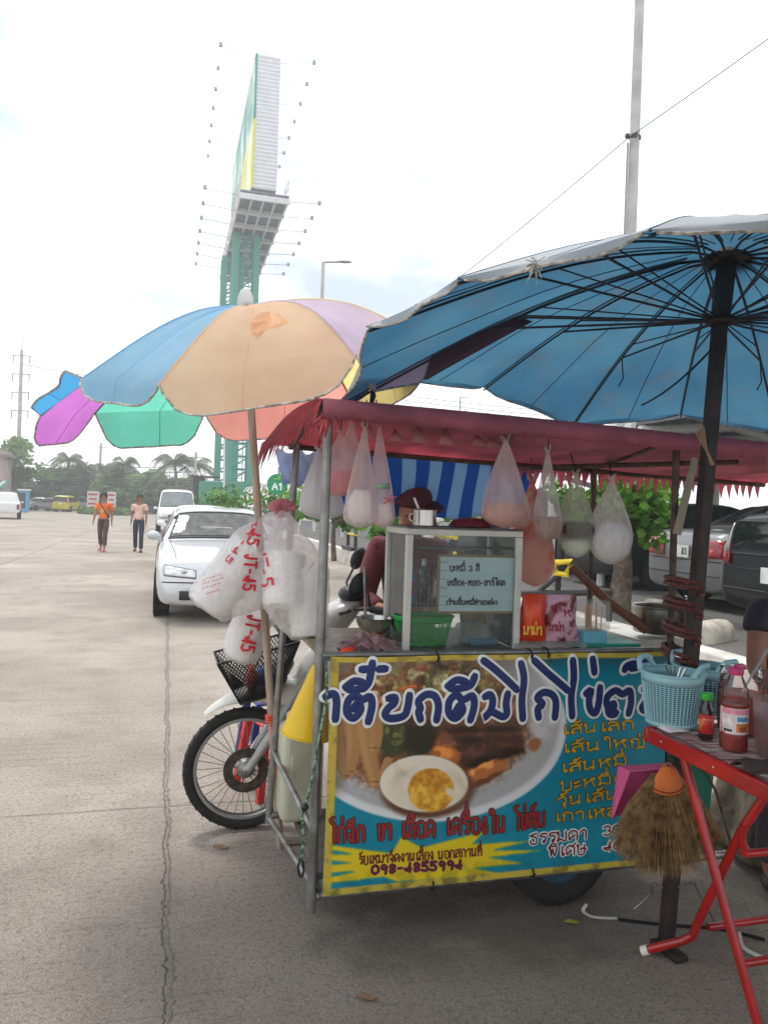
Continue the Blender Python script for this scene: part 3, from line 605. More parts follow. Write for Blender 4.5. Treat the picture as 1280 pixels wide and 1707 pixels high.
# near edge: a folded band; its teeth are turned up inside and show as paler triangles
band = redcloth('red_band', (190, 112, 128), 0.45)
fr = [C(-0.05 + (UE + 0.05) * i / 40, -0.055, can(-0.05 + (UE + .05) * i / 40, 0) + 0.004) for i in range(41)]
b = MB(); b.grid([fr, [p - EY * 0.004 - V((0, 0, 0.035 + 0.003 * math.sin(i * 1.7))) for i, p in enumerate(fr)], [p + EY * 0.006 - V((0, 0, 0.066 + 0.005 * math.sin(i * 2.3))) for i, p in enumerate(fr)]]); b.build('front_band', band, canopy, solid=0.002)
rl_ = [C(-0.05 + (UE + .05) * i / 40, CD + 0.05, can(0, CD) - 0.02 - 0.004 * i / 40) for i in range(41)]
teeth('rear_fringe', rl_[16:], dn, 34, redc, 0.035, 0.085)
sl = [C(-0.055 - .115 * i / 12, -0.05 + (CD + .1) * i / 12, can(-0.05, CD * i / 12)) for i in range(13)]
teeth('side_fringe', sl, (dn - EX * 0.25).normalized(), 17, redcloth('pink_fringe', (196, 84, 92), 0.45), 0.05, 0.075)
teeth('right_fringe', fr[30:], dn, 12, redc, 0.06, 0.09)
pale = mat('turned_fringe', (226, 170, 172), 0.8, trans=0.5, var=.1)
for i, u in enumerate((0.16, 0.27, 0.36, 0.47, 0.60, 0.66)):
    h = rnd.uniform(0.045, 0.08); b = MB(); c = C(u, 0.14, can(u, 0.2) - 0.06)
    b.add([c + EX * -0.035, c + EX * 0.035, c + V((0, 0, h)) + EY * 0.03], [(0, 1, 2)]); b.build('turned_tooth', pale, canopy, solid=0.001)
pipes = [[C(-0.05, -0.03, can(0, 0) - .01), C(UE, -0.03, can(UE, 0) - .01)], [C(-0.06, CD + .03, can(0, CD) - .012), C(UE, CD + .03, can(UE, CD) - .012)], [C(-0.04, -0.04, can(0, 0) - .012), C(-0.05, CD + .04, can(0, CD) - .012)], [C(CW, -0.03, can(CW, 0) - .012), C(CW, CD + .04, can(CW, CD) - .012)], [C(0.68, -0.03, can(.7, 0) - .02), C(0.88, CD, can(.9, CD) - .02)], [C(1.0, CD, can(1, CD) - .03), C(1.75, 0.1, can(1.7, .1) - .05)]]
for q in pipes: pipe('canopy_pipe', q, 0.011, rusty, canopy)
b = MB()
for i in range(26):
    u = 0.05 + i * 0.085; p = C(u, -0.03, can(u, 0) - .01)
    b.tube([p + EY * .016 * math.cos(a) + V((0, 0, .018 * math.sin(a))) for a in [k * math.pi / 4 for k in range(8)]], 0.0022, 5, closed=True)
b.build('wire_ties', blackp, canopy)
# knotted pink cloth strips on the front corner
b = MB(); pk = C(-0.02, -0.03, 1.835)
for dx, dz, dv in ((-0.05, -0.13, -.02), (-0.02, -0.10, -.03), (0.03, -0.06, -.02), (-0.07, -.07, -.01)):
    b.grid([[pk + EX * (dx * t - .014), pk + EX * (dx * t + .014) ] if False else [pk + EX * (dx * t - .016 * (1 - t * .8)) + V((0, 0, dz * t)) - EY * (.03 * t), pk + EX * (dx * t + .016 * (1 - t * .8)) + V((0, 0, dz * t)) - EY * (.02 * t)] for t in (0, .3, .6, 1)])
b.ball(pk, 0.026, 10, (1, .8, .9)); b.build('knotted_strip', redcloth('pink_strip', (206, 96, 104), .3), canopy, solid=0.002)

# blue and white striped sun sheet behind the vendor
def stripes():
    m = bpy.data.materials.new('striped_sheet'); m.use_nodes = True; t = m.node_tree; n = t.nodes; l = t.links; p = n['Principled BSDF']
    tcn = n.new('ShaderNodeTexCoord'); wv = n.new('ShaderNodeTexWave'); wv.inputs['Scale'].default_value = 2.5; wv.inputs['Distortion'].default_value = 0.25; wv.bands_direction = 'X'
    mpn = n.new('ShaderNodeMapping'); mpn.inputs['Rotation'].default_value = (0, rad(12), -YAW); l.new(tcn.outputs['Object'], mpn.inputs['Vector']); l.new(mpn.outputs['Vector'], wv.inputs['Vector'])
    r = n.new('ShaderNodeValToRGB'); r.color_ramp.interpolation = 'CONSTANT'; r.color_ramp.elements[0].color = rgb((56, 114, 174)); r.color_ramp.elements[1].color = rgb((150, 178, 202)); r.color_ramp.elements[1].position = 0.52
    l.new(wv.outputs['Fac'], r.inputs['Fac']); l.new(r.outputs['Color'], p.inputs['Base Color']); p.inputs['Roughness'].default_value = 0.45
    tr = n.new('ShaderNodeBsdfTranslucent'); l.new(r.outputs['Color'], tr.inputs['Color']); ms = n.new('ShaderNodeMixShader'); ms.inputs[0].default_value = .6
    l.new(p.outputs['BSDF'], ms.inputs[1]); l.new(tr.outputs['BSDF'], ms.inputs[2]); l.new(ms.outputs['Shader'], n['Material Output'].inputs['Surface'])
    return m
striped = stripes()
b = MB(); rows = []
for j in range(10):
    t = j / 9; row = []
    for i in range(44):
        u = 0.10 + 1.02 * i / 43; v = CD + 0.10 + 0.22 * t + 0.03 * math.sin(u * 8 + t * 2); z = can(u, CD) - 0.005 - (0.25 + 0.03 * math.sin(u * 3.1)) * t ** 0.85 + 0.006 * math.sin(u * 21)
        row.append(C(u, v, z))
    rows.append(row)
b.grid(rows); o = b.build('striped_sheet', striped, solid=0.001, loc=C(0.6, CD + .2, 1.5)); setp(o, 'blue and white striped plastic sheet hanging behind the vendor', 'plastic sheet')
b = MB(); rows = []
for j in range(8):
    t = j / 7; rows.append([C(-0.10 + 0.26 * i / 15 + .03 * t, CD + 0.16 - 0.1 * t + 0.03 * math.sin(i * .9), can(0, CD) - 0.02 - 0.16 * t * (1 - .35 * i / 15) + .012 * math.sin(i * 1.3)) for i in range(16)])
b.grid(rows); o = b.build('blue_sheet', mat('blue_sheet', (190, 206, 232), .5, trans=.7, var=.2, scale=12), solid=0.001, loc=C(-.1, CD, 1.6)); setp(o, 'crumpled blue plastic sheet hanging under the canopy by the rear left pipe', 'plastic sheet')

# ---------------------------------------------------------------- glass display case
U0, U1, V0, V1, Z0, Z1 = K(676, 980, .06)[0], K(869, 980, .06)[0], 0.06, 0.35, 0.983, 1.432
case = thing('display_case', 'glass display case with pale metal frame and a handwritten sign inside', 'display case', C(.5, .2, .983))
fw = 0.024
b = MB()
for (u, v) in ((U0, V0), (U1 - fw, V0), (U0, V1 - fw), (U1 - fw, V1 - fw)): b = MB(); b.cbox(u, u + fw, v, v + fw, Z0 + .002, Z1 - fw); b.build('corner_post', alu, case, bevel=0.002)
b = MB(); b.cbox(U0, U1, V0, V0 + fw, Z1 - fw + .001, Z1); b.cbox(U0, U1, V1 - fw, V1, Z1 - fw + .001, Z1); b.cbox(U0, U0 + fw, V0 + fw + .001, V1 - fw - .001, Z1 - fw + .001, Z1); b.cbox(U1 - fw, U1, V0 + fw + .001, V1 - fw - .001, Z1 - fw + .001, Z1)
b.build('top_frame', alu, case, bevel=0.002)
b = MB(); b.cbox(U0 - .004, U1 + .004, V0 - .004, V1 + .004, Z1 + .001, Z1 + .007); b.build('top_sheet', mat('case_top', (92, 84, 80), .4, col2=(60, 54, 52), scale=9), case)
gl = glass('clear_glass', (240, 248, 248), .05)
for q in ((U0 + fw, U1 - fw, V0 + .012, V0 + .016, Z0 + .004, Z1 - fw), (U0 + .012, U0 + .016, V0 + fw, V1 - fw, Z0 + .004, Z1 - fw), (U1 - .016, U1 - .012, V0 + fw, V1 - fw, Z0 + .004, Z1 - fw)):
    b = MB(); b.cbox(*q); b.build('glass_pane', gl, case, smooth=False)
b = MB(); b.cbox(U0 + fw, U1 - fw, V0 + .05, V1 - .02, Z0 + 0.155, Z0 + .159); b.build('glass_shelf', gl, case, smooth=False)
b = MB(); b.tube([C(U0 + .02, .2, 1.355), C(U1 - .02, .2, 1.36)], .006, 8); b.build('hanging_rail', steel, case)
b = MB()
for j in range(7): b.tube([C(U0 + .03, V0 + .024, Z0 + .33 - j * .032 + .004), C(U0 + .17, V0 + .024, Z0 + .325 - j * .032)], .0012, 4)
for i in range(9): b.tube([C(U0 + .035 + i * .016, V0 + .026, Z0 + .33), C(U0 + .035 + i * .016, V0 + .026, Z0 + .13)], .0009, 4)
b.build('wire_rack', steel, case)
# white board sign
sign = thing('menu_board', 'white board with handwritten Thai lines in a thin wooden frame, inside the glass case', 'sign', C(.58, .085, 1.15))
su0, _, sz1 = K(734, 928, .085); su1, _, sz0 = K(857, 1019, .085)
b = MB(); b.cbox(su0, su1, .085, .09, sz0, sz1); b.build('board', mat('board_white', (228, 232, 236), .3, var=.04), sign)
b = MB(); t = .009
for q in ((su0 - t, su1 + t, sz1, sz1 + t), (su0 - t, su1 + t, sz0 - t, sz0), (su0 - t, su0 - .0005, sz0 + .0005, sz1 - .0005), (su1 + .0005, su1 + t, sz0 + .0005, sz1 - .0005)): b.cbox(q[0], q[1], .082, .092, q[2], q[3])
b.build('board_frame', mat('frame_wood', (168, 130, 84), .6, scale=20), sign)
inkb = mat('marker_black', (24, 26, 34), .5)
for tx, x0, y0, x1, h in (('บะหมี่ 3 สี', 750, 952, 799, 8.5), ('เหลือง-หยก-ชาร์โคล', 745, 976, 842, 7.5), ('(ร้านนี้บะหมี่ทำเองค่ะ)', 744, 1008, 829, 6.5)):
    ls, wd = strokes(tx); sx = (x1 - x0) / wd; b = MB()
    letter(b, [[(x0 + a * sx, y0 - c * h / 8) for a, c in ln] for ln in ls], lambda x, y: (KW(x, y, .0835), -EY), .0027, .2, 2, 5); b.build('handwriting', inkb, sign)
# things in the case
def basket(name, label, cat, c, r0, r1, h, m, group=None, n=30, rows=11, oval=1.0, rz=0.0, handles=False):
    """plastic basket: open lattice of slots between solid rim and foot"""
    root = thing(name, label, cat, c, rz, group); b = MB(); c = V((0, 0, 0)); R3 = Matrix.Rotation(rz, 3, 'Z'); base = V(root.location)
    def pt(a, z, d=0): r = r0 + (r1 - r0) * z / h + d; return base + R3 @ V((r * math.cos(a) * oval, r * math.sin(a), z))
    for i in range(n):
        a = 2 * math.pi * i / n; b.tube([pt(a, h * .06), pt(a, h * .5), pt(a, h * .84)], h * .006 + .0012, 4)
    for j in range(rows):
        z = h * (.08 + .74 * j / (rows - 1)); b.tube([pt(2 * math.pi * i / n, z) for i in range(n)], h * .005 + .001, 4, closed=True)
    b.build('side_lattice', m, root)
    for (za, zb) in ((0, .08), (.82, 1.0)):
        b = MB(); b.loft([[pt(2 * math.pi * i / 40, h * za, .001) for i in range(40)], [pt(2 * math.pi * i / 40, h * zb, .001) for i in range(40)]], cap=False); b.build('solid_band', m, root, solid=.003)
    b = MB(); b.tube([pt(2 * math.pi * i / 40, h, .002) for i in range(40)], .0045, 6, closed=True); b.build('rim', m, root)
    b = MB(); b.lathe([(r0 * .99, .002), (r0 * .99, .006)], 32, Matrix.Translation(base) @ R3.to_4x4() @ Matrix.Diagonal((oval, 1, 1, 1))); b.build('bottom', m, root)
    if handles:
        b = MB(); b.lathe([(r0 * .80, h * .05), (r0 * .9, h * .25), (r1 * .86, h * .72), (.001, h * .74)], 24, Matrix.Translation(base) @ R3.to_4x4() @ Matrix.Diagonal((oval, 1, 1, 1))); b.build('inner_fill', mat('basket_shade_core', (46, 62, 58), .8, scale=30, var=.5), root)  # dark core stands in for the shade inside the basket
        for sgn in (1, -1):
            q = [pt(sgn * math.pi / 2 + a, h + e, .003) for a, e in ((-.55, 0), (-.38, h * .14), (-.25, h * .2), (.25, h * .2), (.38, h * .14), (.55, 0))]
            b = MB(); b.tube(q, .009, 8); q2 = [pt(sgn * math.pi / 2 + a, h + e, .003) for a, e in ((-.3, h * .03), (0, h * .035), (.3, h * .03))]; b.tube(q2, .006, 6); b.build('handle', m, root)
    return root
grn = mat('green_plastic', (26, 190, 74), .35, var=.1, trans=.25)
cb = V(KW(706, 1089, .17)); basket('basket', 'bright green slotted plastic basket inside the glass case', 'basket', C(K(706, 1089, .17)[0], .19, .99), .078, .1, .105, grn, rz=YAW, oval=1.15)
def bottle(label, c, r, h, body, capm, labm=None, neck=.4, name='bottle', cat='bottle', group=None, capr=1.0):
    root = thing(name, label, cat, c, 0, group); T = Matrix.Translation(V(c))
    b = MB(); b.lathe([(r * .9, 0), (r, h * .03), (r, h * .62), (r * .85, h * .70), (r * neck, h * .82), (r * neck, h * .9)], 20, T); bo = b.build('glass_body', body, root)
    b = MB(); b.lathe([(r * neck * 1.15 * capr, h * .86), (r * neck * 1.2 * capr, h * .87), (r * neck * 1.15 * capr, h), (r * neck * .9 * capr, h * 1.005)], 16, T); b.build('cap', capm, root)
    if labm:
        b = MB(); b.lathe([(r * 1.015, h * .14), (r * 1.015, h * .55)], 24, T, cap=False); b.build('paper_label', labm, root, solid=.0006)
    return root
darkb = mat('dark_sauce', (34, 22, 20), .15, coat=.5); whitecap = mat('white_cap', (226, 226, 222), .4)
for px, lb in ((704, 'dark sauce bottle with white cap, left of two inside the glass case'), (723, 'dark sauce bottle with white cap and pale label touching the handwritten sign in the case')):
    u, v, z = K(px, 1018, .24); bottle(lb, C(u, .24 if px < 710 else .18, Z0 + .16), .021, .165, darkb, whitecap, mat('label_beige', (196, 176, 150), .6) if px > 710 else None, group='sauce bottles in the glass case')
b = MB(); u, v, z = K(785, 1070, .2); b.lathe([(.001, .09), (.03, .088), (.062, .07), (.075, .04), (.07, .01), (.05, .002)], 22, Matrix.Translation(C(u + .0, .2, .985)), wob=lambda g, i: 1 + .06 * math.sin(g * 7 + i)); o = b.build('noodle_bag', bagmat('film_grey', (214, 214, 208), .55), loc=C(u, .2, .985)); setp(o, 'clear bag of noodles beside the green basket in the glass case', 'food bag')
b = MB(); b.cbox(.585, .70, .12, .25, .987, 1.015); o = b.build('blue_tray', mat('blue_tray', (70, 120, 150), .4), bevel=.006, loc=C(.64, .18, .987)); setp(o, 'small blue plastic tray on the floor of the glass case', 'tray')
b = MB(); b.box(C(.655, .27, 1.075), (.12, .018, .16), Matrix.Rotation(YAW + rad(8), 3, 'Z') @ Matrix.Rotation(rad(-14), 3, 'X')); o = b.build('cutting_board', mat('board_wood', (188, 150, 108), .6, scale=5, stretch=(14, 14, 1), col2=(160, 120, 82)), bevel=.006, loc=C(.655, .27, 1.0)); setp(o, 'wooden chopping board leaning in the right corner of the glass case', 'chopping board')
b = MB(); p = C(.375, .27, 1.2)
for k in range(9): b.ball(p + V((rnd.uniform(-.02, .02), rnd.uniform(-.01, .01), rnd.uniform(-.06, .06))), .026, 8, (1, .5, 1.2))
o = b.build('cloth_bundle', mat('blue_red_cloth', (70, 140, 206), .7, col2=(206, 60, 56), scale=14, lo=.52, hi=.56), loc=p); setp(o, 'crumpled blue and red plastic wrap at the left end of the glass case', 'wrapping')
b = MB(); rows = [[C(.315 + .11 * i / 6, .14 + .12 * j / 6, .992 + .02 * math.sin(i * 1.1) * math.sin(j)) for i in range(7)] for j in range(7)]; b.grid(rows); o = b.build('check_cloth', mat('check_cloth', (196, 196, 196), .8, col2=(60, 60, 64), scale=80, lo=.48, hi=.52), solid=.002, loc=C(.37, .2, .99)); setp(o, 'black and white checked cloth in the left front corner of the glass case', 'cloth')
# on top of the case
mug = thing('steel_mug', 'steel mug with a white spoon handle standing on the glass case', 'mug', C(K(709, 879, .12)[0], .13, Z1 + .008)); T = Matrix.Translation(mug.location)
chrome = mat('polished_steel', (190, 188, 184), .22, .95, scale=8, var=.1)
b = MB(); b.lathe([(.040, 0), (.043, .003), (.043, .060), (.046, .062), (.044, .064), (.041, .06), (.040, .006), (.001, .005)], 28, T, cap=False); b.build('mug_body', chrome, mug)
b = MB(); c0 = V(mug.location) - EX * .043; b.tube([c0 + V((0, 0, .045)), c0 - EX * .010 + EY * .02 + V((0, 0, .042)), c0 - EX * .010 + EY * .02 + V((0, 0, .022)), c0 + V((0, 0, .016))], .003, 6); b.build('mug_handle', chrome, mug)
b = MB(); b.tube([V(mug.location) + V((0, 0, .01)), V(mug.location) - EX * .045 + V((0, 0, .105))], .0045, 8); setp(b.build('spoon', whitecap, loc=mug.location), 'white spoon handle sticking out of the steel mug', 'spoon')
u, v, z = K(783, 880, .2); lid = thing('food_cover', 'maroon domed food cover lying on the glass case beside the mug', 'food cover', C(u, .19, Z1 + .008)); T = Matrix.Translation(lid.location)
b = MB(); b.lathe([(.083, .0), (.085, .006), (.075, .022), (.05, .032), (.02, .036), (.001, .037)], 30, T, wob=lambda g, i: 1 + .015 * math.sin(g * 5)); b.build('dome', mat('maroon_cloth', (110, 30, 44), .7, bump=.3, bscale=40, scale=10), lid)
b = MB(); b.lathe([(.082, -.0005), (.09, .003), (.083, .006)], 30, T); b.build('steel_edge', chrome, lid)

# ---------------------------------------------------------------- on the counter right of the case
def pack(name, label, cat, px0, py0, px1, py1, v, m, th=.05, bulge=1.0, lean=0.0):
    a = K(px0, py0, v); c = K(px1, py1, v); b = MB(); rows = []
    for side in (-1, 1):
        rr = []
        for j in range(9):
            t = j / 8; row = []
            for i in range(9):
                s = i / 8; k = (math.sin(math.pi * s) ** .5) * (math.sin(math.pi * min(1, .06 + t * .9)) ** .5)
                row.append(C(a[0] + (c[0] - a[0]) * s + .004 * math.sin(9 * t + s * 7), v + side * th / 2 * k * bulge + .004 * math.sin(s * 11 + t * 5) + lean * t, c[2] + (a[2] - c[2]) * t))
            rr.append(row)
        b.grid(rr)
    o = b.build(name, m, loc=C((a[0] + c[0]) / 2, v, c[2])); setp(o, label, cat); return o
foil = mat('orange_foil', (226, 74, 30), .3, scale=12, col2=(196, 48, 24), bump=.5, bscale=18)
pk1 = pack('noodle_packet', 'orange foil packet with yellow Thai lettering beside the glass case', 'snack packet', 868, 990, 908, 1068, .10, foil, .06)
ls, wd = strokes('มาม่า'); b = MB(); sx = 30 / wd
letter(b, [[(873 + a * sx, 1058 - c * 1.6) for a, c in ln] for ln in ls], lambda x, y: (KW(x, y, .066), -EY), .0035, .25, 2, 5); b.build('packet_lettering', mat('ink_yellow', (236, 180, 60), .4), pk1)
pk2 = pack('snack_packet', 'crumpled pink and white snack packet right of the orange packet', 'snack packet', 912, 992, 962, 1068, .10, mat('pink_foil', (206, 160, 176), .25, scale=16, col2=(120, 40, 48), lo=.5, hi=.58, bump=.6, bscale=20), .06, lean=.02)
b = MB()
for tx, x0, y0, h, wd_ in (('มาม่า', 916, 1052, 1.2, 24), ('ห', 940, 1028, 1.3, 12)):
    ls, wd = strokes(tx); letter(b, [[(x0 + a * wd_ / wd, y0 - c * h) for a, c in ln] for ln in ls], lambda x, y: (KW(x, y, .064), -EY), .003, .25, 2, 5)
b.build('packet_lettering', mat('ink_crimson', (150, 20, 34), .4), pk2)
b = MB(); rows = [[C(.735 + .30 * i / 15, .03 + .13 * j / 7, .99 + .02 * abs(math.sin(i * .9 + j)) * (1 if 0 < j < 7 else .3)) for i in range(16)] for j in range(8)]; b.grid(rows); setp(b.build('crumpled_bag', bagmat('film_white', (222, 222, 216), .7), loc=C(.88, .1, .99)), 'crumpled white plastic bag lying on the counter under the packets', 'plastic bag')
u, v, z = K(986, 1076, .12); box = thing('chopstick_box', 'clear plastic box of chopsticks with a light blue base on the counter', 'chopstick box', C(u, .12, .985))
sky_ = mat('sky_plastic', (120, 196, 216), .4, trans=.2)
b = MB(); b.cbox(u - .053, u + .045, .08, .16, .984, 1.045); b.build('box_base', sky_, box, bevel=.005)
b = MB(); b.cbox(u - .062, u + .058, .075, .165, 1.047, 1.165); b.build('clear_cover', bagmat('clear_box', (226, 230, 226), .22, .1, 4), box, bevel=.012)
for i in range(10):
    b = MB(); x = u - .035 + .0075 * i; b.tube([C(x, .11 + .01 * (i % 3), 1.04), C(x + rnd.uniform(-.004, .004), .115 + .01 * (i % 3), 1.15 - .006 * (i % 2))], .0026, 6); b.build('chopstick', mat('chopstick', (214, 150, 96), .6), box)
b = MB(); b.cbox(1.01, 1.29, .06, .30, .984, 1.0); b.build('tray_floor', mat('teal_tray', (40, 150, 132), .4), None, bevel=.004, loc=C(1.15, .18, .984))
o = COL.objects['tray_floor']; o.name = 'teal_tray'; setp(o, 'flat teal tray on the counter between the chopstick box and the pot', 'tray')
pot = thing('soup_pot', 'large steel soup pot with a ladle at the right end of the cart', 'pot', C(K(1103, 1060, .42)[0], .42, .985)); T = Matrix.Translation(pot.location)
b = MB(); b.lathe([(.125, .0), (.128, .004), (.13, .11), (.137, .115), (.135, .12), (.126, .115), (.124, .008), (.001, .006)], 36, T, cap=False); b.build('pot_body', mat('pot_steel', (168, 164, 158), .3, .9, scale=6, col2=(110, 106, 100)), pot)
b = MB(); b.lathe([(.001, .07), (.124, .072)], 30, T, cap=False); b.build('broth', mat('broth', (84, 62, 44), .2), pot)
b = MB()
for k in (0, 1, 2): q = V(pot.location); a = .4 + k * .5; b.tube([q + V((0, 0, .07)), q + EX * (.12 * math.cos(a)) - EY * (.09 * math.sin(a)) + V((0, 0, .16)), q + EX * (.10 * math.cos(a)) - EY * (.2 * math.sin(a) * .4) + V((0, 0, .168))], .003, 6)
b.build('wire_handles', chrome, pot)
b = MB(); b.tube([KW(952, 944, .50), KW(1010, 1000, .44), KW(1078, 1050, .38)], [.018, .021, .024], 10); setp(b.build('wooden_paddle', mat('paddle_wood', (112, 74, 50), .6, scale=6, stretch=(8, 8, 1)), loc=KW(1078, 1050, .38)), 'thick brown wooden stick leaning into the soup pot', 'wooden stick')
# left of the case
bowl = thing('steel_bowl', 'steel bowl on the cart corner left of the glass case', 'bowl', C(K(622, 1070, .28)[0], .28, 1.015)); T = Matrix.Translation(bowl.location)
b = MB(); b.lathe([(.03, 0), (.05, .008), (.066, .035), (.072, .06), (.076, .062), (.07, .06), (.048, .012), (.001, .008)], 28, T, cap=False); b.build('bowl_body', chrome, bowl)
b = MB(); b.lathe([(.001, -.03), (.045, -.03), (.045, .002), (.03, .004)], 20, T); b.build('bowl_stand', mat('stand_tan', (172, 130, 96), .6), bowl)
b = MB(); b.tube([C(K(630, 1070, .33)[0] - .05, .33, .99), KW(607, 945, .33)], .006, 8); setp(b.build('steel_rod', steel, loc=C(.15, .33, .99)), 'upright grey rod beside the steel bowl', 'rod')
b = MB(); b.tube([KW(601, 1060, .1), KW(668, 1098, .1)], .007, 8); setp(b.build('bamboo_stick', mat('bamboo', (176, 140, 92), .6), loc=KW(630, 1078, .1)), 'thin bamboo stick lying by the left side of the glass case', 'stick')
b = MB(); rows = []
for j in range(9):
    rows.append([C(.06 + .20 * i / 9 + .01 * math.sin(j * 2.1), .05 + .02 * math.sin(i * 1.9 + j), .985 + .075 * (j / 8) * (1 - abs(i / 9 - .5) * 1.1) + .012 * math.sin(i * 2.7 + j * 1.3)) for i in range(10)])
b.grid(rows); setp(b.build('pink_bag', mat('pink_wrap', (196, 160, 164), .5, trans=.3, col2=(150, 116, 120), scale=12), solid=.001, loc=C(.16, .05, .985)), 'folded pinkish plastic bag tucked behind the left end of the banner', 'plastic bag')
b = MB(); b.add([KW(561, 1092, .02), KW(590, 1092, .02), KW(592, 1078, .03), KW(572, 1080, .03)], [(0, 1, 2, 3)]); setp(b.build('red_scrap', mat('red_film', (236, 70, 40), .4), solid=.004, loc=KW(575, 1090, .02)), 'small bright red plastic scrap behind the left top of the banner', 'plastic scrap')

# ---------------------------------------------------------------- hanging bags
def hang_bag(name, label, px, pyt, pyb, wpx, v, film, tt=.78, fill=None, sq=.7, group='bags hanging from the cart canopy', lean=0.0, top=None, seed=0, cat='plastic bag', tw=.10):
    """gathered plastic bag hung from its knot; fill = [(material, from, to, scale)] contents by height"""
    a = V(KW(px, pyt, v)); c = V(KW(px + lean, pyb, v)); h = (a - c).length; r = wpx * (a.y / FPX) / 2; q = random.Random(seed + 11)
    root = thing(name, label, cat, c, 0, group)
    ph = [q.uniform(0, 6) for _ in range(4)]
    def rad_(t):            # t: 0 knot .. 1 bottom
        if t < tt: return tw + (1 - tw) * (t / tt) ** .95 * (1.0 + .12 * math.sin(math.pi * t / tt))
        k = (t - tt) / (1 - tt); return max(.05, (1 - k ** 2.4) ** .5)
    rings = []; n = 36
    for j in range(25):
        t = j / 24; t2 = t if j < 24 else .998; ring = []
        for i in range(n):
            g = 2 * math.pi * i / n; R_ = r * rad_(t2) * (1 + (.16 * (abs(math.sin(g * 5 + ph[0])) - .6) + .10 * (abs(math.sin(g * 8 + ph[1] + t * 2)) - .6)) * (1 - t2 * .7) + .05 * math.sin(g * 3 + ph[2] + t * 4))
            ring.append(a.lerp(c, t2) + EX * (R_ * math.cos(g)) + EY * (R_ * math.sin(g) * sq))
        rings.append(ring)
    b = MB(); b.loft(rings, cap=False); b.build('film', film, root)
    b = MB()
    for dx, dz in ((-.4, .22), (.35, .28), (.05, .2)):
        e = a + EX * (dx * r * .5) + V((0, 0, dz * h * .35)); b.grid([[a - EX * .006, a + EX * .006], [a.lerp(e, .5) - EX * .012, a.lerp(e, .5) + EX * .012 + EY * .01], [e - EX * .004, e + EX * .004]])
    b.tube([a - V((0, 0, .004)), a + V((0, 0, .012))], r * tw * 1.15, 10); b.build('knot', film, root)
    if top is not None:
        b = MB(); b.tube([a + V((0, 0, .005)), a.lerp(V(top), .5) + EX * .004, V(top)], .0025, 6); b.build('hook', blackp, root)
    for k, (m, t0, t1, s, wob) in enumerate(fill or []):
        rg = []
        for j in range(9):
            t = t0 + (t1 - t0) * j / 8; e = math.sin(math.pi * (.04 + .92 * j / 8)) ** .2
            rg.append([a.lerp(c, t) + EX * (r * rad_(t) * s * e * (1 + wob * math.sin(g * 5 + j + ph[3])) * math.cos(g)) + EY * (r * rad_(t) * s * e * sq * (1 + wob * math.sin(g * 4 + j * 2)) * math.sin(g)) for g in [2 * math.pi * i / 20 for i in range(20)]])
        b = MB(); b.loft(rg); b.build('inner_fill', m, root)
    return root
fw_ = bagmat('film_bag', (255, 238, 236), .46, bscale=24); fp = bagmat('film_pink', (252, 226, 226), .46, bscale=24); fg = bagmat('film_green', (232, 242, 214), .38, bscale=24); fc = bagmat('film_clear', (252, 246, 244), .38, bscale=24)
peach = mat('peach_food', (206, 150, 128), .7, scale=14, col2=(170, 112, 92)); redf = mat('red_food', (196, 70, 84), .6, scale=24, col2=(230, 150, 150)); wht = mat('white_foam', (228, 226, 222), .6, var=.04); brn = mat('brown_food', (150, 110, 84), .7, scale=16); darkbowl = mat('dark_bowl', (84, 58, 66), .4)
def up_(px, py, v, dz=.05): return KW(px, py, v) + V((0, 0, dz))
hang_bag('noodle_bag', 'wide clear bag of peach coloured noodles hung above the right end of the glass case', 843, 738, 881, 84, .05, fw_, .80, [(peach, .70, .99, .95, .02)], .6, top=up_(845, 722, .03), seed=1)
hang_bag('noodle_bag', 'narrow pleated clear bag hung between the peach noodle bag and the greenish bag', 913, 755, 902, 50, .04, fc, .80, [(brn, .72, .99, .93, .02)], .7, top=up_(912, 738, .03), seed=2)
hang_bag('bowl_bag', 'greenish bag hung with a dark bowl inside, beside the tree', 960, 795, 930, 66, .16, fg, .58, [(darkbowl, .55, .76, 1.0, .0), (wht, .77, .985, .92, .03)], .75, top=up_(950, 775, .3), seed=3)
hang_bag('bowl_bag', 'rightmost hanging clear bag, swollen round with a white foam box', 1020, 802, 941, 76, .14, fc, .62, [(wht, .50, .985, .93, .03)], .8, lean=-4, top=up_(1012, 785, .3), seed=4)
hang_bag('shopping_bag', 'pink patterned shopping bag with black handles hung behind the narrow clear bag', 886, 805, 978, 78, .34, mat('print_bag', (226, 176, 160), .4, trans=.4, alpha=.86, scale=9, col2=(214, 96, 60), lo=.5, hi=.62), .66, None, .3, top=up_(884, 782, .34), seed=5, lean=6)
hang_bag('white_bag', 'milky white bag hung at the left front post, in front of the striped sheet', 608, 715, 880, 56, .05, fw_, .86, [(wht, .62, .95, .8, .04)], .6, lean=-10, top=up_(610, 690, .02), seed=6)
hang_bag('white_bag', 'pinkish clear bag with red leaf print hung between the milky bag and the vendor', 632, 712, 880, 46, .08, fp, .86, [(wht, .75, .96, .8, .03)], .6, lean=6, top=up_(626, 690, .02), seed=7)
hang_bag('white_bag', 'pale bag of red chillies hung behind the front post of the cart', 568, 722, 828, 62, .12, fp, .74, [(redf, .60, .95, .9, .06)], .7, lean=-4, top=up_(566, 700, .06), seed=8)
hang_bag('white_bag', 'white shopping bag with a blue print hung furthest left under the canopy fringe', 532, 752, 866, 74, .34, mat('blue_white_bag', (224, 224, 226), .4, trans=.4, alpha=.8, scale=6, col2=(110, 160, 214), lo=.60, hi=.66), .8, None, .5, top=up_(530, 730, .34), seed=9, lean=4)
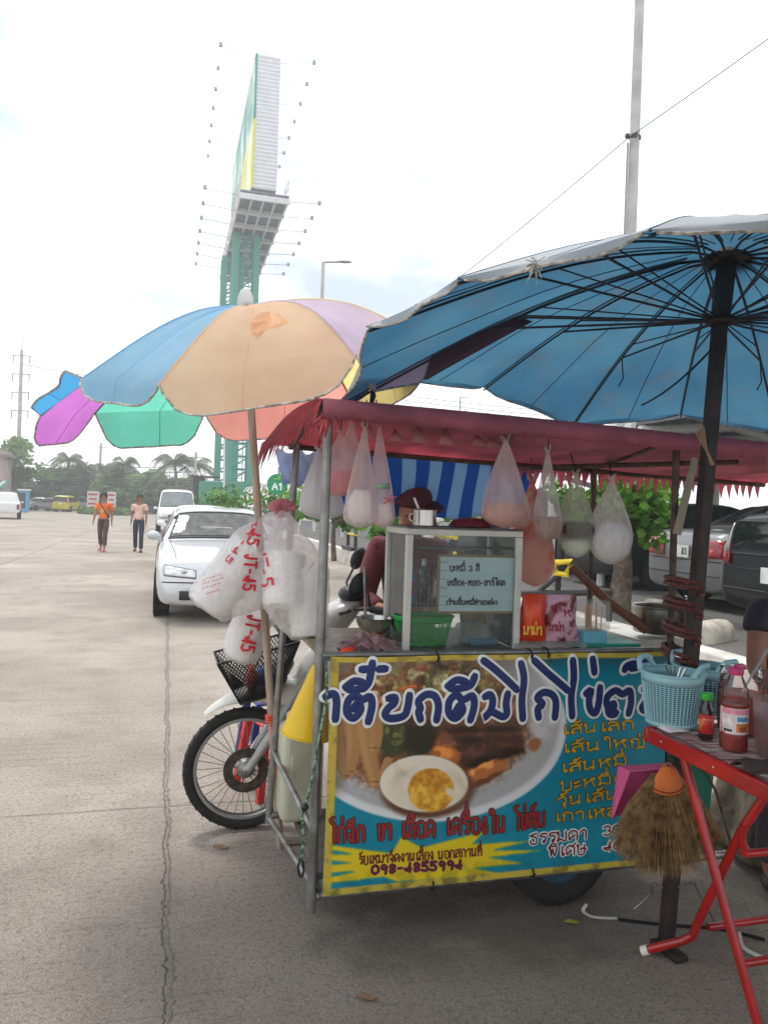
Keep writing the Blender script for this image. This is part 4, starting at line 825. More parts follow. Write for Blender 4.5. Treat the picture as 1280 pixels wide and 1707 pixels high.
hang_bag('white_bag', 'small white knotted bag hung high behind the red knotted strip', 585, 700, 812, 46, .2, fw_, .8, [(peach, .7, .95, .8, .05)], .7, top=up_(585, 690, .2), seed=10)
# printed marks on two of the bags
b = MB(); p = C(0, 0, 0)
for dx, dy in ((0, 0), (3, -6), (8, -4), (-5, -3), (6, 3), (-6, 4)): b.tube([KW(648, 834, -.01), KW(648 + dx * 1.6, 834 + dy * 1.6, -.01)], .0022, 5)
b.build('leaf_print', mat('ink_leaf', (206, 84, 84), .5), COL.objects['white_bag.001'])
b = MB(); b.add([KW(627, 806, -.008), KW(650, 806, -.004), KW(650, 815, -.004), KW(627, 815, -.008)], [(0, 1, 2, 3)]); b.build('green_print', mat('ink_green', (130, 166, 130), .5), COL.objects['white_bag.001'], solid=.0005)
# ================================================================ many-coloured umbrella
def dome(apex, tips, name, mats, root, bulge=.16, nr=10, ns=8, scallop=.03, flap=0.0, flaps=None, droop=None, crease=.012):
    """umbrella cloth: one mesh per panel, from the apex to neighbouring rib tips, a hanging flap below the rim"""
    n = len(tips); cen = sum((V(t) for t in tips), V()) / n; axis = (V(apex) - cen).normalized()
    out = []
    def rib(k, t):
        p = V(apex).lerp(V(tips[k % n]), t); L = (V(tips[k % n]) - V(apex)).length
        return p + axis * (L * bulge * math.sin(math.pi * t) * (1.15 - .3 * t))
    for k in range(n):
        rows = []
        for j in range(nr + 1):
            t = .02 + .98 * j / nr; A, B = rib(k, t), rib(k + 1, t); row = []
            for i in range(ns + 1):
                s = i / ns; q = A.lerp(B, s); e = math.sin(math.pi * s)
                q = q.lerp(V(apex).lerp(cen, t), scallop * t * e) - axis * (.02 * e * t * (1 - t) * 2)
                q += axis * (e * crease * (math.sin(s * 17 + t * 5 + k) + .5 * math.sin(s * 41 + t * 13 + 2 * k)) * t * (1.05 - t))
                row.append(q)
            rows.append(row)
        if flap:
            last = rows[-1]; f = flaps[k] if flaps else (0, 0, -1)
            for j in range(1, 4):
                t = j / 3; row = []
                for i, q in enumerate(last):
                    s = i / ns; e = 1 if k == 6 and flaps else min(1, 5.5 * min(s, 1 - s)) ** .5
                    d = V(f) * (flap * t * (.28 + .72 * e)); mid = (last[0] + last[-1]) / 2
                    row.append(q + d + (mid - q) * (.05 * t) + (q - cen).normalized() * (.012 * math.sin(s * 9 + k * 2) * t))
                rows.append(row)
        b = MB(); b.grid(rows); mid_ = b.f[len(b.f) // 3]; nn_ = (b.v[mid_[1]] - b.v[mid_[0]]).cross(b.v[mid_[2]] - b.v[mid_[0]])
        if nn_.dot(axis) < 0: b.f = [f_[::-1] for f_ in b.f]
        o = b.build(name, mats[k % len(mats)], root, recalc=False); out.append((o, rows))
    return out, rib, axis, cen
def tipmat(nm, c, c2=None): return mat('umbrella_' + nm, c, .7, scale=3.5, var=.10, col2=c2, trans=.62, bump=.5, bscale=11)
U1 = [W(265, 640, 2.64), W(593, 592, 2.70), W(722, 580, 3.2), W(585, 664, 3.75), W(341, 683, 3.98), W(158, 688, 3.75), W(68, 692, 3.38), W(138, 630, 2.94)]
ap1 = W(410, 511, 3.14)
um = thing('beach_umbrella', 'weathered umbrella of orange, blue, purple, yellow, red and teal panels on a wooden pole', 'umbrella', G(467, 1415))
ms = [tipmat('orange', (254, 220, 186)), tipmat('lilac', (230, 216, 242)), tipmat('yellow', (246, 228, 150)), tipmat('salmon', (246, 166, 152)), tipmat('teal', (118, 212, 186)), tipmat('magenta', (198, 120, 200)), tipmat('blue', (84, 168, 216)), tipmat('light_blue', (160, 212, 244))]
flaps = [(0.04, -.25, -1.0), (0.1, -.1, -1), (.1, 0, -1), (0, .1, -1.25), (0, .1, -1.3), (-.62, .1, -1.05), (-.34, -.1, .20), (-.05, -.15, -.62)]
pan, rib, ax1, cen1 = dome(ap1, U1, 'panel', ms, um, .135, 12, 14, .02, .135, flaps, crease=.022)
trim = mat('frayed_trim', (206, 200, 190), .8, scale=60, col2=(120, 116, 110))
for k, (o, rows) in enumerate(pan):
    b = MB(); b.tube([r[0] for r in rows[12:]] + rows[-1][1:] + [r[-1] for r in reversed(rows[12:-1])], .0045, 5); b.build('hem', trim, o)
    b = MB(); b.tube([r[0] for r in rows[:13]], .003, 5); b.tube([r[6] for r in rows[1:]], .0016, 4); b.build('seam', ms[k], o)
# orange patch lifted by the wind on the front panel
q = pan[0][1]; b = MB(); nrm_ = (q[7][7] - cen1).normalized()
def on_panel(s, t, d=0.0):
    i = min(11, int(s * 14 * .999 * 12 / 14)); j = min(11, int(t * 12 * .999)); fi, fj = s * 12 - i, t * 12 - j
    return q[j][i].lerp(q[j][i + 1], fi).lerp(q[j + 1][i].lerp(q[j + 1][i + 1], fi), fj) + nrm_ * d
ed = [(.50, .66, .010), (.47, .59, .020), (.50, .52, .008), (.56, .46, .003), (.63, .43, .0025), (.72, .45, .0025), (.80, .52, .0025), (.86, .62, .0025), (.74, .66, .003), (.62, .67, .004), (.56, .70, .012)]
b.add([on_panel(.66, .57, .004)] + [on_panel(*e) for e in ed], [(0, i + 1, (i + 1) % len(ed) + 1) for i in range(len(ed))])
b.build('torn_patch', mat('patch_orange', (238, 196, 156), .75, trans=.6, bump=.4, bscale=14), pan[0][0], smooth=False)
wood2 = mat('pole_wood', (186, 166, 148), .6, scale=4, stretch=(9, 9, .6), col2=(150, 130, 112), bump=.1)
pf = G(467, 1415) + V((0, 0, .002)); pt_ = W(418, 672, 3.16)
b = MB(); b.tube([pf, pf.lerp(pt_, .04), pf.lerp(pt_, .5), pt_], [.012, .0165, .0165, .0155], 14); b.build('pole', wood2, um)
b = MB(); b.tube([pt_, cen1.lerp(ap1, .5), ap1 + ax1 * .02], [.013, .012, .010], 10); b.build('upper_pole', steel, um)
hubp = ap1 - ax1 * .10; ring = pt_.lerp(ap1, .05)
for k in range(8):
    b = MB(); b.tube([rib(k, t) - ax1 * .006 for t in [i / 8 for i in range(9)]], .0035, 6); b.tube([ring, rib(k, .5) - ax1 * .006], .003, 6); b.build('rib', steel, um)
b = MB(); b.lathe([(.02, 0), (.034, .02), (.03, .05), (.02, .075), (.002, .085)], 14, Matrix.Translation(ap1 - ax1 * .01)); b.build('finial_bag', bagmat('film_cap', (226, 226, 222), .75), um)

# ================================================================ big blue umbrella
b2 = thing('market_umbrella', 'large faded blue market umbrella on a dark brown pole tied to the cart', 'umbrella', G(1110, 1590))
ub = V((1.18, 2.74, 0))
def tip(theta, R=1.31, z=None):
    a = rad(theta); x = ub.x - R * math.sin(a); y = ub.y - R * math.cos(a)
    return V((x, y, z if z is not None else 2.02 + .085 * math.cos(a)))
T2 = [W(615, 543, 2.24), W(566, 674, 2.84), W(640, 622, 3.34), W(806, 645, 3.78), W(956, 705, 4.0), W(1134, 690, 4.08)]
T2 += [tip(a) for a in (214, 236, 258, 280, 302, 324, 346, 8, 30, 51)]
ap2 = V((1.19, 2.78, 2.47))
bl = cloth2('umbrella_big_blue', ((58, 106, 136), (78, 130, 156)), (214, 222, 228), .50)
blo = mat('umbrella_faded', (196, 212, 222), .8, scale=4, col2=(160, 184, 198), trans=.85)
patch = mat('umbrella_patch', (78, 62, 88), .8, trans=.25)
pan2, rib2, ax2, cen2 = dome(ap2, T2, 'panel', [bl], b2, .052, 12, 8, .012, 0.02, [(0, 0, -1)] * 16, crease=.02)
for k, (o, rows) in enumerate(pan2):
    b = MB(); b.tube([r[4] - ax2 * .001 for r in rows[1:13]], .0022, 4); b.tube([r[0] - ax2 * .002 for r in rows[1:13]], .004, 4); b.build('seam', mat('seam_dirt', (70, 96, 110), .9), o)
    b = MB(); b.tube(rows[-1], .004, 5); b.build('hem', trim, o)
    if k == 2:
        b = MB(); b.grid([[p - ax2 * .006 for p in r[:4]] for r in rows[7:13]]); b.build('dark_patch', patch, o, solid=.001)
dk = mat('dark_pole', (62, 50, 46), .6, .2, scale=12, col2=(44, 36, 34), bump=.15); ribm = mat('rib_dark', (40, 44, 52), .5, .3)
f2 = G(1110, 1578); r2 = W(1200, 535, 2.84); h2 = W(1213, 430, 2.86); c2 = f2 + V((0, 0, .0))
def sq_tube(bld, a, c, w_): bld.tube([a, c], w_ * .72, 4, up=EX + EY)
b = MB(); sq_tube(b, f2 + V((0, 0, .02)), r2, .042); b.build('pole', dk, b2, smooth=False, bevel=.004)
b = MB(); sq_tube(b, r2, h2 + V((0, 0, .02)), .05); b.build('upper_pole', dk, b2, smooth=False, bevel=.004)
b = MB(); b.lathe([(.05, -.012), (.055, 0), (.05, .012)], 18, Matrix.Translation(r2)); b.build('sliding_ring', dk, b2)
b = MB(); b.lathe([(.085, -.016), (.095, 0), (.085, .02)], 20, Matrix.Translation(h2)); b.build('hub', dk, b2)
for k in range(16):
    b = MB(); rp_ = [rib2(k, .12 + .88 * i / 10) - ax2 * .016 for i in range(11)]
    b.tube([h2] + rp_, .0045, 6); m2 = rib2(k, .60) - ax2 * .018
    b.tube([r2, m2], .0045, 5); b.tube([r2 + V((0.012, 0, .0)), m2.lerp(rib2(k, .52), 1) - ax2 * .02], .003, 5); b.build('rib', ribm, b2)
    if k in (4, 6): b = MB(); b.tube([m2, m2 - V((0, 0, .09)) + EX * .01, m2 - V((.01, 0, .13))], .003, 5); b.build('loose_cord', ribm, b2)
b = MB(); b.tube(sag(W(1183, 585, 2.7), W(1070, 675, 3.1), .02), .004, 6); b.build('slack_wire', ribm, b2)
b = MB()
q = W(893, 437, 1.58)
for k in range(26): b.tube([q, q + V((rnd.uniform(-.02, .02), rnd.uniform(-.015, .015), rnd.uniform(-.045, .012)))], .0012, 4)
b.build('frayed_threads', trim, b2)
b = MB(); b.box(G(1114, 1590) + V((0, 0, .012)), (.055, .13, .02), Matrix.Rotation(YAW + .1, 3, 'Z')); b.build('foot_plate', dk, b2, bevel=.004)
# tie from the umbrella corner to the canopy pole, black strap
strap = thing('black_strap', 'black rubber strap tying the blue umbrella corner to the canopy', 'strap', W(620, 690, 2.75))
b = MB(); b.tube([W(621, 640, 2.85), W(622, 660, 2.8), W(618, 676, 2.74), W(606, 690, 2.70), W(596, 697, 2.68)], [.004, .011, .006, .008, .004], 8); b.build('strap_band', blackp, strap)
# ---------------------------------------------------------------- ropes
def rope(name, label, pts, r, col, col2, turns=None):
    m = mat('rope_' + name, col, .8, scale=70, col2=col2, lo=.45, hi=.55, bump=.5, bscale=120); b = MB()
    for q in pts: b.tube(smooth_path(q, 5), r, 7)
    o = b.build(name, m, loc=pts[0][0]); setp(o, label, 'rope'); return o
rope('green_rope', 'green and white cord hanging down along the left front post of the cart', [[KW(541, 1090, -.03), KW(545, 1130, -.032), KW(543, 1170, -.03), KW(530, 1240, -.03), KW(522, 1290, -.028), KW(510, 1340, -.03), KW(506, 1352, -.03)], [KW(508, 1345, -.03), KW(504, 1360, -.03), KW(506, 1400, -.03), KW(503, 1430, -.03)]], .005, (46, 84, 62), (140, 168, 142))
b = MB(); b.ball(KW(508, 1346, -.03), .014, 10); b.tube(smooth_path([KW(502, 1430, -.03), KW(497, 1445, -.03), KW(500, 1462, -.03), KW(506, 1455, -.03), KW(504, 1435, -.03)], 4), .004, 6); setp(b.build('cord_loop', blackp, loc=KW(508, 1346, -.03)), 'black cord knot and loop at the end of the green rope', 'cord')
def wind(cpt, ax, r, turns, pitch, n=14):
    t = V(ax).normalized(); a, c = frame(t); return [V(cpt) + a * (r * math.cos(2 * math.pi * i / n)) + c * (r * math.sin(2 * math.pi * i / n)) + t * (pitch * i / n) for i in range(int(turns * n) + 1)]
pa_ = pf.lerp(pt_, .30); pax = pt_ - pf
rope('red_rope', 'orange red cord wound round the wooden umbrella pole beside the motorcycle', [wind(pa_, pax, .022, 3, .012), [pa_ - V((0, .02, .0)), pa_ + EX * .02 - V((0, .02, .12)), pa_ + EX * .045 - V((0, .02, .27))], [pa_ + EX * .012 - V((0, .02, .01)), pa_ + EX * .035 - V((0, .022, .15)), pa_ + EX * .065 - V((0, .02, .28))]], .006, (206, 74, 50), (226, 120, 92))
b = MB()
for k in range(5): b.ball(pa_ + EX * (.045 + .012 * (k % 3)) - V((0, .02, .28 + .022 * k)), .013, 8)
b.tube(smooth_path([pa_ + EX * .06 - V((0, .02, .29)), pa_ + EX * .085 - V((0, .02, .33)), pa_ + EX * .08 - V((0, .02, .40)), pa_ + EX * .055 - V((0, .02, .38))], 4), .006, 6); setp(b.build('black_knot', blackp, loc=pa_ - V((0, 0, .35))), 'black knotted cord hanging below the orange red cord', 'cord')
b = MB(); m_ = None; lines = []
for zz, s in ((1010, 0), (1046, 1), (1090, 2), (1130, 3)):
    pc = W(1150 - (zz - 1000) * .11, zz - 35, 2.86); lines.append(wind(pc, EX + V((0, 0, -.55)), .001, 1, .001, 6))
    c1 = C(CW + .005, 0, pc.z + .01); c2_ = f2.lerp(r2, (pc.z - .02) / (r2.z)); mid = (c1 + c2_) / 2; d = (c2_ - c1); lx = d.length / 2 + .035; dx = d.normalized(); dy = V((-dx.y, dx.x, 0)).normalized()
    for tt in range(2): lines.append([mid + dx * (lx * math.cos(a)) + dy * (.042 * math.sin(a)) + V((0, 0, .018 * math.cos(a) - .02 * tt + .004 * a)) for a in [2 * math.pi * i / 18 for i in range(19)]])
rope('maroon_rope', 'dark red rope lashing the big umbrella pole to the right cart post', [x for x in lines if (x[0] - x[2]).length > .01], .008, (116, 54, 48), (78, 38, 36))
b = MB(); a_, c_ = C(CW + .0, -.02, 1.79), W(1130, 930, 2.95); b.tube([C(CW + .07, -.03, 1.74), C(CW + .005, -.022, 1.44)], [.016, .02], 8, flat=.4, up=EY); setp(b.build('bamboo_strip', mat('grey_bamboo', (150, 138, 118), .7, stretch=(8, 8, 1), scale=4), loc=C(CW, -.02, 1.44)), 'pale bamboo slat wedged between the right post and the umbrella pole', 'slat')
b = MB()
for k in range(5): b.tube([W(1160 + k * 3, 722 - k * 3, 2.7), W(1178, 752, 2.68), W(1186 + k, 775, 2.68)], .004, 5)
setp(b.build('straw_bundle', mat('straw', (150, 120, 92), .8), loc=W(1178, 752, 2.68)), 'small bundle of dry straw tucked behind the dark umbrella pole at the canopy edge', 'straw')

# ================================================================ motorcycle behind the cart, facing left
moto = thing('motorcycle', 'white motorcycle with a black wire basket parked behind the food cart', 'motorcycle', C(.35, .98, 0))
MV = .98
def Mo(u, z, v=0.0): return C(u, MV + v, z)
whp = mat('white_paint', (222, 222, 214), .3, coat=.4, var=.05, scale=4); grp = mat('grey_paint', (168, 168, 164), .35, coat=.3); dkg = mat('dark_grey', (58, 58, 60), .5)
WXm = Matrix((EX, V((0, 0, 1)), EY)).transposed().to_4x4()
def wheel(u):
    T = WXm.copy(); T.translation = Mo(u, .281)
    b = MB(); n = 72
    b.lathe([(.232, -.02), (.245, -.029), (.262, -.030), (.275, -.022), (.281, 0), (.275, .022), (.262, .030), (.245, .029), (.232, .02)], n, T, cap=False); ty = b.build('wheel', rubber, moto)
    b = MB()
    for i in range(40):
        a = 2 * math.pi * i / 40
        for s in (-1, 1): b.tube([T @ V((.266 * math.cos(a), .266 * math.sin(a), s * .0305)), T @ V((.2805 * math.cos(a + .06), .2805 * math.sin(a + .06), s * .012))], .0035, 4)
    b.build('tread', mat('rubber_dark', (20, 20, 20), .8), ty)
    b = MB(); b.lathe([(.218, -.017), (.222, -.021), (.236, -.021), (.238, -.016), (.226, -.010), (.226, .010), (.238, .016), (.236, .021), (.222, .021), (.218, .017)], 60, T, cap=False); b.build('rim', mat('rim_alu', (176, 176, 174), .3, .8), ty)
    b = MB()
    for i in range(32):
        a = 2 * math.pi * i / 32; s = 1 if i % 2 else -1; q = a + (.35 if (i // 2) % 2 else -.35)
        b.tube([T @ V((.035 * math.cos(q), .035 * math.sin(q), s * .022)), T @ V((.222 * math.cos(a), .222 * math.sin(a), 0))], .0017, 5)
    b.build('spokes', mat('spoke', (120, 116, 108), .4, .8), ty)
    b = MB(); b.lathe([(.012, -.05), (.03, -.045), (.042, -.03), (.042, .03), (.03, .045), (.012, .05)], 24, T); b.build('hub', mat('hub_alu', (140, 138, 134), .45, .7), ty)
    b = MB(); b.lathe([(.058, -.042), (.102, -.042), (.102, -.038), (.058, -.038)], 40, T, cap=False)
    b.build('brake_disc', mat('disc', (110, 100, 92), .4, .8, scale=30, col2=(70, 60, 54)), ty)
    b = MB()
    for i in range(16):
        a = i * math.pi / 8; b.lathe([(.001, -.0435), (.006, -.0435)], 8, T @ Matrix.Translation(V((.09 * math.cos(a), .09 * math.sin(a), 0))), cap=False)
    b.build('disc_holes', dkg, ty)
    return ty
wu = -.16
wheel(wu); wheel(1.06)
st = Mo(.13, .80)                                    # steering head
for s in (-1, 1):
    b = MB(); b.tube([Mo(wu, .281, s * .055), Mo(wu + .015, .30, s * .058), Mo(wu + .12, .46, s * .058), Mo(wu + .28, .74, s * .055)], [.02, .019, .022, .024], 12); b.build('fork_leg', grp, moto)
b = MB(); b.tube([Mo(wu, .281, -.075), Mo(wu, .281, .075)], .012, 10); b.build('axle', steel, moto)
b = MB(); rows = []
for px, py, w_, sk in ((338, 1194, .012, .004), (352, 1180, .03, .014), (375, 1164, .048, .022), (405, 1150, .058, .046), (440, 1139, .066, .075), (475, 1133, .07, .11), (510, 1140, .072, .12), (540, 1165, .07, .10), (558, 1200, .06, .06)):
    u_, _, z_ = K(px, py, MV); rows.append([Mo(u_, z_ + d, s * w_) for s, d in ((-1, -sk), (-1, -.012), (-.75, .0), (-.3, .012), (.3, .012), (.75, 0), (1, -.012), (1, -sk))])
b.grid(rows); b.build('front_fender', whp, moto, solid=.004, sub=1)
# leg shield and front cover
MS = .11
def Mo(u, z, v=0.0): return C(u + MS, MV + v, z)
def shell(name, prof, m, par=moto, sub=2):
    rings = []
    for (u, z, wd, th) in prof: rings.append([Mo(u + th * math.cos(a) * 1.0, z + th * .25 * math.sin(a * 2) * 0, wd * math.sin(a)) for a in [2 * math.pi * i / 12 for i in range(12)]])
    b = MB(); b.loft(rings); return b.build(name, m, par, sub=sub)
shell('leg_shield', [(.20, .30, .10, .03), (.17, .40, .17, .04), (.13, .55, .19, .06), (.09, .68, .17, .08), (.09, .78, .13, .085), (.13, .86, .10, .06)], whp)
shell('front_cover', [(.02, .56, .05, .03), (.0, .64, .09, .06), (.03, .74, .10, .08), (.08, .83, .08, .07), (.12, .88, .05, .05)], whp)
shell('headlight_cowl', [(.10, .88, .07, .06), (.10, .93, .11, .10), (.14, 1.0, .13, .11), (.19, 1.05, .11, .08), (.22, 1.075, .06, .03)], mat('cowl_paint', (196, 196, 192), .3, coat=.4))
b = MB(); b.ball(Mo(.035, .97), .06, 16, (.5, 1, .75), Matrix.Rotation(YAW, 3, 'Z')); b.build('headlight', glass('lamp_glass', (230, 235, 235), .3), moto)
b = MB(); b.add([Mo(.015, .63, -.082), Mo(.10, .73, -.112), Mo(.115, .66, -.118), Mo(.055, .59, -.10)], [(0, 1, 2, 3)]); tl = b.build('turn_light', mat('turn_lens', (206, 206, 196), .2, coat=.6, col2=(170, 172, 160), scale=40), moto, solid=.008)
b = MB(); q = [Mo(.015, .63, -.088), Mo(.10, .73, -.118), Mo(.115, .66, -.124), Mo(.055, .59, -.106)]; b.tube(q, .005, 6, closed=True); b.build('lens_frame', dkg, tl)
b = MB()
for q in ([Mo(.03, .70, -.10), Mo(.10, .78, -.118), Mo(.19, .84, -.11)], [Mo(.05, .70, -.11), Mo(.13, .765, -.13), Mo(.21, .80, -.12)]): b.tube(smooth_path(q, 4), .006, 6)
b.build('cover_groove', dkg, moto)
b = MB(); b.add([Mo(.12, 1.012, -.112), Mo(.175, 1.03, -.122), Mo(.18, 1.018, -.128), Mo(.125, .998, -.12)], [(0, 1, 2, 3)]); b.build('cowl_decal', dkg, moto, solid=.003)
b = MB(); b.tube(smooth_path([Mo(.34, 1.03, -.33), Mo(.27, 1.04, -.22), Mo(.20, 1.03, -.10), Mo(.18, 1.03, 0), Mo(.20, 1.03, .10), Mo(.27, 1.04, .22), Mo(.34, 1.03, .33)], 4), .011, 8); hb = b.build('handlebar', dkg, moto)
for s in (-1, 1):
    b = MB(); b.tube([Mo(.255, 1.04, s * .20), Mo(.355, 1.03, s * .35)], .018, 10); b.build('grip', rubber, hb)
for s, c in ((-1, W(597, 976, 3.36)), (1, Mo(.30, 1.24, .27))):
    b = MB(); b.tube([Mo(.25, 1.05, s * .19), Mo(.23, 1.12, s * .22), c], .006, 7); mr = b.build('mirror', dkg, moto)
    R3 = Matrix.Rotation(YAW, 3, 'Z') @ Matrix.Rotation(rad(25), 3, 'Y'); b = MB(); b.ball(c, .062, 14, (.62, .35, 1.0), R3); b.build('mirror_shell', blackp, mr)
b = MB(); b.ball(Mo(.20, 1.09, -.03), .06, 12, (1.1, 1.3, .7), Matrix.Rotation(YAW, 3, 'Z')); b.build('instrument_cover', blackp, moto)
shell('body_cover', [(.22, .34, .10, .05), (.40, .42, .10, .1), (.62, .55, .12, .14), (.85, .66, .13, .12), (1.15, .74, .10, .08), (1.3, .78, .05, .03)], whp, sub=1)
b = MB(); b.loft([[Mo(u + 0, z + h * math.sin(a), w_ * math.cos(a)) for a in [2 * math.pi * i / 14 for i in range(14)]] for u, z, w_, h in ((.5, .70, .09, .03), (.62, .75, .13, .045), (.9, .77, .14, .05), (1.15, .81, .11, .04), (1.22, .82, .05, .02))]); b.build('seat', mat('seat_vinyl', (34, 32, 32), .6, bump=.2), moto, sub=1)
b = MB(); b.box(Mo(.48, .30), (.34, .2, .22), Matrix.Rotation(YAW, 3, 'Z')); b.build('engine', mat('engine', (110, 108, 104), .5, .6, scale=14), moto, bevel=.03)
b = MB(); b.tube([Mo(.55, .28, .09), Mo(.60, .15, .16), Mo(.62, 0.012, .2)], .011, 8); b.tube([Mo(.55, .28, -.09), Mo(.60, .15, -.13), Mo(.62, 0.012, -.15)], .011, 8); b.build('stand', steel, moto)
# wire basket
MS = 0.0
bk = []
TL, TR = (-.31, .79), (.05, .885)
def bp(s, t, k):    # s along, t up 0..1, k across -1..1
    bot = Mo(-.20 + .17 * s, .60 + .045 * s, k * .10); top = Mo(TL[0] + (TR[0] - TL[0]) * s, TL[1] + (TR[1] - TL[1]) * s, k * .145); return bot.lerp(top, t)
def meshgrid(bld, f, na, nb, r=.0022):
    for i in range(-nb, na + 1):
        for sg in (1, -1):
            pts = []
            for j in range(nb + 1):
                a = i + j if sg > 0 else na - i - j
                if 0 <= a <= na: pts.append(f(a / na, j / nb))
            if len(pts) > 1: bld.tube([pts[0], pts[-1]], r, 4)
b = MB(); meshgrid(b, lambda s, t: bp(s, t, -1), 22, 13); meshgrid(b, lambda s, t: bp(s, t, 1), 22, 13); meshgrid(b, lambda s, t: bp(0, t, s * 2 - 1), 16, 13); meshgrid(b, lambda s, t: bp(1, t, s * 2 - 1), 16, 13); meshgrid(b, lambda s, t: bp(s, 0, t * 2 - 1), 14, 14)
bm_ = b.build('basket_mesh', blackp, moto, smooth=False)
b = MB()
for t in (0, 1): b.tube([bp(0, t, -1), bp(1, t, -1), bp(1, t, 1), bp(0, t, 1)], .0055, 6, closed=True)
for s, k in ((0, -1), (1, -1), (1, 1), (0, 1)): b.tube([bp(s, 0, k), bp(s, 1, k)], .0045, 6)
b.build('basket_rim', blackp, bm_)
def lump(name, label, cat, c, r, m, sq=(1, 1, 1), seed=0, amp=.12):
    q = random.Random(seed); ph = [q.uniform(0, 6) for _ in range(6)]; b = MB(); b.ball((0, 0, 0), r, 22, sq)
    b.v = [V(c) + p * (1 + amp * math.sin(p.x / r * 4 + ph[0]) * math.sin(p.z / r * 5 + ph[1]) + amp * .5 * math.sin(p.y / r * 9 + ph[2])) for p in b.v]
    return setp(b.build(name, m, loc=c), label, cat)
lump('folded_cloth', 'folded blue cloth inside the motorcycle basket', 'cloth', Mo(-.06, .70, .0), .085, mat('blue_cloth', (70, 104, 160), .8), (.9, .8, .7), 1)
lump('red_bundle', 'bundle of red cord inside the left end of the motorcycle basket', 'cord', Mo(-.15, .70, -.05), .05, mat('red_bundle', (186, 70, 60), .8, scale=40, col2=(220, 130, 110)), (.5, .7, 1.3), 2)
lump('grey_pouch', 'crumpled grey pouch inside the right end of the motorcycle basket', 'pouch', Mo(-.02, .76, -.04), .06, mat('grey_pouch', (176, 176, 182), .5), (1, .8, .9), 3)
b = MB()
q = Mo(.02, .90, -.04)
for i in range(60): a = rnd.uniform(0, 6.28); rr = rnd.uniform(.03, .085); b.tube([q - V((0, 0, .06)), q + EX * (rr * math.cos(a)) + EY * (rr * math.sin(a) * .7) + V((0, 0, rnd.uniform(-.01, .06)))], .003, 4)
setp(b.build('purple_tassel', mat('purple_tassel', (58, 44, 78), .8), loc=q), 'dark purple tassel brush sticking out of the motorcycle basket', 'brush')
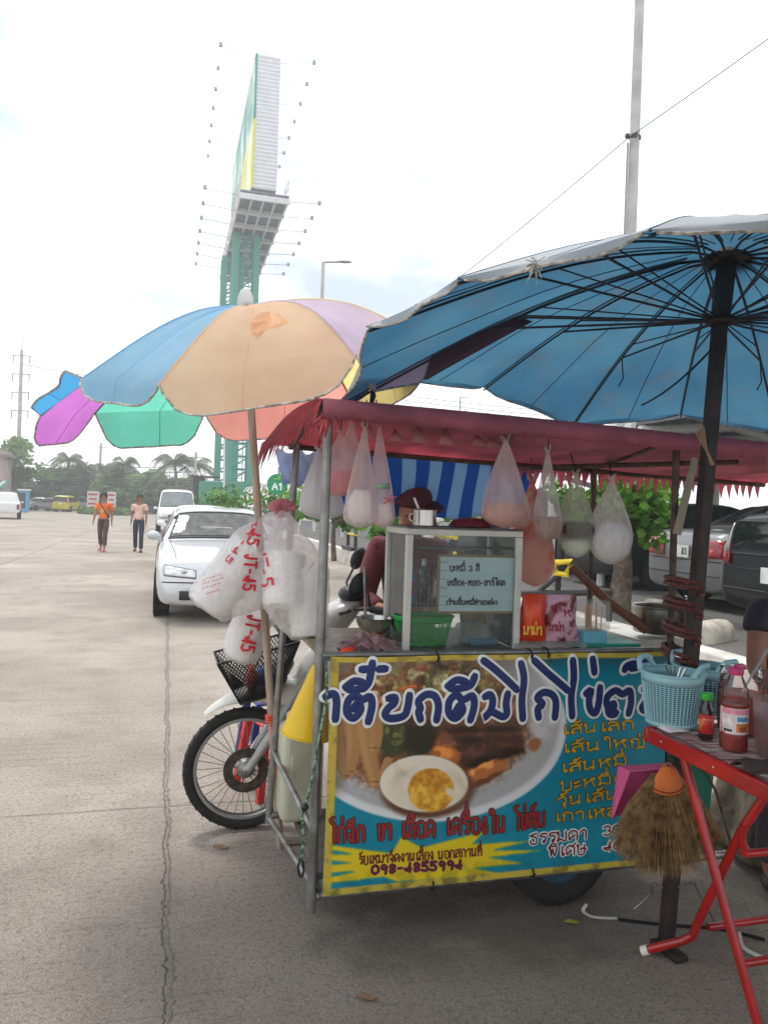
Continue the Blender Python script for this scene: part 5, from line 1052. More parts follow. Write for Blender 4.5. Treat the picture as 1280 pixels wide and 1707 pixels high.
# ---------------------------------------------------------------- white bags of foam bowls
jt = bagmat('film_white_big', (252, 248, 248), .44, bscale=26); redink = mat('ink_bag_red', (206, 32, 50), .5)
foam = mat('foam_bowl', (240, 240, 236), .6, var=.02)
from mathutils.bvhtree import BVHTree as BV_
def big_bag(label, top, texts, bowls, seed, dots=()):
    """thin bag pulled taut over stacks of foam bowls and gathered at the knot"""
    import bmesh
    top = V(top); root = thing('bowl_sack', label, 'plastic bag', V(bowls[0][1]), 0, 'sacks of white foam bowls'); q = random.Random(seed)
    pts = [top + EX * (.02 * math.cos(a)) + EY * (.02 * math.sin(a)) for a in [i * .785 for i in range(8)]]
    for (a0, a1, r0, r1) in bowls:
        c, d = V(a0), (V(a1) - V(a0)); L = d.length; d.normalize(); a, e = frame(d); T = Matrix((a, e, d)).transposed().to_4x4(); T.translation = c
        for z, r in ((-.02, r0 * 1.14), (L * .5, (r0 + r1) * .595), (L, r1 * 1.20), (L + .018, r1 * 1.06)): pts += [T @ V((r * math.cos(g), r * math.sin(g), z)) for g in [2 * math.pi * i / 18 for i in range(18)]]
        pr_ = []; k = 8
        for i in range(k): z = L * i / k; rr = r0 + (r1 - r0) * i / k; pr_ += [(rr * .97, z), (rr * 1.05, z + L / k * .3), (rr * 1.05, z + L / k * .5), (rr * .97, z + L / k * .62)]
        pr_ += [(r1 * .98, L), (r1 * .93, L + .006), (r1 * .84, L + .006), (r1 * .80, L - .010), (.01, L - .012)]
        b = MB(); b.lathe(pr_, 32, T); b.build('foam_bowls', foam, root)
    bm = bmesh.new(); [bm.verts.new(p) for p in pts]; r_ = bmesh.ops.convex_hull(bm, input=bm.verts[:])
    bmesh.ops.delete(bm, geom=[v for v in bm.verts if not v.link_faces], context='VERTS')
    for it in range(5):
        es = [e for e in bm.edges if e.calc_length() > .022]
        if not es: break
        bmesh.ops.subdivide_edges(bm, edges=es, cuts=1); bmesh.ops.triangulate(bm, faces=[f for f in bm.faces if len(f.verts) > 3])
    for it in range(3): bmesh.ops.smooth_vert(bm, verts=bm.verts[:], factor=.5, use_axis_x=True, use_axis_y=True, use_axis_z=True)
    bm.normal_update(); o1 = q.uniform(0, 50)
    mv = {}
    for v in bm.verts:
        d = v.co - top; t = d.length; u_ = d.normalized() if t > 1e-6 else V((0, 0, -1)); g = mn.noise(u_ * 9 + V((o1, t * 3, 0))); g2 = mn.noise(v.co * 34 + V((o1, 0, 0))); g3 = abs(mn.noise(u_ * 17 + V((0, o1, t * 5))))
        mv[v] = v.co + v.normal * (min(.02, t * .12) * (.45 * g - .30 * g3) + .0028 * g2)
    for v, c in mv.items(): v.co = c
    b = MB(); idx = {v: i for i, v in enumerate(bm.verts)}; b.add([v.co.copy() for v in bm.verts], [tuple(idx[v] for v in f.verts) for f in bm.faces]); bm.free()
    b.build('film', jt, root); bv = BV_.FromPolygons(b.v, b.f); last = [V(bowls[0][0]), -EY]
    def onbag(px, py):
        h = bv.ray_cast(V((0, 0, CAMH)), ray(px, py))
        if h[0] is not None: n_ = h[1] if h[1].dot(ray(px, py)) < 0 else -h[1]; last[0] = h[0] + n_ * .003; last[1] = n_
        return last[0], last[1]
    for (tx, x0, y0, x1, y1, hp, rr) in texts:
        ls, wd = strokes(tx, 1.9); dx, dy = (x1 - x0), (y1 - y0); L = math.hypot(dx, dy); ux, uy = dy / L, -dx / L; b = MB()
        letter(b, [[(x0 + dx * a / wd + ux * hp * c / 8, y0 + dy * a / wd + uy * hp * c / 8) for a, c in ln] for ln in ls], onbag, rr, .25, 3, 6); b.build('red_print', redink, root)
    for (x0, y0, x1, y1, n_) in dots:
        b = MB()
        for k in range(n_): a = k / n_; letter(b, [[(x0 + (x1 - x0) * a, y0 + (y1 - y0) * a), (x0 + (x1 - x0) * (a + .55 / n_), y0 + (y1 - y0) * (a + .55 / n_))]], onbag, .0016, .3, 1, 5)
        b.build('small_print', redink, root)
    return root
big_bag('white bag of foam bowls bulging left of the wooden pole above the road', W(464, 850, 3.20), [('JT-45', 409, 924, 405, 984, 19, .0058), ('-45', 420, 868, 412, 908, 17, .0052), ('JT-45', 424, 872, 374, 936, 9, .003)], [(W(422, 912, 3.22), W(346, 1010, 3.18), .088, .086), (W(436, 930, 3.24), W(424, 998, 3.24), .070, .068)], 1, ((338, 968, 372, 956, 6), (336, 975, 376, 962, 7), (338, 982, 370, 971, 5), (345, 990, 366, 982, 4)))
big_bag('white bag of foam bowls hanging right of the wooden pole against the front post', W(472, 850, 3.12), [('JT-5', 424, 920, 438, 980, 18, .0056)], [(W(476, 925, 3.12), W(472, 1008, 3.06), .078, .072), (W(512, 950, 3.15), W(514, 1058, 3.11), .078, .070)], 2)
big_bag('white bag of foam bowls standing in the motorcycle basket', W(446, 985, 3.32), [('JT-45', 415, 1024, 401, 1084, 21, .0060)], [(W(424, 1020, 3.38), W(402, 1090, 3.42), .078, .070)], 3)
b = MB(); q = W(468, 862, 3.15)
for k in range(7): a = rad(40 + k * 17); b.tube(smooth_path([q, q + EX * (.035 * math.cos(a)) + V((0, 0, .04 * math.sin(a) + .012)), q + EX * (.07 * math.cos(a) + .012) + V((0, -.01, .075 * math.sin(a) - .01))], 4), [.018] * 4 + [.024] * 4 + [.010], 8, flat=.6)
setp(b.build('bag_knot', bagmat('film_knot', (232, 172, 176), .8), loc=q), 'pink tinted knot joining the tops of the white bags at the rear post', 'bag knot')
# ---------------------------------------------------------------- jerry can, yellow funnel, stools beyond the wheel
jc0, jc1 = K(470, 1300, .45)[0], K(540, 1300, .45)[0]
can_ = thing('jerry_can', 'milky white jerry can on the cart step behind the left post', 'jerry can', C(.03, .45, .215))
milky = mat('milky_plastic', (214, 214, 192), .45, trans=.3, var=.06)
b = MB(); b.cbox(jc0, jc1, .45, .62, .217, .60); b.build('can_body', milky, can_, bevel=.03, seg=4)
b = MB(); b.lathe([(.03, 0), (.03, .05), (.024, .055)], 16, Matrix.Translation(C(jc0 + .05, .52, .598))); b.build('can_neck', milky, can_)
b = MB(); b.cbox(jc0 + .035, jc1 - .03, .442, .4495, .36, .50); b.build('raised_panel', milky, can_, bevel=.003)
fun = thing('yellow_funnel', 'bright yellow plastic cone hung upside down behind the left front post', 'funnel', W(508, 1225, 3.02))
ft, fb = W(532, 1108, 3.02), W(510, 1222, 3.02); d_ = (fb - ft); a, e = frame(d_.normalized()); T = Matrix((a, e, d_.normalized())).transposed().to_4x4(); T.translation = ft
b = MB(); b.lathe([(.022, 0), (.026, .01), (.095, d_.length), (.099, d_.length), (.099, d_.length + .006), (.092, d_.length)], 32, T, cap=False); b.build('cone', mat('yellow_plastic', (244, 206, 20), .35, trans=.2, var=.05), fun, solid=.002)
b = MB(); ls, wd = strokes('ร้าน'); letter(b, [[(a_, c_) for a_, c_ in ln] for ln in ls], lambda x, y: (T @ V((-.001 + (.05 + .11 * x / wd - .0) * .0 + (.022 + .075 * (.35 + .5 * x / wd)) * math.cos(4.1 + y * .035), (.022 + .075 * (.35 + .5 * x / wd)) * math.sin(4.1 + y * .035), d_.length * (.35 + .5 * x / wd))), -EY), .003, .3, 2, 5)
def stool(label, c, m, rz, group):
    root = thing('plastic_stool', label, 'stool', c, rz, group); R = Matrix.Rotation(rz, 3, 'Z'); c = V(c)
    b = MB(); b.box(c + V((0, 0, .365)), (.25, .25, .022), R); b.build('seat', m, root, bevel=.012)
    for sx in (-1, 1):
        for sy in (-1, 1): b = MB(); b.tube([c + R @ V((sx * .155, sy * .155, 0)), c + R @ V((sx * .115, sy * .115, .355))], [.024, .028], 4, up=R @ V((1, 1, 0))); b.build('leg', m, root, smooth=False)
    b = MB()
    for sx, sy in ((1, 0), (-1, 0), (0, 1), (0, -1)): b.box(c + R @ V((sx * .132, sy * .132, .19)), (.015 if sx else .22, .015 if sy else .22, .03), R)
    b.build('stretcher', m, root, smooth=False); return root
rs = mat('red_stool', (206, 46, 48), .4, var=.08); bs = mat('blue_stool', (40, 56, 120), .4)
s_ = G(420, 1350); stool('red plastic stool seen through the spokes of the motorcycle wheel', V((s_.x + .07, s_.y + .30, 0)), rs, YAW + .3, None)
stool('dark blue plastic stool beyond the front wheel, behind the red stool', V((s_.x - .02, s_.y + .74, 0)), bs, YAW + .15, None)
# ================================================================ red folding table and what stands on it
TZ = .80
T0 = G(1072, 1212, TZ); T0.z = 0
def Tt(a, c, z): return T0 + EX * a - EY * c + V((0, 0, z))     # a: along the long side, c: toward the viewer
redm = mat('red_enamel', (186, 30, 28), .28, var=.12, scale=7, coat=.4, col2=(150, 26, 26)); RZ = Matrix.Rotation(YAW, 3, 'Z')
table = thing('folding_table', 'red metal folding table with crossed legs standing right of the cart', 'table', T0 + EX * .55 - EY * .35)
TL_, TW_ = 1.15, .78
b = MB(); b.box(Tt(TL_ / 2, TW_ / 2, TZ - .012), (TL_ - .03, TW_ - .03, .016), RZ); b.build('tabletop', mat('table_board', (196, 188, 180), .5), table)
b = MB()
for a0, a1, c0, c1 in ((0, TL_, 0, .022), (0, TL_, TW_ - .022, TW_), (0, .022, .0225, TW_ - .0225), (TL_ - .022, TL_, .0225, TW_ - .0225)): b.box(Tt((a0 + a1) / 2, (c0 + c1) / 2, TZ - .022), (a1 - a0, c1 - c0, .05), RZ)
b.build('edge_frame', redm, table, bevel=.006)
b = MB()
for c in (.10, .35, .62): b.lathe([(.004, -.003), (.004, .0), (.001, .002)], 8, Matrix.Translation(Tt(-.002, c, TZ - .02)) @ RZ.to_4x4() @ Matrix.Rotation(rad(-90), 4, 'Y'))
b.build('rivets', chrome, table)
def bent(pts, r=.0145): return smooth_path([V(p) for p in pts], 5)
b = MB(); la = W(1140, 1265, 2.50); lb = G(1262, 1712); b.tube([la, la.lerp(lb, .5), lb + V((0, 0, .01))], .0145, 12); b.build('leg', redm, table)
e1, e2, e3 = G(1075, 1592) + V((0, 0, .015)), W(1150, 1566, 2.60), W(1236, 1385, 2.42)
b = MB(); b.tube([e1, e1.lerp(e2, .5), e1.lerp(e2, .85), e2 + V((.01, 0, .012)), e2.lerp(e3, .15), e2.lerp(e3, .6), e3, W(1290, 1305, 2.36)], .0145, 12); b.build('leg', redm, table)
b = MB(); q = (e1 - e2).normalized(); b.tube([e1 - q * .012, e1 + q * .012], .0165, 12); b.build('foot_cap', mat('foot_cap', (226, 224, 216), .5), table)
b = MB(); b.tube(smooth_path([W(1240, 1378, 2.40), W(1236, 1400, 2.41), W(1244, 1418, 2.42), W(1262, 1422, 2.42), W(1262, 1422, 2.42) + EX * .5], 4), .0125, 10); b.build('u_brace', redm, table)
b = MB(); p = W(1180, 1546, 2.58); b.tube([p, p + EX * .95], .0125, 10); b.build('cross_bar', redm, table)
b = MB(); p = la.lerp(lb, .78); b.tube([p, p + EX * .95], .0125, 10); b.build('cross_bar', redm, table)
for k in range(2):
    o_ = EX * .95
    b = MB(); b.tube([(la if k == 0 else e2) + o_, (lb if k == 0 else e3) + o_], .0145, 10); b.build('leg', redm, table)
def stripe_mat():
    m = bpy.data.materials.new('striped_mat'); m.use_nodes = True; t = m.node_tree; n = t.nodes; l = t.links; p = n['Principled BSDF']
    tcn = n.new('ShaderNodeTexCoord'); mpn = n.new('ShaderNodeMapping'); mpn.inputs['Rotation'].default_value = (0, 0, -YAW); mpn.inputs['Scale'].default_value = (1.2, 30, 1)
    l.new(tcn.outputs['Object'], mpn.inputs['Vector']); nz = n.new('ShaderNodeTexNoise'); nz.inputs['Scale'].default_value = 1.6; nz.inputs['Detail'].default_value = 3
    l.new(mpn.outputs['Vector'], nz.inputs['Vector']); r = n.new('ShaderNodeValToRGB'); r.color_ramp.interpolation = 'CONSTANT'; cr_ = r.color_ramp
    for pos, c in ((.36, (70, 30, 34)), (.44, (226, 216, 206)), (.48, (168, 56, 60)), (.53, (232, 224, 214)), (.58, (120, 60, 60)), (.62, (214, 190, 184))):
        e = cr_.elements.new(pos); e.color = rgb(c)
    cr_.elements[0].color = rgb((206, 150, 146)); l.new(nz.outputs['Fac'], r.inputs['Fac']); l.new(r.outputs['Color'], p.inputs['Base Color']); p.inputs['Roughness'].default_value = .45
    return m
b = MB(); b.grid([[Tt(.025 + (TL_ - .05) * i / 24, .03 + (TW_ - .05) * j / 16, TZ + .004 + .003 * math.sin(i * 1.3 + j * .7) + (.004 if j in (0, 16) else 0)) for i in range(25)] for j in range(17)]); setp(b.build('table_mat', stripe_mat(), loc=Tt(.5, .4, TZ)), 'red, white and dark striped plastic mat covering the table', 'table mat')
tz = TZ + .008
aqua = mat('aqua_plastic', (176, 222, 230), .4, trans=.25, var=.06)
def on(px, py): q = G(px, py, tz); return V((q.x, q.y, tz))
c1 = on(1140, 1216) + EY * .07; basket('plastic_basket', 'pale aqua plastic basket at the left corner of the red table', 'basket', c1, .080, .102, .175, aqua, 'baskets on the red table', 44, 20, rz=YAW + .55, handles=True)
c2b = c1 + EX * .20 + EY * .10; basket('plastic_basket', 'aqua plastic basket standing behind the left one, next to the large glass jar', 'basket', c2b, .080, .102, .17, aqua, 'baskets on the red table', 40, 16, rz=YAW + .3, handles=True)
b = MB()
for k in range(5): b.tube([c1 + V((.02 * k - .04, -.01, .03)), c1 + EX * (.05 - .02 * k) + V((0, 0, .185 + .004 * k))], .0035, 5)
setp(b.build('cutlery', chrome, loc=c1 + V((0, 0, .03))), 'steel cutlery lying in the left aqua basket', 'cutlery')
gcap = mat('green_cap', (60, 178, 60), .4); pcap = mat('pink_cap', (206, 70, 120), .4)
sb = on(1176, 1232); sbt = bottle('small dark sauce bottle with a green cap and red label before the left basket', sb, .0225, .145, darkb, gcap, mat('red_label', (196, 54, 44), .5, col2=(214, 120, 60), scale=34, lo=.5, hi=.62), .5, 'sauce_bottle', 'bottle', None, 1.45)
def cyl_text(par, c, r, tx, z, xh, a0, a1, m, rr):
    ls, wd = strokes(tx); b = MB()
    letter(b, [[(a, y) for a, y in ln] for ln in ls], lambda x, y: (V(c) + V((r * math.cos(a0 + (a1 - a0) * x / wd), r * math.sin(a0 + (a1 - a0) * x / wd), z + xh * y / 8)), V((math.cos(a0 + (a1 - a0) * x / wd), math.sin(a0 + (a1 - a0) * x / wd), 0))), rr, .3, 2, 5); b.build('label_print', m, par)
cyl_text(sbt, sb, .0234, '---', .062, .008, rad(225), rad(285), mat('ink_white2', (236, 236, 230), .5), .0011)
bb = on(1222, 1250); R_ = .040
big = thing('syrup_bottle', 'clear plastic bottle of red chilli syrup with pink cap and picture label', 'bottle', bb); Tm = Matrix.Translation(bb)
pet = glass('pet_clear', (250, 246, 246), .04, .05)
b = MB(); b.lathe([(.034, .0), (.040, .006), (.040, .05), (.0385, .055), (.0385, .135), (.041, .14), (.041, .15), (.038, .155), (.040, .165), (.036, .185), (.026, .21), (.019, .225), (.019, .235)], 28, Tm, cap=False); b.build('bottle_wall', pet, big)
b = MB(); b.lathe([(.032, .003), (.037, .008), (.037, .14), (.001, .141)], 24, Tm); b.build('syrup', mat('syrup', (206, 70, 52), .15, trans=.6, var=.15, scale=30), big)
b = MB(); b.lathe([(.0395, .055), (.0395, .132)], 32, Tm, cap=False); b.build('paper_label', mat('label_mix', (226, 206, 206), .5, col2=(200, 90, 70), scale=22, lo=.56, hi=.6), big)
for z0, z1, a0, a1, c in ((.115, .129, 188, 330, (222, 140, 160)), (.06, .112, 250, 318, (236, 236, 230)), (.094, .108, 256, 312, (90, 150, 196)), (.062, .088, 254, 314, (206, 130, 60)), (.064, .078, 266, 300, (150, 60, 40)), (.06, .112, 192, 246, (226, 216, 214)), (.062, .07, 200, 238, (60, 56, 60))):
    b = MB(); rr = .0398 + .0002 * (z1 < .113) + (.0003 if (z1 - z0) < .03 else 0); b.grid([[bb + V((rr * math.cos(rad(a0 + (a1 - a0) * i / 10)), rr * math.sin(rad(a0 + (a1 - a0) * i / 10)), z)) for i in range(11)] for z in (z0, z1)]); b.build('label_patch', mat('lab%d%d%d' % c, c, .5, scale=60, var=.2), big)
b = MB(); b.lathe([(.021, .228), (.022, .23), (.022, .246), (.018, .25)], 16, Tm); b.tube([bb + V((.0, 0, .246)), bb + EX * .02 + V((0, 0, .252)), bb + EX * .034 + V((0, 0, .248))], [.012, .01, .007], 8); b.build('cap', pcap, big)
jb = on(1254, 1228) + EY * .06
jar = thing('glass_jar', 'large ribbed glass jar of red chilli behind the pink capped bottle', 'jar', jb); Tm = Matrix.Translation(jb)
b = MB(); b.lathe([(.06, 0), (.068, .008), (.07, .11), (.07, .15), (.064, .16), (.067, .17), (.063, .18), (.067, .19), (.064, .2), (.066, .21)], 30, Tm, cap=False); b.build('jar_wall', pet, jar)
b = MB(); b.lathe([(.062, .006), (.066, .012), (.067, .13), (.001, .132)], 26, Tm); b.build('chilli', mat('chilli', (160, 44, 34), .4, scale=50, col2=(176, 70, 40)), jar)
b = MB(); b.tube([jb + V((0, 0, .12)), jb + EX * .1 + V((0, 0, .27))], .004, 6); b.build('spoon', chrome, jar)
cb_ = on(1292, 1262)
cup = thing('plastic_tub', 'translucent tub of dark chilli flakes at the right edge of the picture on the table', 'tub', cb_); Tm = Matrix.Translation(cb_)
b = MB(); b.lathe([(.05, 0), (.054, .004), (.066, .165), (.069, .168), (.066, .17)], 28, Tm, cap=False); b.build('tub_wall', bagmat('tub', (206, 190, 188), .4, .2, 3), cup)
b = MB(); b.lathe([(.046, .004), (.058, .12), (.001, .124)], 24, Tm); b.build('chilli_flakes', mat('flakes', (70, 44, 40), .8, scale=90, col2=(130, 60, 46)), cup)
b = MB(); w0 = on(1262, 1292); b.grid([[w0 + EX * (.03 * i - .03) + EY * (.012 * j) + V((0, 0, .006 + .022 * math.sin(math.pi * j / 6) * (1 + .3 * math.sin(i * 1.7)))) for i in range(7)] for j in range(7)]); setp(b.build('dark_rag', mat('dark_rag', (62, 46, 44), .8), solid=.004, loc=w0), 'folded dark brown rag lying on the near edge of the striped mat', 'rag')
b = MB(); w1 = on(1128, 1222); b.grid([[w1 + EX * (.016 * i - .03) + EY * (.02 * j) + V((0, 0, .002 + .02 * math.sin(math.pi * i / 5) * (j / 3))) for i in range(6)] for j in range(4)]); setp(b.build('tissue', mat('tissue', (226, 222, 220), .8), solid=.001, loc=w1), 'crumpled white tissue beside the foot of the left aqua basket', 'tissue')
b = MB(); q = C(1.62, .55, .93); b.box(q, (.34, .3, .05), RZ); b.box(q + V((0, 0, -.5)), (.05, .05, .93), RZ); setp(b.build('white_stand', mat('stand_white', (206, 206, 200), .5), bevel=.008, loc=C(1.62, .55, .02)), 'white topped stand behind the table baskets', 'stand')

# ================================================================ broom, dustpan, bucket, ground litter
br = thing('broom', 'straw broom with an orange sewn binding hanging against the dark pole', 'broom', W(1110, 1297, 2.60))
bt = W(1109, 1290, 2.60); straw = mat('broom_straw', (172, 138, 92), .8, scale=40, col2=(108, 80, 50), trans=.1)
b = MB(); down = (W(1110, 1420, 2.58) - bt).normalized(); side = EX
for i in range(2000):
    s = rnd.uniform(-1, 1); dp = rnd.uniform(-1, 1); L = .285 + .04 * rnd.random() - .055 * abs(s) ** 2
    p0 = bt + side * (.045 * s) - EY * (.012 * dp) - down * 0
    ang = .62 * s; d2 = (down * math.cos(ang) + side * math.sin(ang)); p2 = p0 + d2 * L - EY * (.03 * dp + .01); pm = p0.lerp(p2, .45) + side * (.018 * s) + EY * rnd.uniform(-.006, .006)
    b.tube([p0, pm, p2 + V((rnd.uniform(-.01, .01), 0, rnd.uniform(-.01, .01)))], [.0010, .0010, .0005], 3)
b.build('bristles', straw, br, smooth=False)
obr = mat('orange_binding', (222, 122, 58), .7, bump=.2, scale=20)
b = MB(); rows = []
for j in range(8):
    t = j / 7; wdt = .018 + .05 * t ** .7
    rows.append([bt - down * .03 + down * (.075 * t + .018 * (1 - (2 * i / 12 - 1) ** 2) * t) + side * (wdt * (2 * i / 12 - 1)) - EY * (.012 + .014 * (1 - (2 * i / 12 - 1) ** 2)) for i in range(13)])
b.grid(rows); b.build('binding', obr, br, solid=.004)
b = MB(); b.tube([p - EY * .004 for p in [q + down * -.010 for q in rows[-1]]], .0016, 5); b.build('stitching', mat('stitch', (120, 30, 28), .6), br)
b = MB(); b.tube([bt - down * .0, bt - down * .035], [.013, .012], 10); b.build('handle', mat('broom_handle', (150, 100, 70), .6), br)
dp_ = thing('dustpan', 'pink plastic dustpan hung behind the straw broom', 'dustpan', W(1085, 1320, 2.66)); pinkp = mat('pink_plastic', (214, 90, 140), .45, var=.08)
q4 = [W(1030, 1278, 2.66), W(1122, 1274, 2.66), W(1134, 1296, 2.66), W(1060, 1310, 2.66), W(1020, 1364, 2.66)]
b = MB(); b.prism([W(1031, 1279, 2.665), W(1118, 1272, 2.665), W(1132, 1290, 2.665), W(1125, 1330, 2.66), W(1019, 1365, 2.66)], EY * .004); b.build('pan', pinkp, dp_, smooth=False)
b = MB(); b.prism([W(1031, 1279, 2.66), W(1050, 1287, 2.60), W(1022, 1362, 2.60), W(1019, 1365, 2.66)], EX * .003); b.prism([W(1031, 1279, 2.66), W(1118, 1273, 2.66), W(1118, 1282, 2.60), W(1050, 1287, 2.60)], V((0, 0, .003))); b.build('pan_rim', pinkp, dp_, smooth=False)
bu = thing('teal_bucket', 'tall teal plastic bucket standing on the end of the cart rail behind the broom', 'bucket', C(1.56, .12, .165)); Tm = Matrix.Translation(C(1.56, .12, .165))
b = MB(); b.lathe([(.088, 0), (.09, .004), (.118, .42), (.124, .425), (.124, .44), (.116, .44), (.088, .02), (.001, .012)], 32, Tm, cap=False); b.build('bucket_body', mat('teal_plastic', (42, 128, 108), .45, trans=.1), bu)
b = MB(); b.tube([C(1.42, -.02, .68), C(1.60, -.02, .42), C(1.70, -.01, .17)], .006, 6); setp(b.build('guy_wire', rusty, loc=C(1.42, -.02, .68)), 'thin dark rod slanting down in front of the teal bucket', 'rod')
b = MB(); b.tube([C(1.66, .02, .15), C(1.66, .5, .15)], .014, 8); b.tube([C(1.45, .3, .15), C(1.45, .3, .0)], .014, 8)
b.build('rail_support', rusty, cart)
litter = mat('white_strap', (196, 192, 184), .7)
b = MB(); b.tube(smooth_path([W(978, 1508, 2.95), G(972, 1522) + V((0, 0, .006)), G(990, 1532) + V((0, 0, .006)), G(1028, 1534) + V((0, 0, .006))], 4), .008, 6, flat=.4); setp(b.build('white_strap', litter, loc=G(990, 1530)), 'frayed whitish strap lying on the ground right of the cart wheel', 'strap')
b = MB(); b.tube(smooth_path([G(1030, 1536) + V((0, 0, .006)), G(1110, 1545) + V((0, 0, .006)), G(1200, 1552) + V((0, 0, .006)), G(1275, 1570) + V((0, 0, .006))], 5), .006, 6); setp(b.build('black_cable', blackp, loc=G(1100, 1545)), 'black cable lying on the ground behind the foot of the umbrella pole', 'cable')
b = MB(); b.tube(smooth_path([G(1232, 1560) + V((0, 0, .008)), G(1240, 1585) + V((0, 0, .008)), G(1280, 1605) + V((0, 0, .008))], 4), .007, 6); setp(b.build('pale_cord', litter, loc=G(1240, 1585)), 'pale cord lying on the ground under the red crossbar of the table', 'cord')
b = MB()
for (x0, y0), (x1, y1) in (((1105, 1480), (1085, 1492)), ((1130, 1480), (1165, 1520))):
    b.tube(smooth_path([W(x0, y0, 2.72), W((x0 + x1) / 2 - (8 if x1 < x0 else -6), y0 - 8, 2.72), W(x1, y0 + 10, 2.74), W(x1 + (-28 if x1 < x0 else 30), y1 + 24, 2.76)], 4), .003, 5)
setp(b.build('wire_hook', steel, loc=W(1118, 1490, 2.72)), 'bent wire hooks fixed to the lower part of the dark umbrella pole', 'wire hook')
leafm = mat('dry_leaf', (150, 160, 60), .7)
b = MB(); q = G(953, 1541) + V((0, 0, .004)); b.grid([[q + V((.009 * (i - 3), .013 * (j - 1) * math.sin(math.pi * (i + .15) / 6.3), .007 * abs(j - 1) + .002 * math.sin(i))) for i in range(7)] for j in range(3)]); setp(b.build('fallen_leaf', leafm, solid=.001, loc=q), 'small yellow green leaf on the ground right of the wheel', 'leaf')
for k, (px, py) in enumerate(((368, 1416), (610, 1668))):
    b = MB(); q = G(px, py) + V((0, 0, .004)); b.grid([[q + V((.011 * (i - 3), .014 * (j - 1) * math.sin(math.pi * (i + .15) / 6.3), .009 * abs(j - 1) + .004 * math.sin(i))) for i in range(7)] for j in range(3)]); setp(b.build('dry_leaf', mat('brown_leaf', (142, 112, 88), .8), solid=.001, loc=q), ('dry brown leaf on the concrete below the motorcycle wheel', 'dry brown leaf on the stained concrete before the cart')[k], 'leaf')
# gnarled stump at the right edge
b = MB(); b.lathe([(.34, .0), (.33, .08), (.27, .2), (.24, .32), (.23, .42), (.10, .45), (.001, .46)], 60, Matrix.Identity(4))
stp = W(1300, 1400, 3.55); stp.z = 0
vv = []
for p in b.v:
    q = p * 1.0; r_ = mn.fractal(V((p.x * 7, p.y * 7, p.z * 4)), 1.0, 2.0, 4); g_ = math.atan2(p.y, p.x)
    vv.append(stp + p * (1 + .16 * r_ + .14 * math.sin(g_ * 5 + 1) * (1 - p.z)))
b.v = vv; setp(b.build('tree_stump', mat('stump_bark', (150, 140, 124), .95, scale=7, col2=(72, 64, 56), bump=1.0, bscale=22), sub=1, loc=stp), 'gnarled grey tree stump behind the table legs at the right edge', 'tree stump')

# ================================================================ people
def skin_obj(name, nodes, edges, m, parent, sub=2, extra=None, base=None):
    me = bpy.data.meshes.new(name + '_t'); me.from_pydata([tuple(n[0]) for n in nodes], edges, []); o = bpy.data.objects.new(name + '_t', me); COL.objects.link(o)
    s = o.modifiers.new('s', 'SKIN'); s.use_smooth_shade = True
    for i, n in enumerate(nodes): sv = me.skin_vertices[0].data[i]; sv.radius = (n[1], n[2] if len(n) > 2 else n[1]); sv.use_root = (i == 0)
    b = o.modifiers.new('b', 'SUBSURF'); b.levels = sub
    dg = bpy.context.evaluated_depsgraph_get(); ev = o.evaluated_get(dg); em = ev.to_mesh()
    mb = MB(); mb.add([v.co.copy() for v in em.vertices], [tuple(p.vertices) for p in em.polygons]); ev.to_mesh_clear(); bpy.data.objects.remove(o); bpy.data.meshes.remove(me)
    if extra: extra(mb)
    return mb.build(name, m, parent)
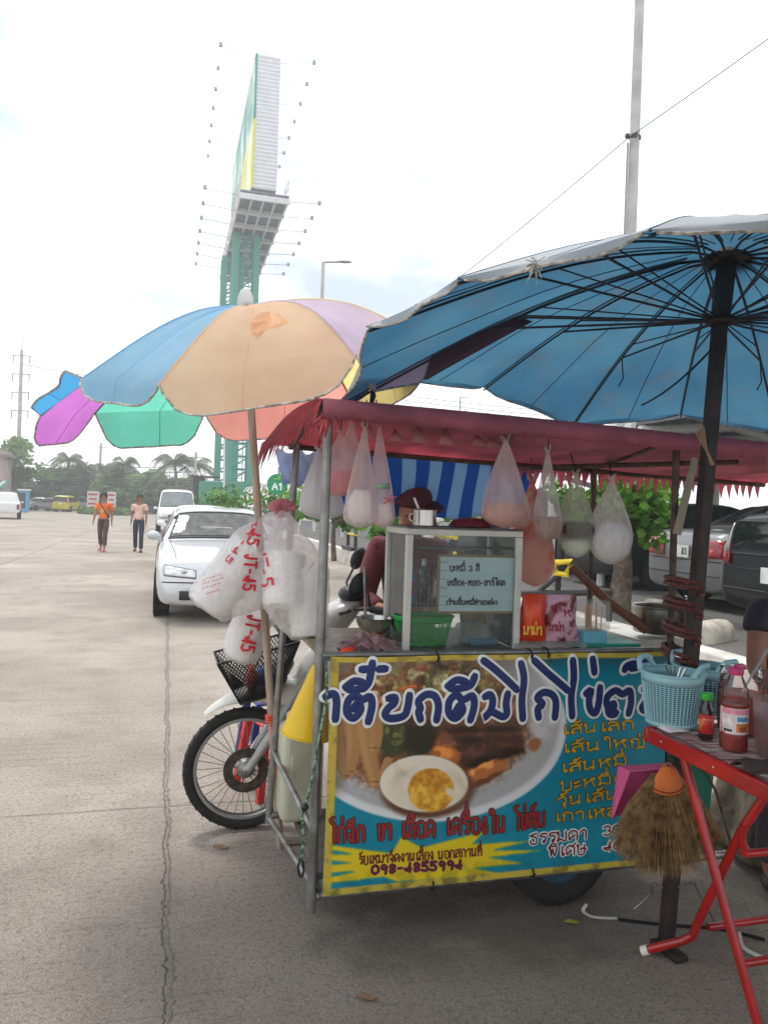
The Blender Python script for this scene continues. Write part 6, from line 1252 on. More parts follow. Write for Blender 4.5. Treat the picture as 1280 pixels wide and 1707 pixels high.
def person(label, loc, rz, J, top, low, cols, hair='short', name='person', sleeve=.55, cap=None, bag=None, fem=False, shoe=True, longsleeve=False, group=None):
    """J: joints in the figure's own frame (x to its left, facing -y, feet on z=0), scaled to a 1.68 m body"""
    root = thing(name, label, 'person', (0, 0, 0), 0)
    skinm = mat('skin_%d%d%d' % cols['skin'], cols['skin'], .55, var=.08, scale=10, sss=.08)
    D = {k: V(v) for k, v in J.items()}
    hd = D['head']; nk = D['neck']; hdir = (D['crown'] - D['chin0']).normalized() if 'crown' in D else V((0, 0, 1))
    fwd = V(J.get('face', (0, -1, 0))).normalized(); fwd = (fwd - hdir * fwd.dot(hdir)).normalized(); lat = hdir.cross(fwd)
    N = []; E = []
    def nd_(p, r, r2=None, par=None):
        N.append((V(p), r, r2 or r)); i = len(N) - 1
        if par is not None: E.append((par, i))
        return i
    pel = nd_(D['pelvis'], .105, .085); wa = nd_(D['pelvis'].lerp(D['chest'], .5), .10, .075, pel); ch = nd_(D['chest'], .115, .085, wa); n0 = nd_(nk, .052, .05, ch)
    h1 = nd_(hd - hdir * .055 + fwd * .012, .060, .068, n0); h2 = nd_(hd, .072, .088, h1); h3 = nd_(hd + hdir * .06, .066, .080, h2); nd_(hd + hdir * .098, .035, .045, h3)
    for s, q in ((1, 'l'), (-1, 'r')):
        sh = nd_(D['sh' + q], .052, None, ch); el = nd_(D['el' + q], .038, None, sh); fm = nd_(D['el' + q].lerp(D['wr' + q], .3), .038, None, el); wr = nd_(D['wr' + q], .024, .026, fm)
        hp = nd_(D['hip' + q], .078, None, pel); th = nd_(D['hip' + q].lerp(D['kn' + q], .4), .074, None, hp); kn = nd_(D['kn' + q], .05, None, th); cf = nd_(D['kn' + q].lerp(D['an' + q], .3), .052, None, kn); an = nd_(D['an' + q], .033, None, cf); nd_(D['to' + q], .03, .028, an)
        hv = (D['wr' + q] - D['el' + q]).normalized(); hv = J.get('hand' + q, hv); hv = V(hv).normalized(); nd_(D['wr' + q] + hv * .06, .034, .018, wr)
    def fingers(mb):
        for q in 'lr':
            w_ = D['wr' + q]; hv = V(J.get('hand' + q, (D['wr' + q] - D['el' + q]))).normalized(); a_, c_ = frame(hv, V((1, 0, 0) if abs(hv.x) < .8 else (0, 0, 1)))
            b0 = w_ + hv * .085
            for k, L in enumerate((.062, .074, .078, .068)):
                p0 = b0 + c_ * (.021 * (k - 1.5) / 1.0) - hv * .012; mb.tube(smooth_path([p0, p0 + hv * L * .45 + a_ * .003, p0 + hv * L * .8 + a_ * .016, p0 + hv * L * .92 + a_ * .028], 2), [.0095] * 3 + [.0088] * 2 + [.0075, .006], 8)
            p0 = w_ + hv * .04 + c_ * .026; mb.tube(smooth_path([p0 - c_ * .01, p0 + hv * .03 + c_ * .02, p0 + hv * .056 + c_ * .024 + a_ * .01], 3), [.013, .0125, .012, .0115, .011, .0095, .007], 8)
        # nose, ears, brow
        mb.tube([hd + fwd * .082 + hdir * .022, hd + fwd * .096 - hdir * .004, hd + fwd * .104 - hdir * .020, hd + fwd * .088 - hdir * .027], [.008, .011, .015, .008], 8)
        for s in (1, -1): mb.ball(hd + lat * (.077 * s) - hdir * .005 + fwd * -.005, .028, 10, (.35, .7, 1))
    skin_obj('body', N, E, skinm, root, 2, fingers)
    eyem = mat('eye_dark', (34, 26, 24), .3); lip = mat('lip_%d' % cols['skin'][0], tuple(int(x * .72) for x in cols['skin']), .5)
    for s in (1, -1):
        b = MB(); b.ball(hd + fwd * .078 + lat * (.031 * s) + hdir * .010, .011, 10, (1, .8, .6)); b.build('eye', eyem, root)
        b = MB(); b.tube([hd + fwd * .083 + lat * (.016 * s) + hdir * .026, hd + fwd * .080 + lat * (.046 * s) + hdir * .027], [.004, .003], 5); b.build('eyebrow', eyem, root)
    b = MB(); b.tube([hd + fwd * .076 - lat * .024 - hdir * .047, hd + fwd * .084 - hdir * .046, hd + fwd * .076 + lat * .024 - hdir * .047], [.004, .0065, .004], 6); b.build('mouth', lip, root)
    # hair: cap over the upper back of the head
    if hair:
        hm = mat('hair_%s' % hair, (30, 26, 25) if hair != 'shaved' else (70, 56, 48), .7, bump=.6, bscale=120); b = MB(); rows = []
        R3 = Matrix((lat, -fwd, hdir)).transposed()
        for i in range(11):
            row = []
            for j in range(25):
                g = 2 * math.pi * j / 24; front = max(0, -math.sin(g))
                th_ = (i / 10) * (rad(118) - rad(52) * front ** .8); k = 1.10 if hair != 'shaved' else 1.03
                if hair == 'long': th_ = (i / 10) * (rad(150) - rad(90) * front ** .6)
                rr = k * (1 + .03 * math.sin(g * 7 + i)); row.append(hd + hdir * .012 + R3 @ V((.083 * rr * math.sin(th_) * math.cos(g), .098 * rr * math.sin(th_) * math.sin(g), .112 * rr * math.cos(th_))))
            rows.append(row)
        b.grid(rows); b.build('hair', hm, root, solid=.006)
    # shirt
    tm = mat('shirt_%d%d%d' % top, top, .85, var=.14, scale=6, bump=.4, bscale=9); N = []; E = []
    p0 = nd_(D['pelvis'] - V((0, 0, .06)), .135, .112); p1 = nd_(D['pelvis'].lerp(D['chest'], .35), .13, .10, p0); p2 = nd_(D['chest'], .135, .10, p1); nd_(D['chest'].lerp(nk, .55), .078, .072, p2)
    for q in 'lr':
        s0 = nd_(D['sh' + q], .068, None, p2)
        if longsleeve:
            e0 = nd_(D['el' + q], .054, None, s0); nd_(D['el' + q].lerp(D['wr' + q], .92), .04, None, e0)
        else: nd_(D['sh' + q].lerp(D['el' + q], sleeve), .068, None, s0); nd_(D['sh' + q].lerp(D['el' + q], sleeve + .12), .066, None, len(N) - 1)
    skin_obj('shirt', N, E, tm, root, 2)
    lm = mat('trousers_%d%d%d' % low[0], low[0], .85, var=.2, scale=9, bump=.4, bscale=12); N = []; E = []
    p0 = nd_(D['pelvis'] + V((0, 0, .03)), .118, .10); nd_(D['pelvis'] - V((0, 0, .05)), .125, .105, p0)
    for q in 'lr':
        h0 = nd_(D['hip' + q], .092, None, p0); t0 = nd_(D['hip' + q].lerp(D['kn' + q], .5), .088, None, h0); k0 = nd_(D['kn' + q], .068, None, t0); L = low[1]
        nd_(D['kn' + q].lerp(D['an' + q], L * .6), .066, None, k0); nd_(D['kn' + q].lerp(D['an' + q], L), .062, None, len(N) - 1)
    skin_obj('trousers', N, E, lm, root, 2)
    sm = mat('shoe_%d%d%d' % cols['shoe'], cols['shoe'], .6)
    for q in 'lr':
        a_ = D['an' + q]; t_ = D['to' + q]; d = (t_ - a_); b = MB(); b.ball((a_ + t_) / 2 + d * .25 - V((0, 0, .022)), 1.0, 14, (.048, .13, .042), Matrix.Rotation(math.atan2(d.y, d.x) + math.pi / 2, 3, 'Z')); b.v = [V((p.x, p.y, max(p.z, a_.z - .075))) for p in b.v]; b.build('shoe', sm, root)
    if cap:
        cm = mat('cap_%d' % cap[0], cap, .8, bump=.2, bscale=40); R3 = Matrix((lat, -fwd, hdir)).transposed(); b = MB(); rows = []
        for i in range(10): rows.append([hd + hdir * .018 + R3 @ V((.094 * math.sin(i / 9 * rad(96)) * math.cos(g), .108 * math.sin(i / 9 * rad(96)) * math.sin(g), .118 * math.cos(i / 9 * rad(96)))) for g in [2 * math.pi * j / 28 for j in range(29)]])
        b.grid(rows); co = b.build('cap', cm, root, solid=.005)
        bd = V(J.get('brim', fwd)).normalized(); bl_ = hdir.cross(bd)
        b = MB(); b.grid([[hd + hdir * (.014 - .02 * t * t) + bd * (.085 + .075 * t * math.cos((s - .5) * 2.4)) * 1.0 + bl_ * (.085 * (2 * s - 1)) for s in [i / 8 for i in range(9)]] for t in (0, .5, 1)]); b.build('brim', cm, co, solid=.005)
        b = MB(); b.ball(hd + hdir * .138, .008, 8); b.build('button', cm, co)
    if bag: bag(root, D)
    root.location = loc; root.rotation_euler = (0, 0, rz); WM[root] = Matrix.Translation(V(loc)) @ Matrix.Rotation(rz, 4, 'Z')
    return root
def walk(st=.16, arm=.1, out=.05):
    return dict(pelvis=(0, 0, .95), chest=(0, 0, 1.27), neck=(0, -.005, 1.44), head=(0, -.02, 1.565), chin0=(0, -.02, 1.4), crown=(0, -.02, 1.6),
        shl=(.175, 0, 1.36), ell=(.205 + out * .4, .03 + arm, 1.09), wrl=(.215 + out * .4, -.03 + arm, .86), shr=(-.175, 0, 1.36), elr=(-.21 - out, .03 - arm, 1.10), wrr=(-.23 - out * 1.6, -.07 - arm, .88),
        hipl=(.085, 0, .90), knl=(.095, -.05 - st * .5, .50), anl=(.10, -st, .075), tol=(.11, -st - .12, .035), hipr=(-.085, 0, .90), knr=(-.09, -.03 + st * .15, .50), anr=(-.095, st * .8, .095), tor=(-.105, st * .8 - .12, .035))
def sling(root, D):
    sm = mat('sling', (36, 34, 36), .6); b = MB(); b.tube(smooth_path([(-.13, -.04, 1.42), (-.05, -.125, 1.31), (.06, -.135, 1.15), (.145, -.06, 1.0), (.15, .05, .98), (.05, .12, 1.12), (-.1, .08, 1.36)], 4, True), .018, 6, closed=True, flat=.4, up=V((0, -1, .2))); b.build('shoulder_strap', sm, root)
    pm = mat('shirt_print', (216, 196, 90), .7, col2=(120, 160, 110), scale=26, lo=.5, hi=.55); b = MB(); b.grid([[V((-.045 + .09 * i / 6, -.122 - .012 * (1 - (2 * i / 6 - 1) ** 2), 1.10 + .14 * j / 5)) for i in range(7)] for j in range(6)]); b.build('chest_print', pm, root, solid=.003)
person('man in an orange printed T-shirt with a black shoulder strap walking towards the stall', G(171, 919), YAW - .15, walk(.25, .06, .01), (238, 112, 46), ((84, 62, 58), .80), dict(skin=(156, 108, 84), shoe=(190, 90, 84)), 'short', bag=sling)
J = walk(.17, -.06, -.01); J['head'] = (.0, -.02, 1.565); J['face'] = (.6, -.8, 0)
person('man in a dusty pink T-shirt and dark jeans walking beside the orange shirt', G(230, 920), YAW - .1, J, (222, 184, 170), ((44, 54, 66), .97), dict(skin=(150, 104, 82), shoe=(40, 38, 40)), 'shaved')
# vendor behind the case, head bowed
vd = W(684, 846, 3.70)
J = dict(pelvis=(0.02, .10, .95), chest=(0, .03, 1.25), neck=(.0, -.02, 1.43), head=(.0, -.085, 1.535), chin0=(.0, -.045, 1.43), crown=(.0, -.085, 1.55), face=(-.12, -.9, -.22),
    shl=(.16, .02, 1.31), ell=(.20, -.08, 1.08), wrl=(.10, -.26, 1.06), shr=(-.15, .02, 1.31), elr=(-.205, -.03, 1.07), wrr=(-.13, -.22, 1.04), handr=(.7, -.6, .1), handl=(-.4, -.8, -.1), brim=(.8, -.25, -.15),
    hipl=(.085, .02, .89), knl=(.095, .0, .49), anl=(.10, .02, .075), tol=(.11, -.1, .035), hipr=(-.085, .02, .89), knr=(-.09, .0, .49), anr=(-.095, .02, .075), tor=(-.105, -.1, .035))
vp = V((vd.x, vd.y + .085, 0))
person('vendor in a maroon cap and maroon top bending behind the glass case', vp, .05, J, (112, 56, 62), ((60, 58, 64), .95), dict(skin=(186, 130, 106), shoe=(50, 46, 44)), 'short', cap=(92, 40, 50), longsleeve=True)
# woman at the right edge
J = dict(pelvis=(0, .03, .80), chest=(0, 0, 1.08), neck=(0, -.03, 1.23), head=(.0, -.06, 1.35), chin0=(0, -.06, 1.2), crown=(0, -.06, 1.4), face=(-.1, -1, -.2),
    shl=(.17, 0, 1.16), ell=(.23, -.05, .92), wrl=(.14, -.26, .86), shr=(-.185, 0, 1.16), elr=(-.235, -.06, .90), wrr=(-.20, -.29, .83), handr=(.2, -1, -.1),
    hipl=(.085, .02, .76), knl=(.095, .0, .42), anl=(.10, .02, .075), tol=(.11, -.1, .035), hipr=(-.085, .02, .76), knr=(-.09, .0, .42), anr=(-.095, .02, .075), tor=(-.105, -.1, .035))
person('woman in a dark patterned blouse standing at the right edge beyond the table', W(1336, 1100, 3.2) * 1 - V((0, 0, W(1336, 1100, 3.2).z)), .1, J, (52, 44, 58), ((70, 60, 70), .95), dict(skin=(152, 104, 84), shoe=(50, 46, 44)), 'long', sleeve=.32)
# ================================================================ vehicles
cglass = mat('car_glass', (26, 30, 32), .08, coat=.3, var=.1); pale_glass = mat('windscreen', (120, 128, 128), .08, coat=1.0, var=.15, scale=3)
tailm = mat('tail_lens', (176, 16, 24), .15, coat=.8, col2=(120, 8, 16), scale=18); lampm = mat('lamp_lens', (206, 210, 210), .12, .3, coat=.8, scale=30, var=.2); ltrim = mat('car_trim', (30, 30, 32), .5); platem = mat('plate_white', (226, 226, 222), .5)
def ringx(st, crown=.02):
    y, zl, zb, zt, wb, wt = st; d = zt - zb
    h = [(0, zl), (wb * .72, zl), (wb * .94, zl + .025), (wb, zl + .10), (wb * 1.012, zl + (zb - zl) * .55), (wb * 1.0, zl + (zb - zl) * .86), (wb * .972, zb), (wb * .972 + (wt - wb * .972) * .48, zb + d * .45), (wt, zb + d * .86), (wt * .90, zb + d * .965), (wt * .62, zt + crown * .5), (0, zt + crown)]
    return [V((x, y, z)) for x, z in h] + [V((-x, y, z)) for x, z in reversed(h[1:-1])]
def dense(st, k=4):
    out = []
    for i in range(len(st) - 1):
        a, b, c, d = [np.array(st[max(0, min(len(st) - 1, i + j))]) for j in (-1, 0, 1, 2)]
        for j in range(k):
            t = j / k; m0 = (c - a) * .5; m1 = (d - b) * .5; s = b[0] * 0
            l = b + (c - b) * t; h = (2 * t ** 3 - 3 * t ** 2 + 1) * b + (t ** 3 - 2 * t ** 2 + t) * m0 + (-2 * t ** 3 + 3 * t ** 2) * c + (t ** 3 - t ** 2) * m1
            q = l * .45 + h * .55; q[0] = l[0]; out.append(tuple(q))
    return out + [st[-1]]
SEDAN = dict(st=[(-2.17, .40, .70, .80, .62, .52), (-2.13, .25, .86, .95, .78, .68), (-2.02, .21, .92, 1.01, .82, .73), (-1.55, .2, .94, 1.04, .845, .74), (-1.30, .2, .945, 1.07, .845, .72), (-.72, .2, .95, 1.36, .845, .58), (-.3, .2, .95, 1.415, .845, .59), (.15, .2, .945, 1.42, .845, .60), (.45, .2, .935, 1.36, .845, .61), (1.05, .2, .90, 1.0, .845, .72), (1.25, .2, .87, .95, .84, .74), (1.75, .2, .77, .86, .825, .70), (2.02, .2, .69, .76, .80, .66), (2.12, .21, .58, .66, .77, .60), (2.20, .24, .46, .53, .70, .52), (2.22, .30, .40, .44, .60, .45)],
    front=(.50, 1.02, .56, .68), rear=(-1.27, -.76, .66, .54), side=(-1.10, .86, -.62, .42, .975, 1.30), wh=(1.34, -1.30), r=.29, W=.845, hl=(.36, .74, .565, .685), tl=(.36, .825, .66, .89), gr=(.27, .59, .655), it=(.55, .30, .41), plz=.74, hood=(1.1, 1.98))
MPV = dict(st=[(-2.15, .34, .95, 1.35, .76, .62), (-2.10, .28, 1.0, 1.60, .84, .66), (-1.95, .26, 1.0, 1.68, .86, .68), (-1.2, .26, 1.0, 1.72, .865, .68), (-.3, .26, 1.0, 1.73, .865, .68), (.45, .26, 1.0, 1.67, .865, .67), (1.25, .26, .98, 1.12, .865, .74), (1.7, .26, .88, 1.0, .84, .72), (2.05, .28, .74, .84, .79, .66), (2.16, .34, .6, .7, .70, .54)],
    front=(.55, 1.2, .60, .70), rear=None, side=(-1.85, 1.0, -1.75, .5, 1.03, 1.55), wh=(1.35, -1.3), r=.32, W=.865, hl=(.36, .76, .66, .82), tl=(.66, .83, .92, 1.52), gr=(.34, .66, .76), it=(.5, .4, .5), plz=.88, hood=(1.35, 2.0), rw=(.64, 1.08, 1.55))
VAN = dict(st=[(-2.5, .4, 1.0, 1.0, .85, .80), (-2.4, .35, 1.05, 1.08, .9, .84), (-.25, .35, 1.05, 1.08, .9, .84), (-.12, .35, 1.05, 1.98, .9, .74), (.4, .35, 1.05, 2.06, .9, .75), (.95, .35, 1.05, 2.05, .9, .75), (1.22, .35, 1.05, 1.95, .9, .75), (1.78, .35, 1.02, 1.2, .9, .80), (2.25, .36, .9, 1.02, .87, .74), (2.40, .40, .75, .86, .82, .62)],
    front=(1.25, 1.74, .66, .76), rear=None, side=(.02, 1.55, .05, 1.15, 1.12, 1.85), wh=(1.5, -1.6), r=.36, W=.9, hl=(.42, .82, .72, .94), tl=(.7, .85, .6, .9), gr=(.38, .72, .9), it=(.6, .45, .6), plz=.7, hood=(1.85, 2.25))
PICK = dict(st=[(-2.5, .45, .95, 1.0, .84, .80), (-2.45, .4, 1.0, 1.05, .86, .82), (-.78, .4, 1.0, 1.06, .86, .82), (-.66, .4, 1.0, 1.62, .86, .64), (-.2, .4, 1.0, 1.72, .86, .63), (.3, .4, 1.0, 1.72, .86, .62), (.6, .4, 1.0, 1.64, .86, .63), (1.25, .4, .98, 1.1, .86, .72), (2.25, .42, .88, 1.0, .82, .70), (2.42, .5, .75, .85, .75, .6)],
    front=(.62, 1.2, .56, .7), rear=None, side=(-.55, 1.1, -.52, .58, 1.03, 1.58), wh=(1.5, -1.5), r=.36, W=.86, hl=(.4, .78, .72, .9), tl=(.66, .82, .62, .95), gr=(.36, .7, .86), it=(.6, .5, .6), plz=.62, hood=(1.3, 2.25))
from mathutils.bvhtree import BVHTree
def car(name, label, cat, loc, rz, S, paint, group=None, detail=2, glassm=cglass, plate=True, cut=False):
    root = thing(name, label, cat, (0, 0, 0), 0, group)
    b = MB(); b.loft([ringx(s) for s in dense(S['st'])]); bv = BVHTree.FromPolygons(b.v, b.f); body = b.build('body', paint, root, sub=1)
    def hit(p, d, off=.012):
        h = bv.ray_cast(V(p), V(d)); return (h[0] - V(d) * off) if h[0] is not None else None
    def patch(f, na, nb, d, off=.012):
        rows = []
        for i in range(na + 1):
            row = []; last = None
            for j in range(nb + 1):
                p = hit(f(i / na, j / nb), d, off)
                if p is None: p = last
                last = p; row.append(p)
            rows.append([q if q is not None else last for q in row])
        return rows
    def bline(pts, d, r=.006, m=ltrim, nm='panel_seam', par=None):
        q = [hit(p, d, .001) for p in pts]; q = [p for p in q if p is not None]
        if len(q) > 1: b = MB(); b.tube(q, r, 5); b.build(nm, m, par or root)
    def pane(nm, rows, m):
        b = MB(); b.grid(rows); g_ = b.build(nm, m, root)
        b = MB(); b.tube(rows[0] + [r[-1] for r in rows[1:]] + rows[-1][::-1][1:] + [r[0] for r in rows[::-1]][1:], .012, 6); b.build('window_seal', ltrim, g_)
    y0, y1, w0, w1 = S['front']
    pane('windscreen', patch(lambda s, t: (-(w0 + (w1 - w0) * s) + 2 * (w0 + (w1 - w0) * s) * t, y0 + (y1 - y0) * s, 4), 6, 12, (0, 0, -1), .010), glassm)
    if S['rear']:
        y0, y1, w0, w1 = S['rear']; pane('rear_window', patch(lambda s, t: (-(w0 + (w1 - w0) * s) + 2 * (w0 + (w1 - w0) * s) * t, y0 + (y1 - y0) * s, 4), 6, 12, (0, 0, -1), .010), glassm if cut else cglass)
    elif 'rw' in S:
        w0, z0, z1 = S['rw']; pane('rear_window', patch(lambda s, t: (-w0 + 2 * w0 * t, -5, z0 + (z1 - z0) * s), 6, 12, (0, 1, 0), .012), cglass)
    ya, yb, yc, yd, zb, zt = S['side']; W_ = S['W']
    zlo = S['st'][4][1]
    for sg in (-1, 1):
        for f0, f1 in ((.02, .485), (.515, .98)):
            b = MB(); b.grid(patch(lambda s, t: (sg * 4, (ya + (yc - ya) * s) + ((yb + (yd - yb) * s) - (ya + (yc - ya) * s)) * (f0 + (f1 - f0) * t), zb + (zt - zb) * s), 5, 5, (-sg, 0, 0), .006)); b.build('side_window', cglass, root)
        for yw in S['wh']:
            r_ = S['r']; xs = [hit((sg * 4, yw, z), (-sg, 0, 0)) for z in (.45, .6)]; xw_ = max(abs(x.x) for x in xs if x is not None)
            T = Matrix.Translation(V((sg * (xw_ - .10), yw, r_))) @ Matrix.Rotation(rad(90 * sg), 4, 'Y')
            b = MB(); b.lathe([(r_ * 1.17, .06), (r_ * 1.15, .094), (.01, .092)], 30, T, cap=False); b.build('wheel_arch', mat('arch_dark', (14, 14, 15), .9), root)
            b = MB(); b.lathe([(r_ * .62, .06), (r_ * .68, .10), (r_ * .95, .105), (r_, .07), (r_, -.08), (r_ * .9, -.1)], 30, T, cap=False); ty = b.build('wheel', rubber, root)
            if detail:
                b = MB(); b.lathe([(.02, .10), (r_ * .2, .104), (r_ * .3, .085), (r_ * .55, .085), (r_ * .64, .102), (r_ * .66, .09)], 24, T, cap=False); b.build('rim', mat('car_rim', (150, 150, 152), .4, .7), ty)
        if detail:
            ym = (ya + yb) / 2
            for yy in (ya + .1, ym, yb + .05): bline([(sg * 4, yy, zlo + .12 + (zb - zlo - .12) * i / 8) for i in range(9)], (-sg, 0, 0), .005)
            b = MB(); hp = hit((sg * 4, ym - .12, zb - .12), (-sg, 0, 0), -.002)
            if hp is not None: b.box(hp, (.03, .16, .025)); b.build('door_handle', paint, root, bevel=.008)
            bline([(sg * 4, ya + (yb - ya) * i / 14, zlo + (zb - zlo) * .45) for i in range(15)], (-sg, 0, 0), .016, mat('rub_strip', (120, 122, 124), .5), 'rub_strip')
        mz = zb + .05; mp = hit((sg * 4, yb - .02, zb - .02), (-sg, 0, 0))
        if mp is not None: b = MB(); b.ball(mp + V((sg * .09, 0, .07)), .1, 14, (.95, .5, .62)); b.box(mp + V((sg * .02, 0, .03)), (.08, .06, .05)); b.build('mirror', paint, root)
        x0, x1, z0, z1 = S['hl']
        rw_ = patch(lambda s, t: (sg * (x0 + (x1 - x0) * t), 5, z0 + (z1 - z0) * s * (.75 + .25 * t) + .03 * t), 4, 8, (0, -1, 0), .012); b = MB(); b.grid(rw_); hl = b.build('headlight', lampm, root, solid=.01)
        if detail:
            b = MB(); b.tube(rw_[0] + [r[-1] for r in rw_[1:]] + rw_[-1][::-1][1:] + [r[0] for r in rw_[::-1]][1:], .006, 5); b.build('lamp_seal', ltrim, hl)
            c_ = rw_[2][3]; b = MB(); b.ball(c_, .045, 12, (1, .35, 1)); b.build('reflector', chrome, hl)
        x0, x1, z0, z1 = S['tl']
        rw_ = patch(lambda s, t: (sg * (x0 + (x1 - x0) * t), -5, z0 + (z1 - z0) * s + .02 * t), 6, 7, (0, 1, 0), .014); b = MB(); b.grid(rw_); tl_ = b.build('tail_light', tailm, root, solid=.012)
        if detail > 1 and S is SEDAN:
            for t_, m_ in ((2, lampm), (4, mat('tail_bright', (226, 60, 60), .15, coat=.8))): b = MB(); b.ball(rw_[2][t_] - V((0, .006, 0)), .038, 12, (1, .3, 1)); b.build('lamp_bulb', m_, tl_)
        if detail:
            ha, hb_ = S['hood']; bline([(sg * (W_ * (.80 - .10 * i / 8)), ha + (hb_ - ha) * i / 8, 4) for i in range(9)], (0, 0, -1), .004)
    gw, g0, g1 = S['gr']; b = MB(); rw_ = patch(lambda s, t: (-gw + 2 * gw * t, 5, g0 + (g1 - g0) * s - .02 * (2 * t - 1) ** 2), 3, 10, (0, -1, 0), .012); b.grid(rw_); gr = b.build('grille', ltrim, root, solid=.01)
    iw, i0, i1 = S['it']; b = MB(); b.grid(patch(lambda s, t: (-iw + 2 * iw * t, 5, i0 + (i1 - i0) * s), 3, 10, (0, -1, 0), .010)); b.build('lower_grille', ltrim, root, solid=.008)
    if detail > 1:
        c_ = rw_[2][5]; b = MB(); b.lathe([(.03, 0), (.045, .008), (.05, .0)], 18, Matrix.Translation(c_) @ Matrix.Rotation(rad(-90), 4, 'X')); b.build('badge', chrome, gr)
        bline([(-.76 + 1.52 * i / 20, 5, i1 + .10) for i in range(21)], (0, -1, 0), .008); bline([(-.76 + 1.52 * i / 20, -5, S['tl'][2] - .03) for i in range(21)], (0, 1, 0), .007); bline([(-.74 + 1.48 * i / 20, -5, .45) for i in range(21)], (0, 1, 0), .010)
        y0, y1, w0, w1 = S['front']
        for xa, xb in ((-.52, -.02), (.02, .5)): bline([(xa + (xb - xa) * i / 6, y1 - .01 - .09 * math.sin(math.pi * i / 6 * .6), 4) for i in range(7)], (0, 0, -1), .009, ltrim, 'wiper')
        bline([(-.70 + 1.4 * i / 12, y1 + .02, 4) for i in range(13)], (0, 0, -1), .018, ltrim, 'cowl')
    if plate:
        p = hit((0, -5, S['plz']), (0, 1, 0), .02)
        b = MB(); b.box(p, (.36, .015, .16)); b.build('licence_plate', platem, root)
        if detail > 1:
            p = hit((0, 5, i1 + .03), (0, -1, 0), .02); b = MB(); b.box(p, (.36, .015, .12)); b.build('licence_plate', platem, root)
    return root
HATCH = dict(MPV); HATCH['st'] = [(y, zl * .9, zb * .76, zt * .745, wb, wt) for y, zl, zb, zt, wb, wt in MPV['st']]; HATCH.update(side=(-1.85, 1.0, -1.75, .5, .79, 1.15), r=.28, hl=(.36, .74, .50, .62), tl=(.66, .83, .70, 1.14), gr=(.34, .50, .57), it=(.5, .3, .38), plz=.62, rw=(.64, .82, 1.16))
def place(o, loc, rz): o.location = loc; o.rotation_euler = (0, 0, rz); WM[o] = Matrix.Translation(V(loc)) @ Matrix.Rotation(rz, 4, 'Z')
silverw = mat('silver_white', (196, 198, 200), .25, .3, coat=.8, var=.03, scale=2); silver = mat('silver_grey', (136, 136, 138), .28, .5, coat=.8, var=.05, scale=2); black = mat('car_black', (20, 22, 25), .35, .1, coat=.25, var=.1, scale=2); whitec = mat('car_white', (224, 224, 222), .3, coat=.6, var=.03); yel = mat('car_yellow', (206, 196, 30), .35, coat=.5); dgrey = mat('car_dark', (46, 48, 52), .3, .2, coat=.4)
fr = (G(250, 1008, .25) + EX * .86)
c = car('parked_sedan', 'pale silver sedan facing the viewer beside the kerb, left of the white foam bowl bags', 'car', 0, 0, SEDAN, silverw, None, 2, glass('windscreen_clear', (196, 206, 206), .22), cut=True)
for sx in (-1, 1):
    b = MB(); b.loft([[V((sx * .34 + w_ * math.cos(a), .05 - .12 * (z - .6) * 0 + d_ * math.sin(a), z)) for a in [2 * math.pi * i / 14 for i in range(14)]] for z, w_, d_ in ((.7, .22, .08), (.95, .23, .09), (1.08, .19, .08), (1.12, .11, .06), (1.16, .13, .06), (1.26, .12, .05), (1.29, .06, .03))]); b.build('front_seat', mat('seat_grey', (120, 122, 124), .8), c)
fpos = V((fr.x, fr.y + .1, 0)); place(c, fpos + EY * 2.16, YAW + math.pi)
# open the cabin of the near car: let the screen look into it
def cut_cabin(root, stations):
    o = [x for x in COL.objects if x.parent == root and x.name.startswith('body')][0]; me = o.data; import bmesh
    bm = bmesh.new(); bm.from_mesh(me); ks = []
    for f in bm.faces:
        q = f.calc_center_median()
        if .52 < q.y < 1.0 and q.z > .98 and abs(q.x) < .60: ks.append(f)
        if -1.25 < q.y < -.78 and q.z > 1.05 and abs(q.x) < .56: ks.append(f)
    bmesh.ops.delete(bm, geom=ks, context='FACES'); bm.to_mesh(me); bm.free()
cut_cabin(c, None)
b = MB(); b.tube([V((-.34 + .18 * math.cos(a), .72 + .06 * math.sin(a), 1.0 + .15 * math.sin(a))) for a in [2 * math.pi * i / 20 for i in range(20)]], .012, 6, closed=True); b.build('steering_wheel', ltrim, c).location = (0, 0, 0)
b = MB(); b.box((0, .85, .93), (1.4, .42, .14)); b.build('dashboard', mat('dash', (86, 88, 90), .8), c, bevel=.04)
for ch in COL.objects:
    if ch.parent == c and ch.name.split('.')[0] in ('steering_wheel', 'dashboard'):
        for v_ in ch.data.vertices: v_.co = WM[c] @ v_.co      # built in the car's own frame
car2 = car('parked_sedan', 'white sedan of which only the roof shows, parked right behind the pale silver sedan', 'car', 0, 0, SEDAN, whitec, None, 1, pale_glass); place(car2, fpos + EY * 8.4 + EX * .05, YAW + math.pi)
tr = car('white_truck', 'white truck with a wire cage on its bed, parked behind the silver sedan', 'truck', 0, 0, VAN, whitec, None, 2, pale_glass)
b = MB()
for i in range(8): b.tube([V((-.85 + .243 * i, -.3, 1.1)), V((-.85 + .243 * i, -.3, 2.2))], .02, 5); b.tube([V((-.85 + .243 * i, -2.4, 1.1)), V((-.85 + .243 * i, -2.4, 2.2))], .02, 5)
for z in (1.3, 1.6, 1.9, 2.2): b.tube([V((-.85, -2.4, z)), V((-.85, -.3, z)), V((.85, -.3, z)), V((.85, -2.4, z))], .022, 5, closed=True)
b.build('cage', mat('cage_grey', (90, 92, 92), .5), tr)
q = G(258, 889); place(tr, V((q.x, q.y, 0)) + EX * .95 + EY * 2.2, YAW + math.pi)
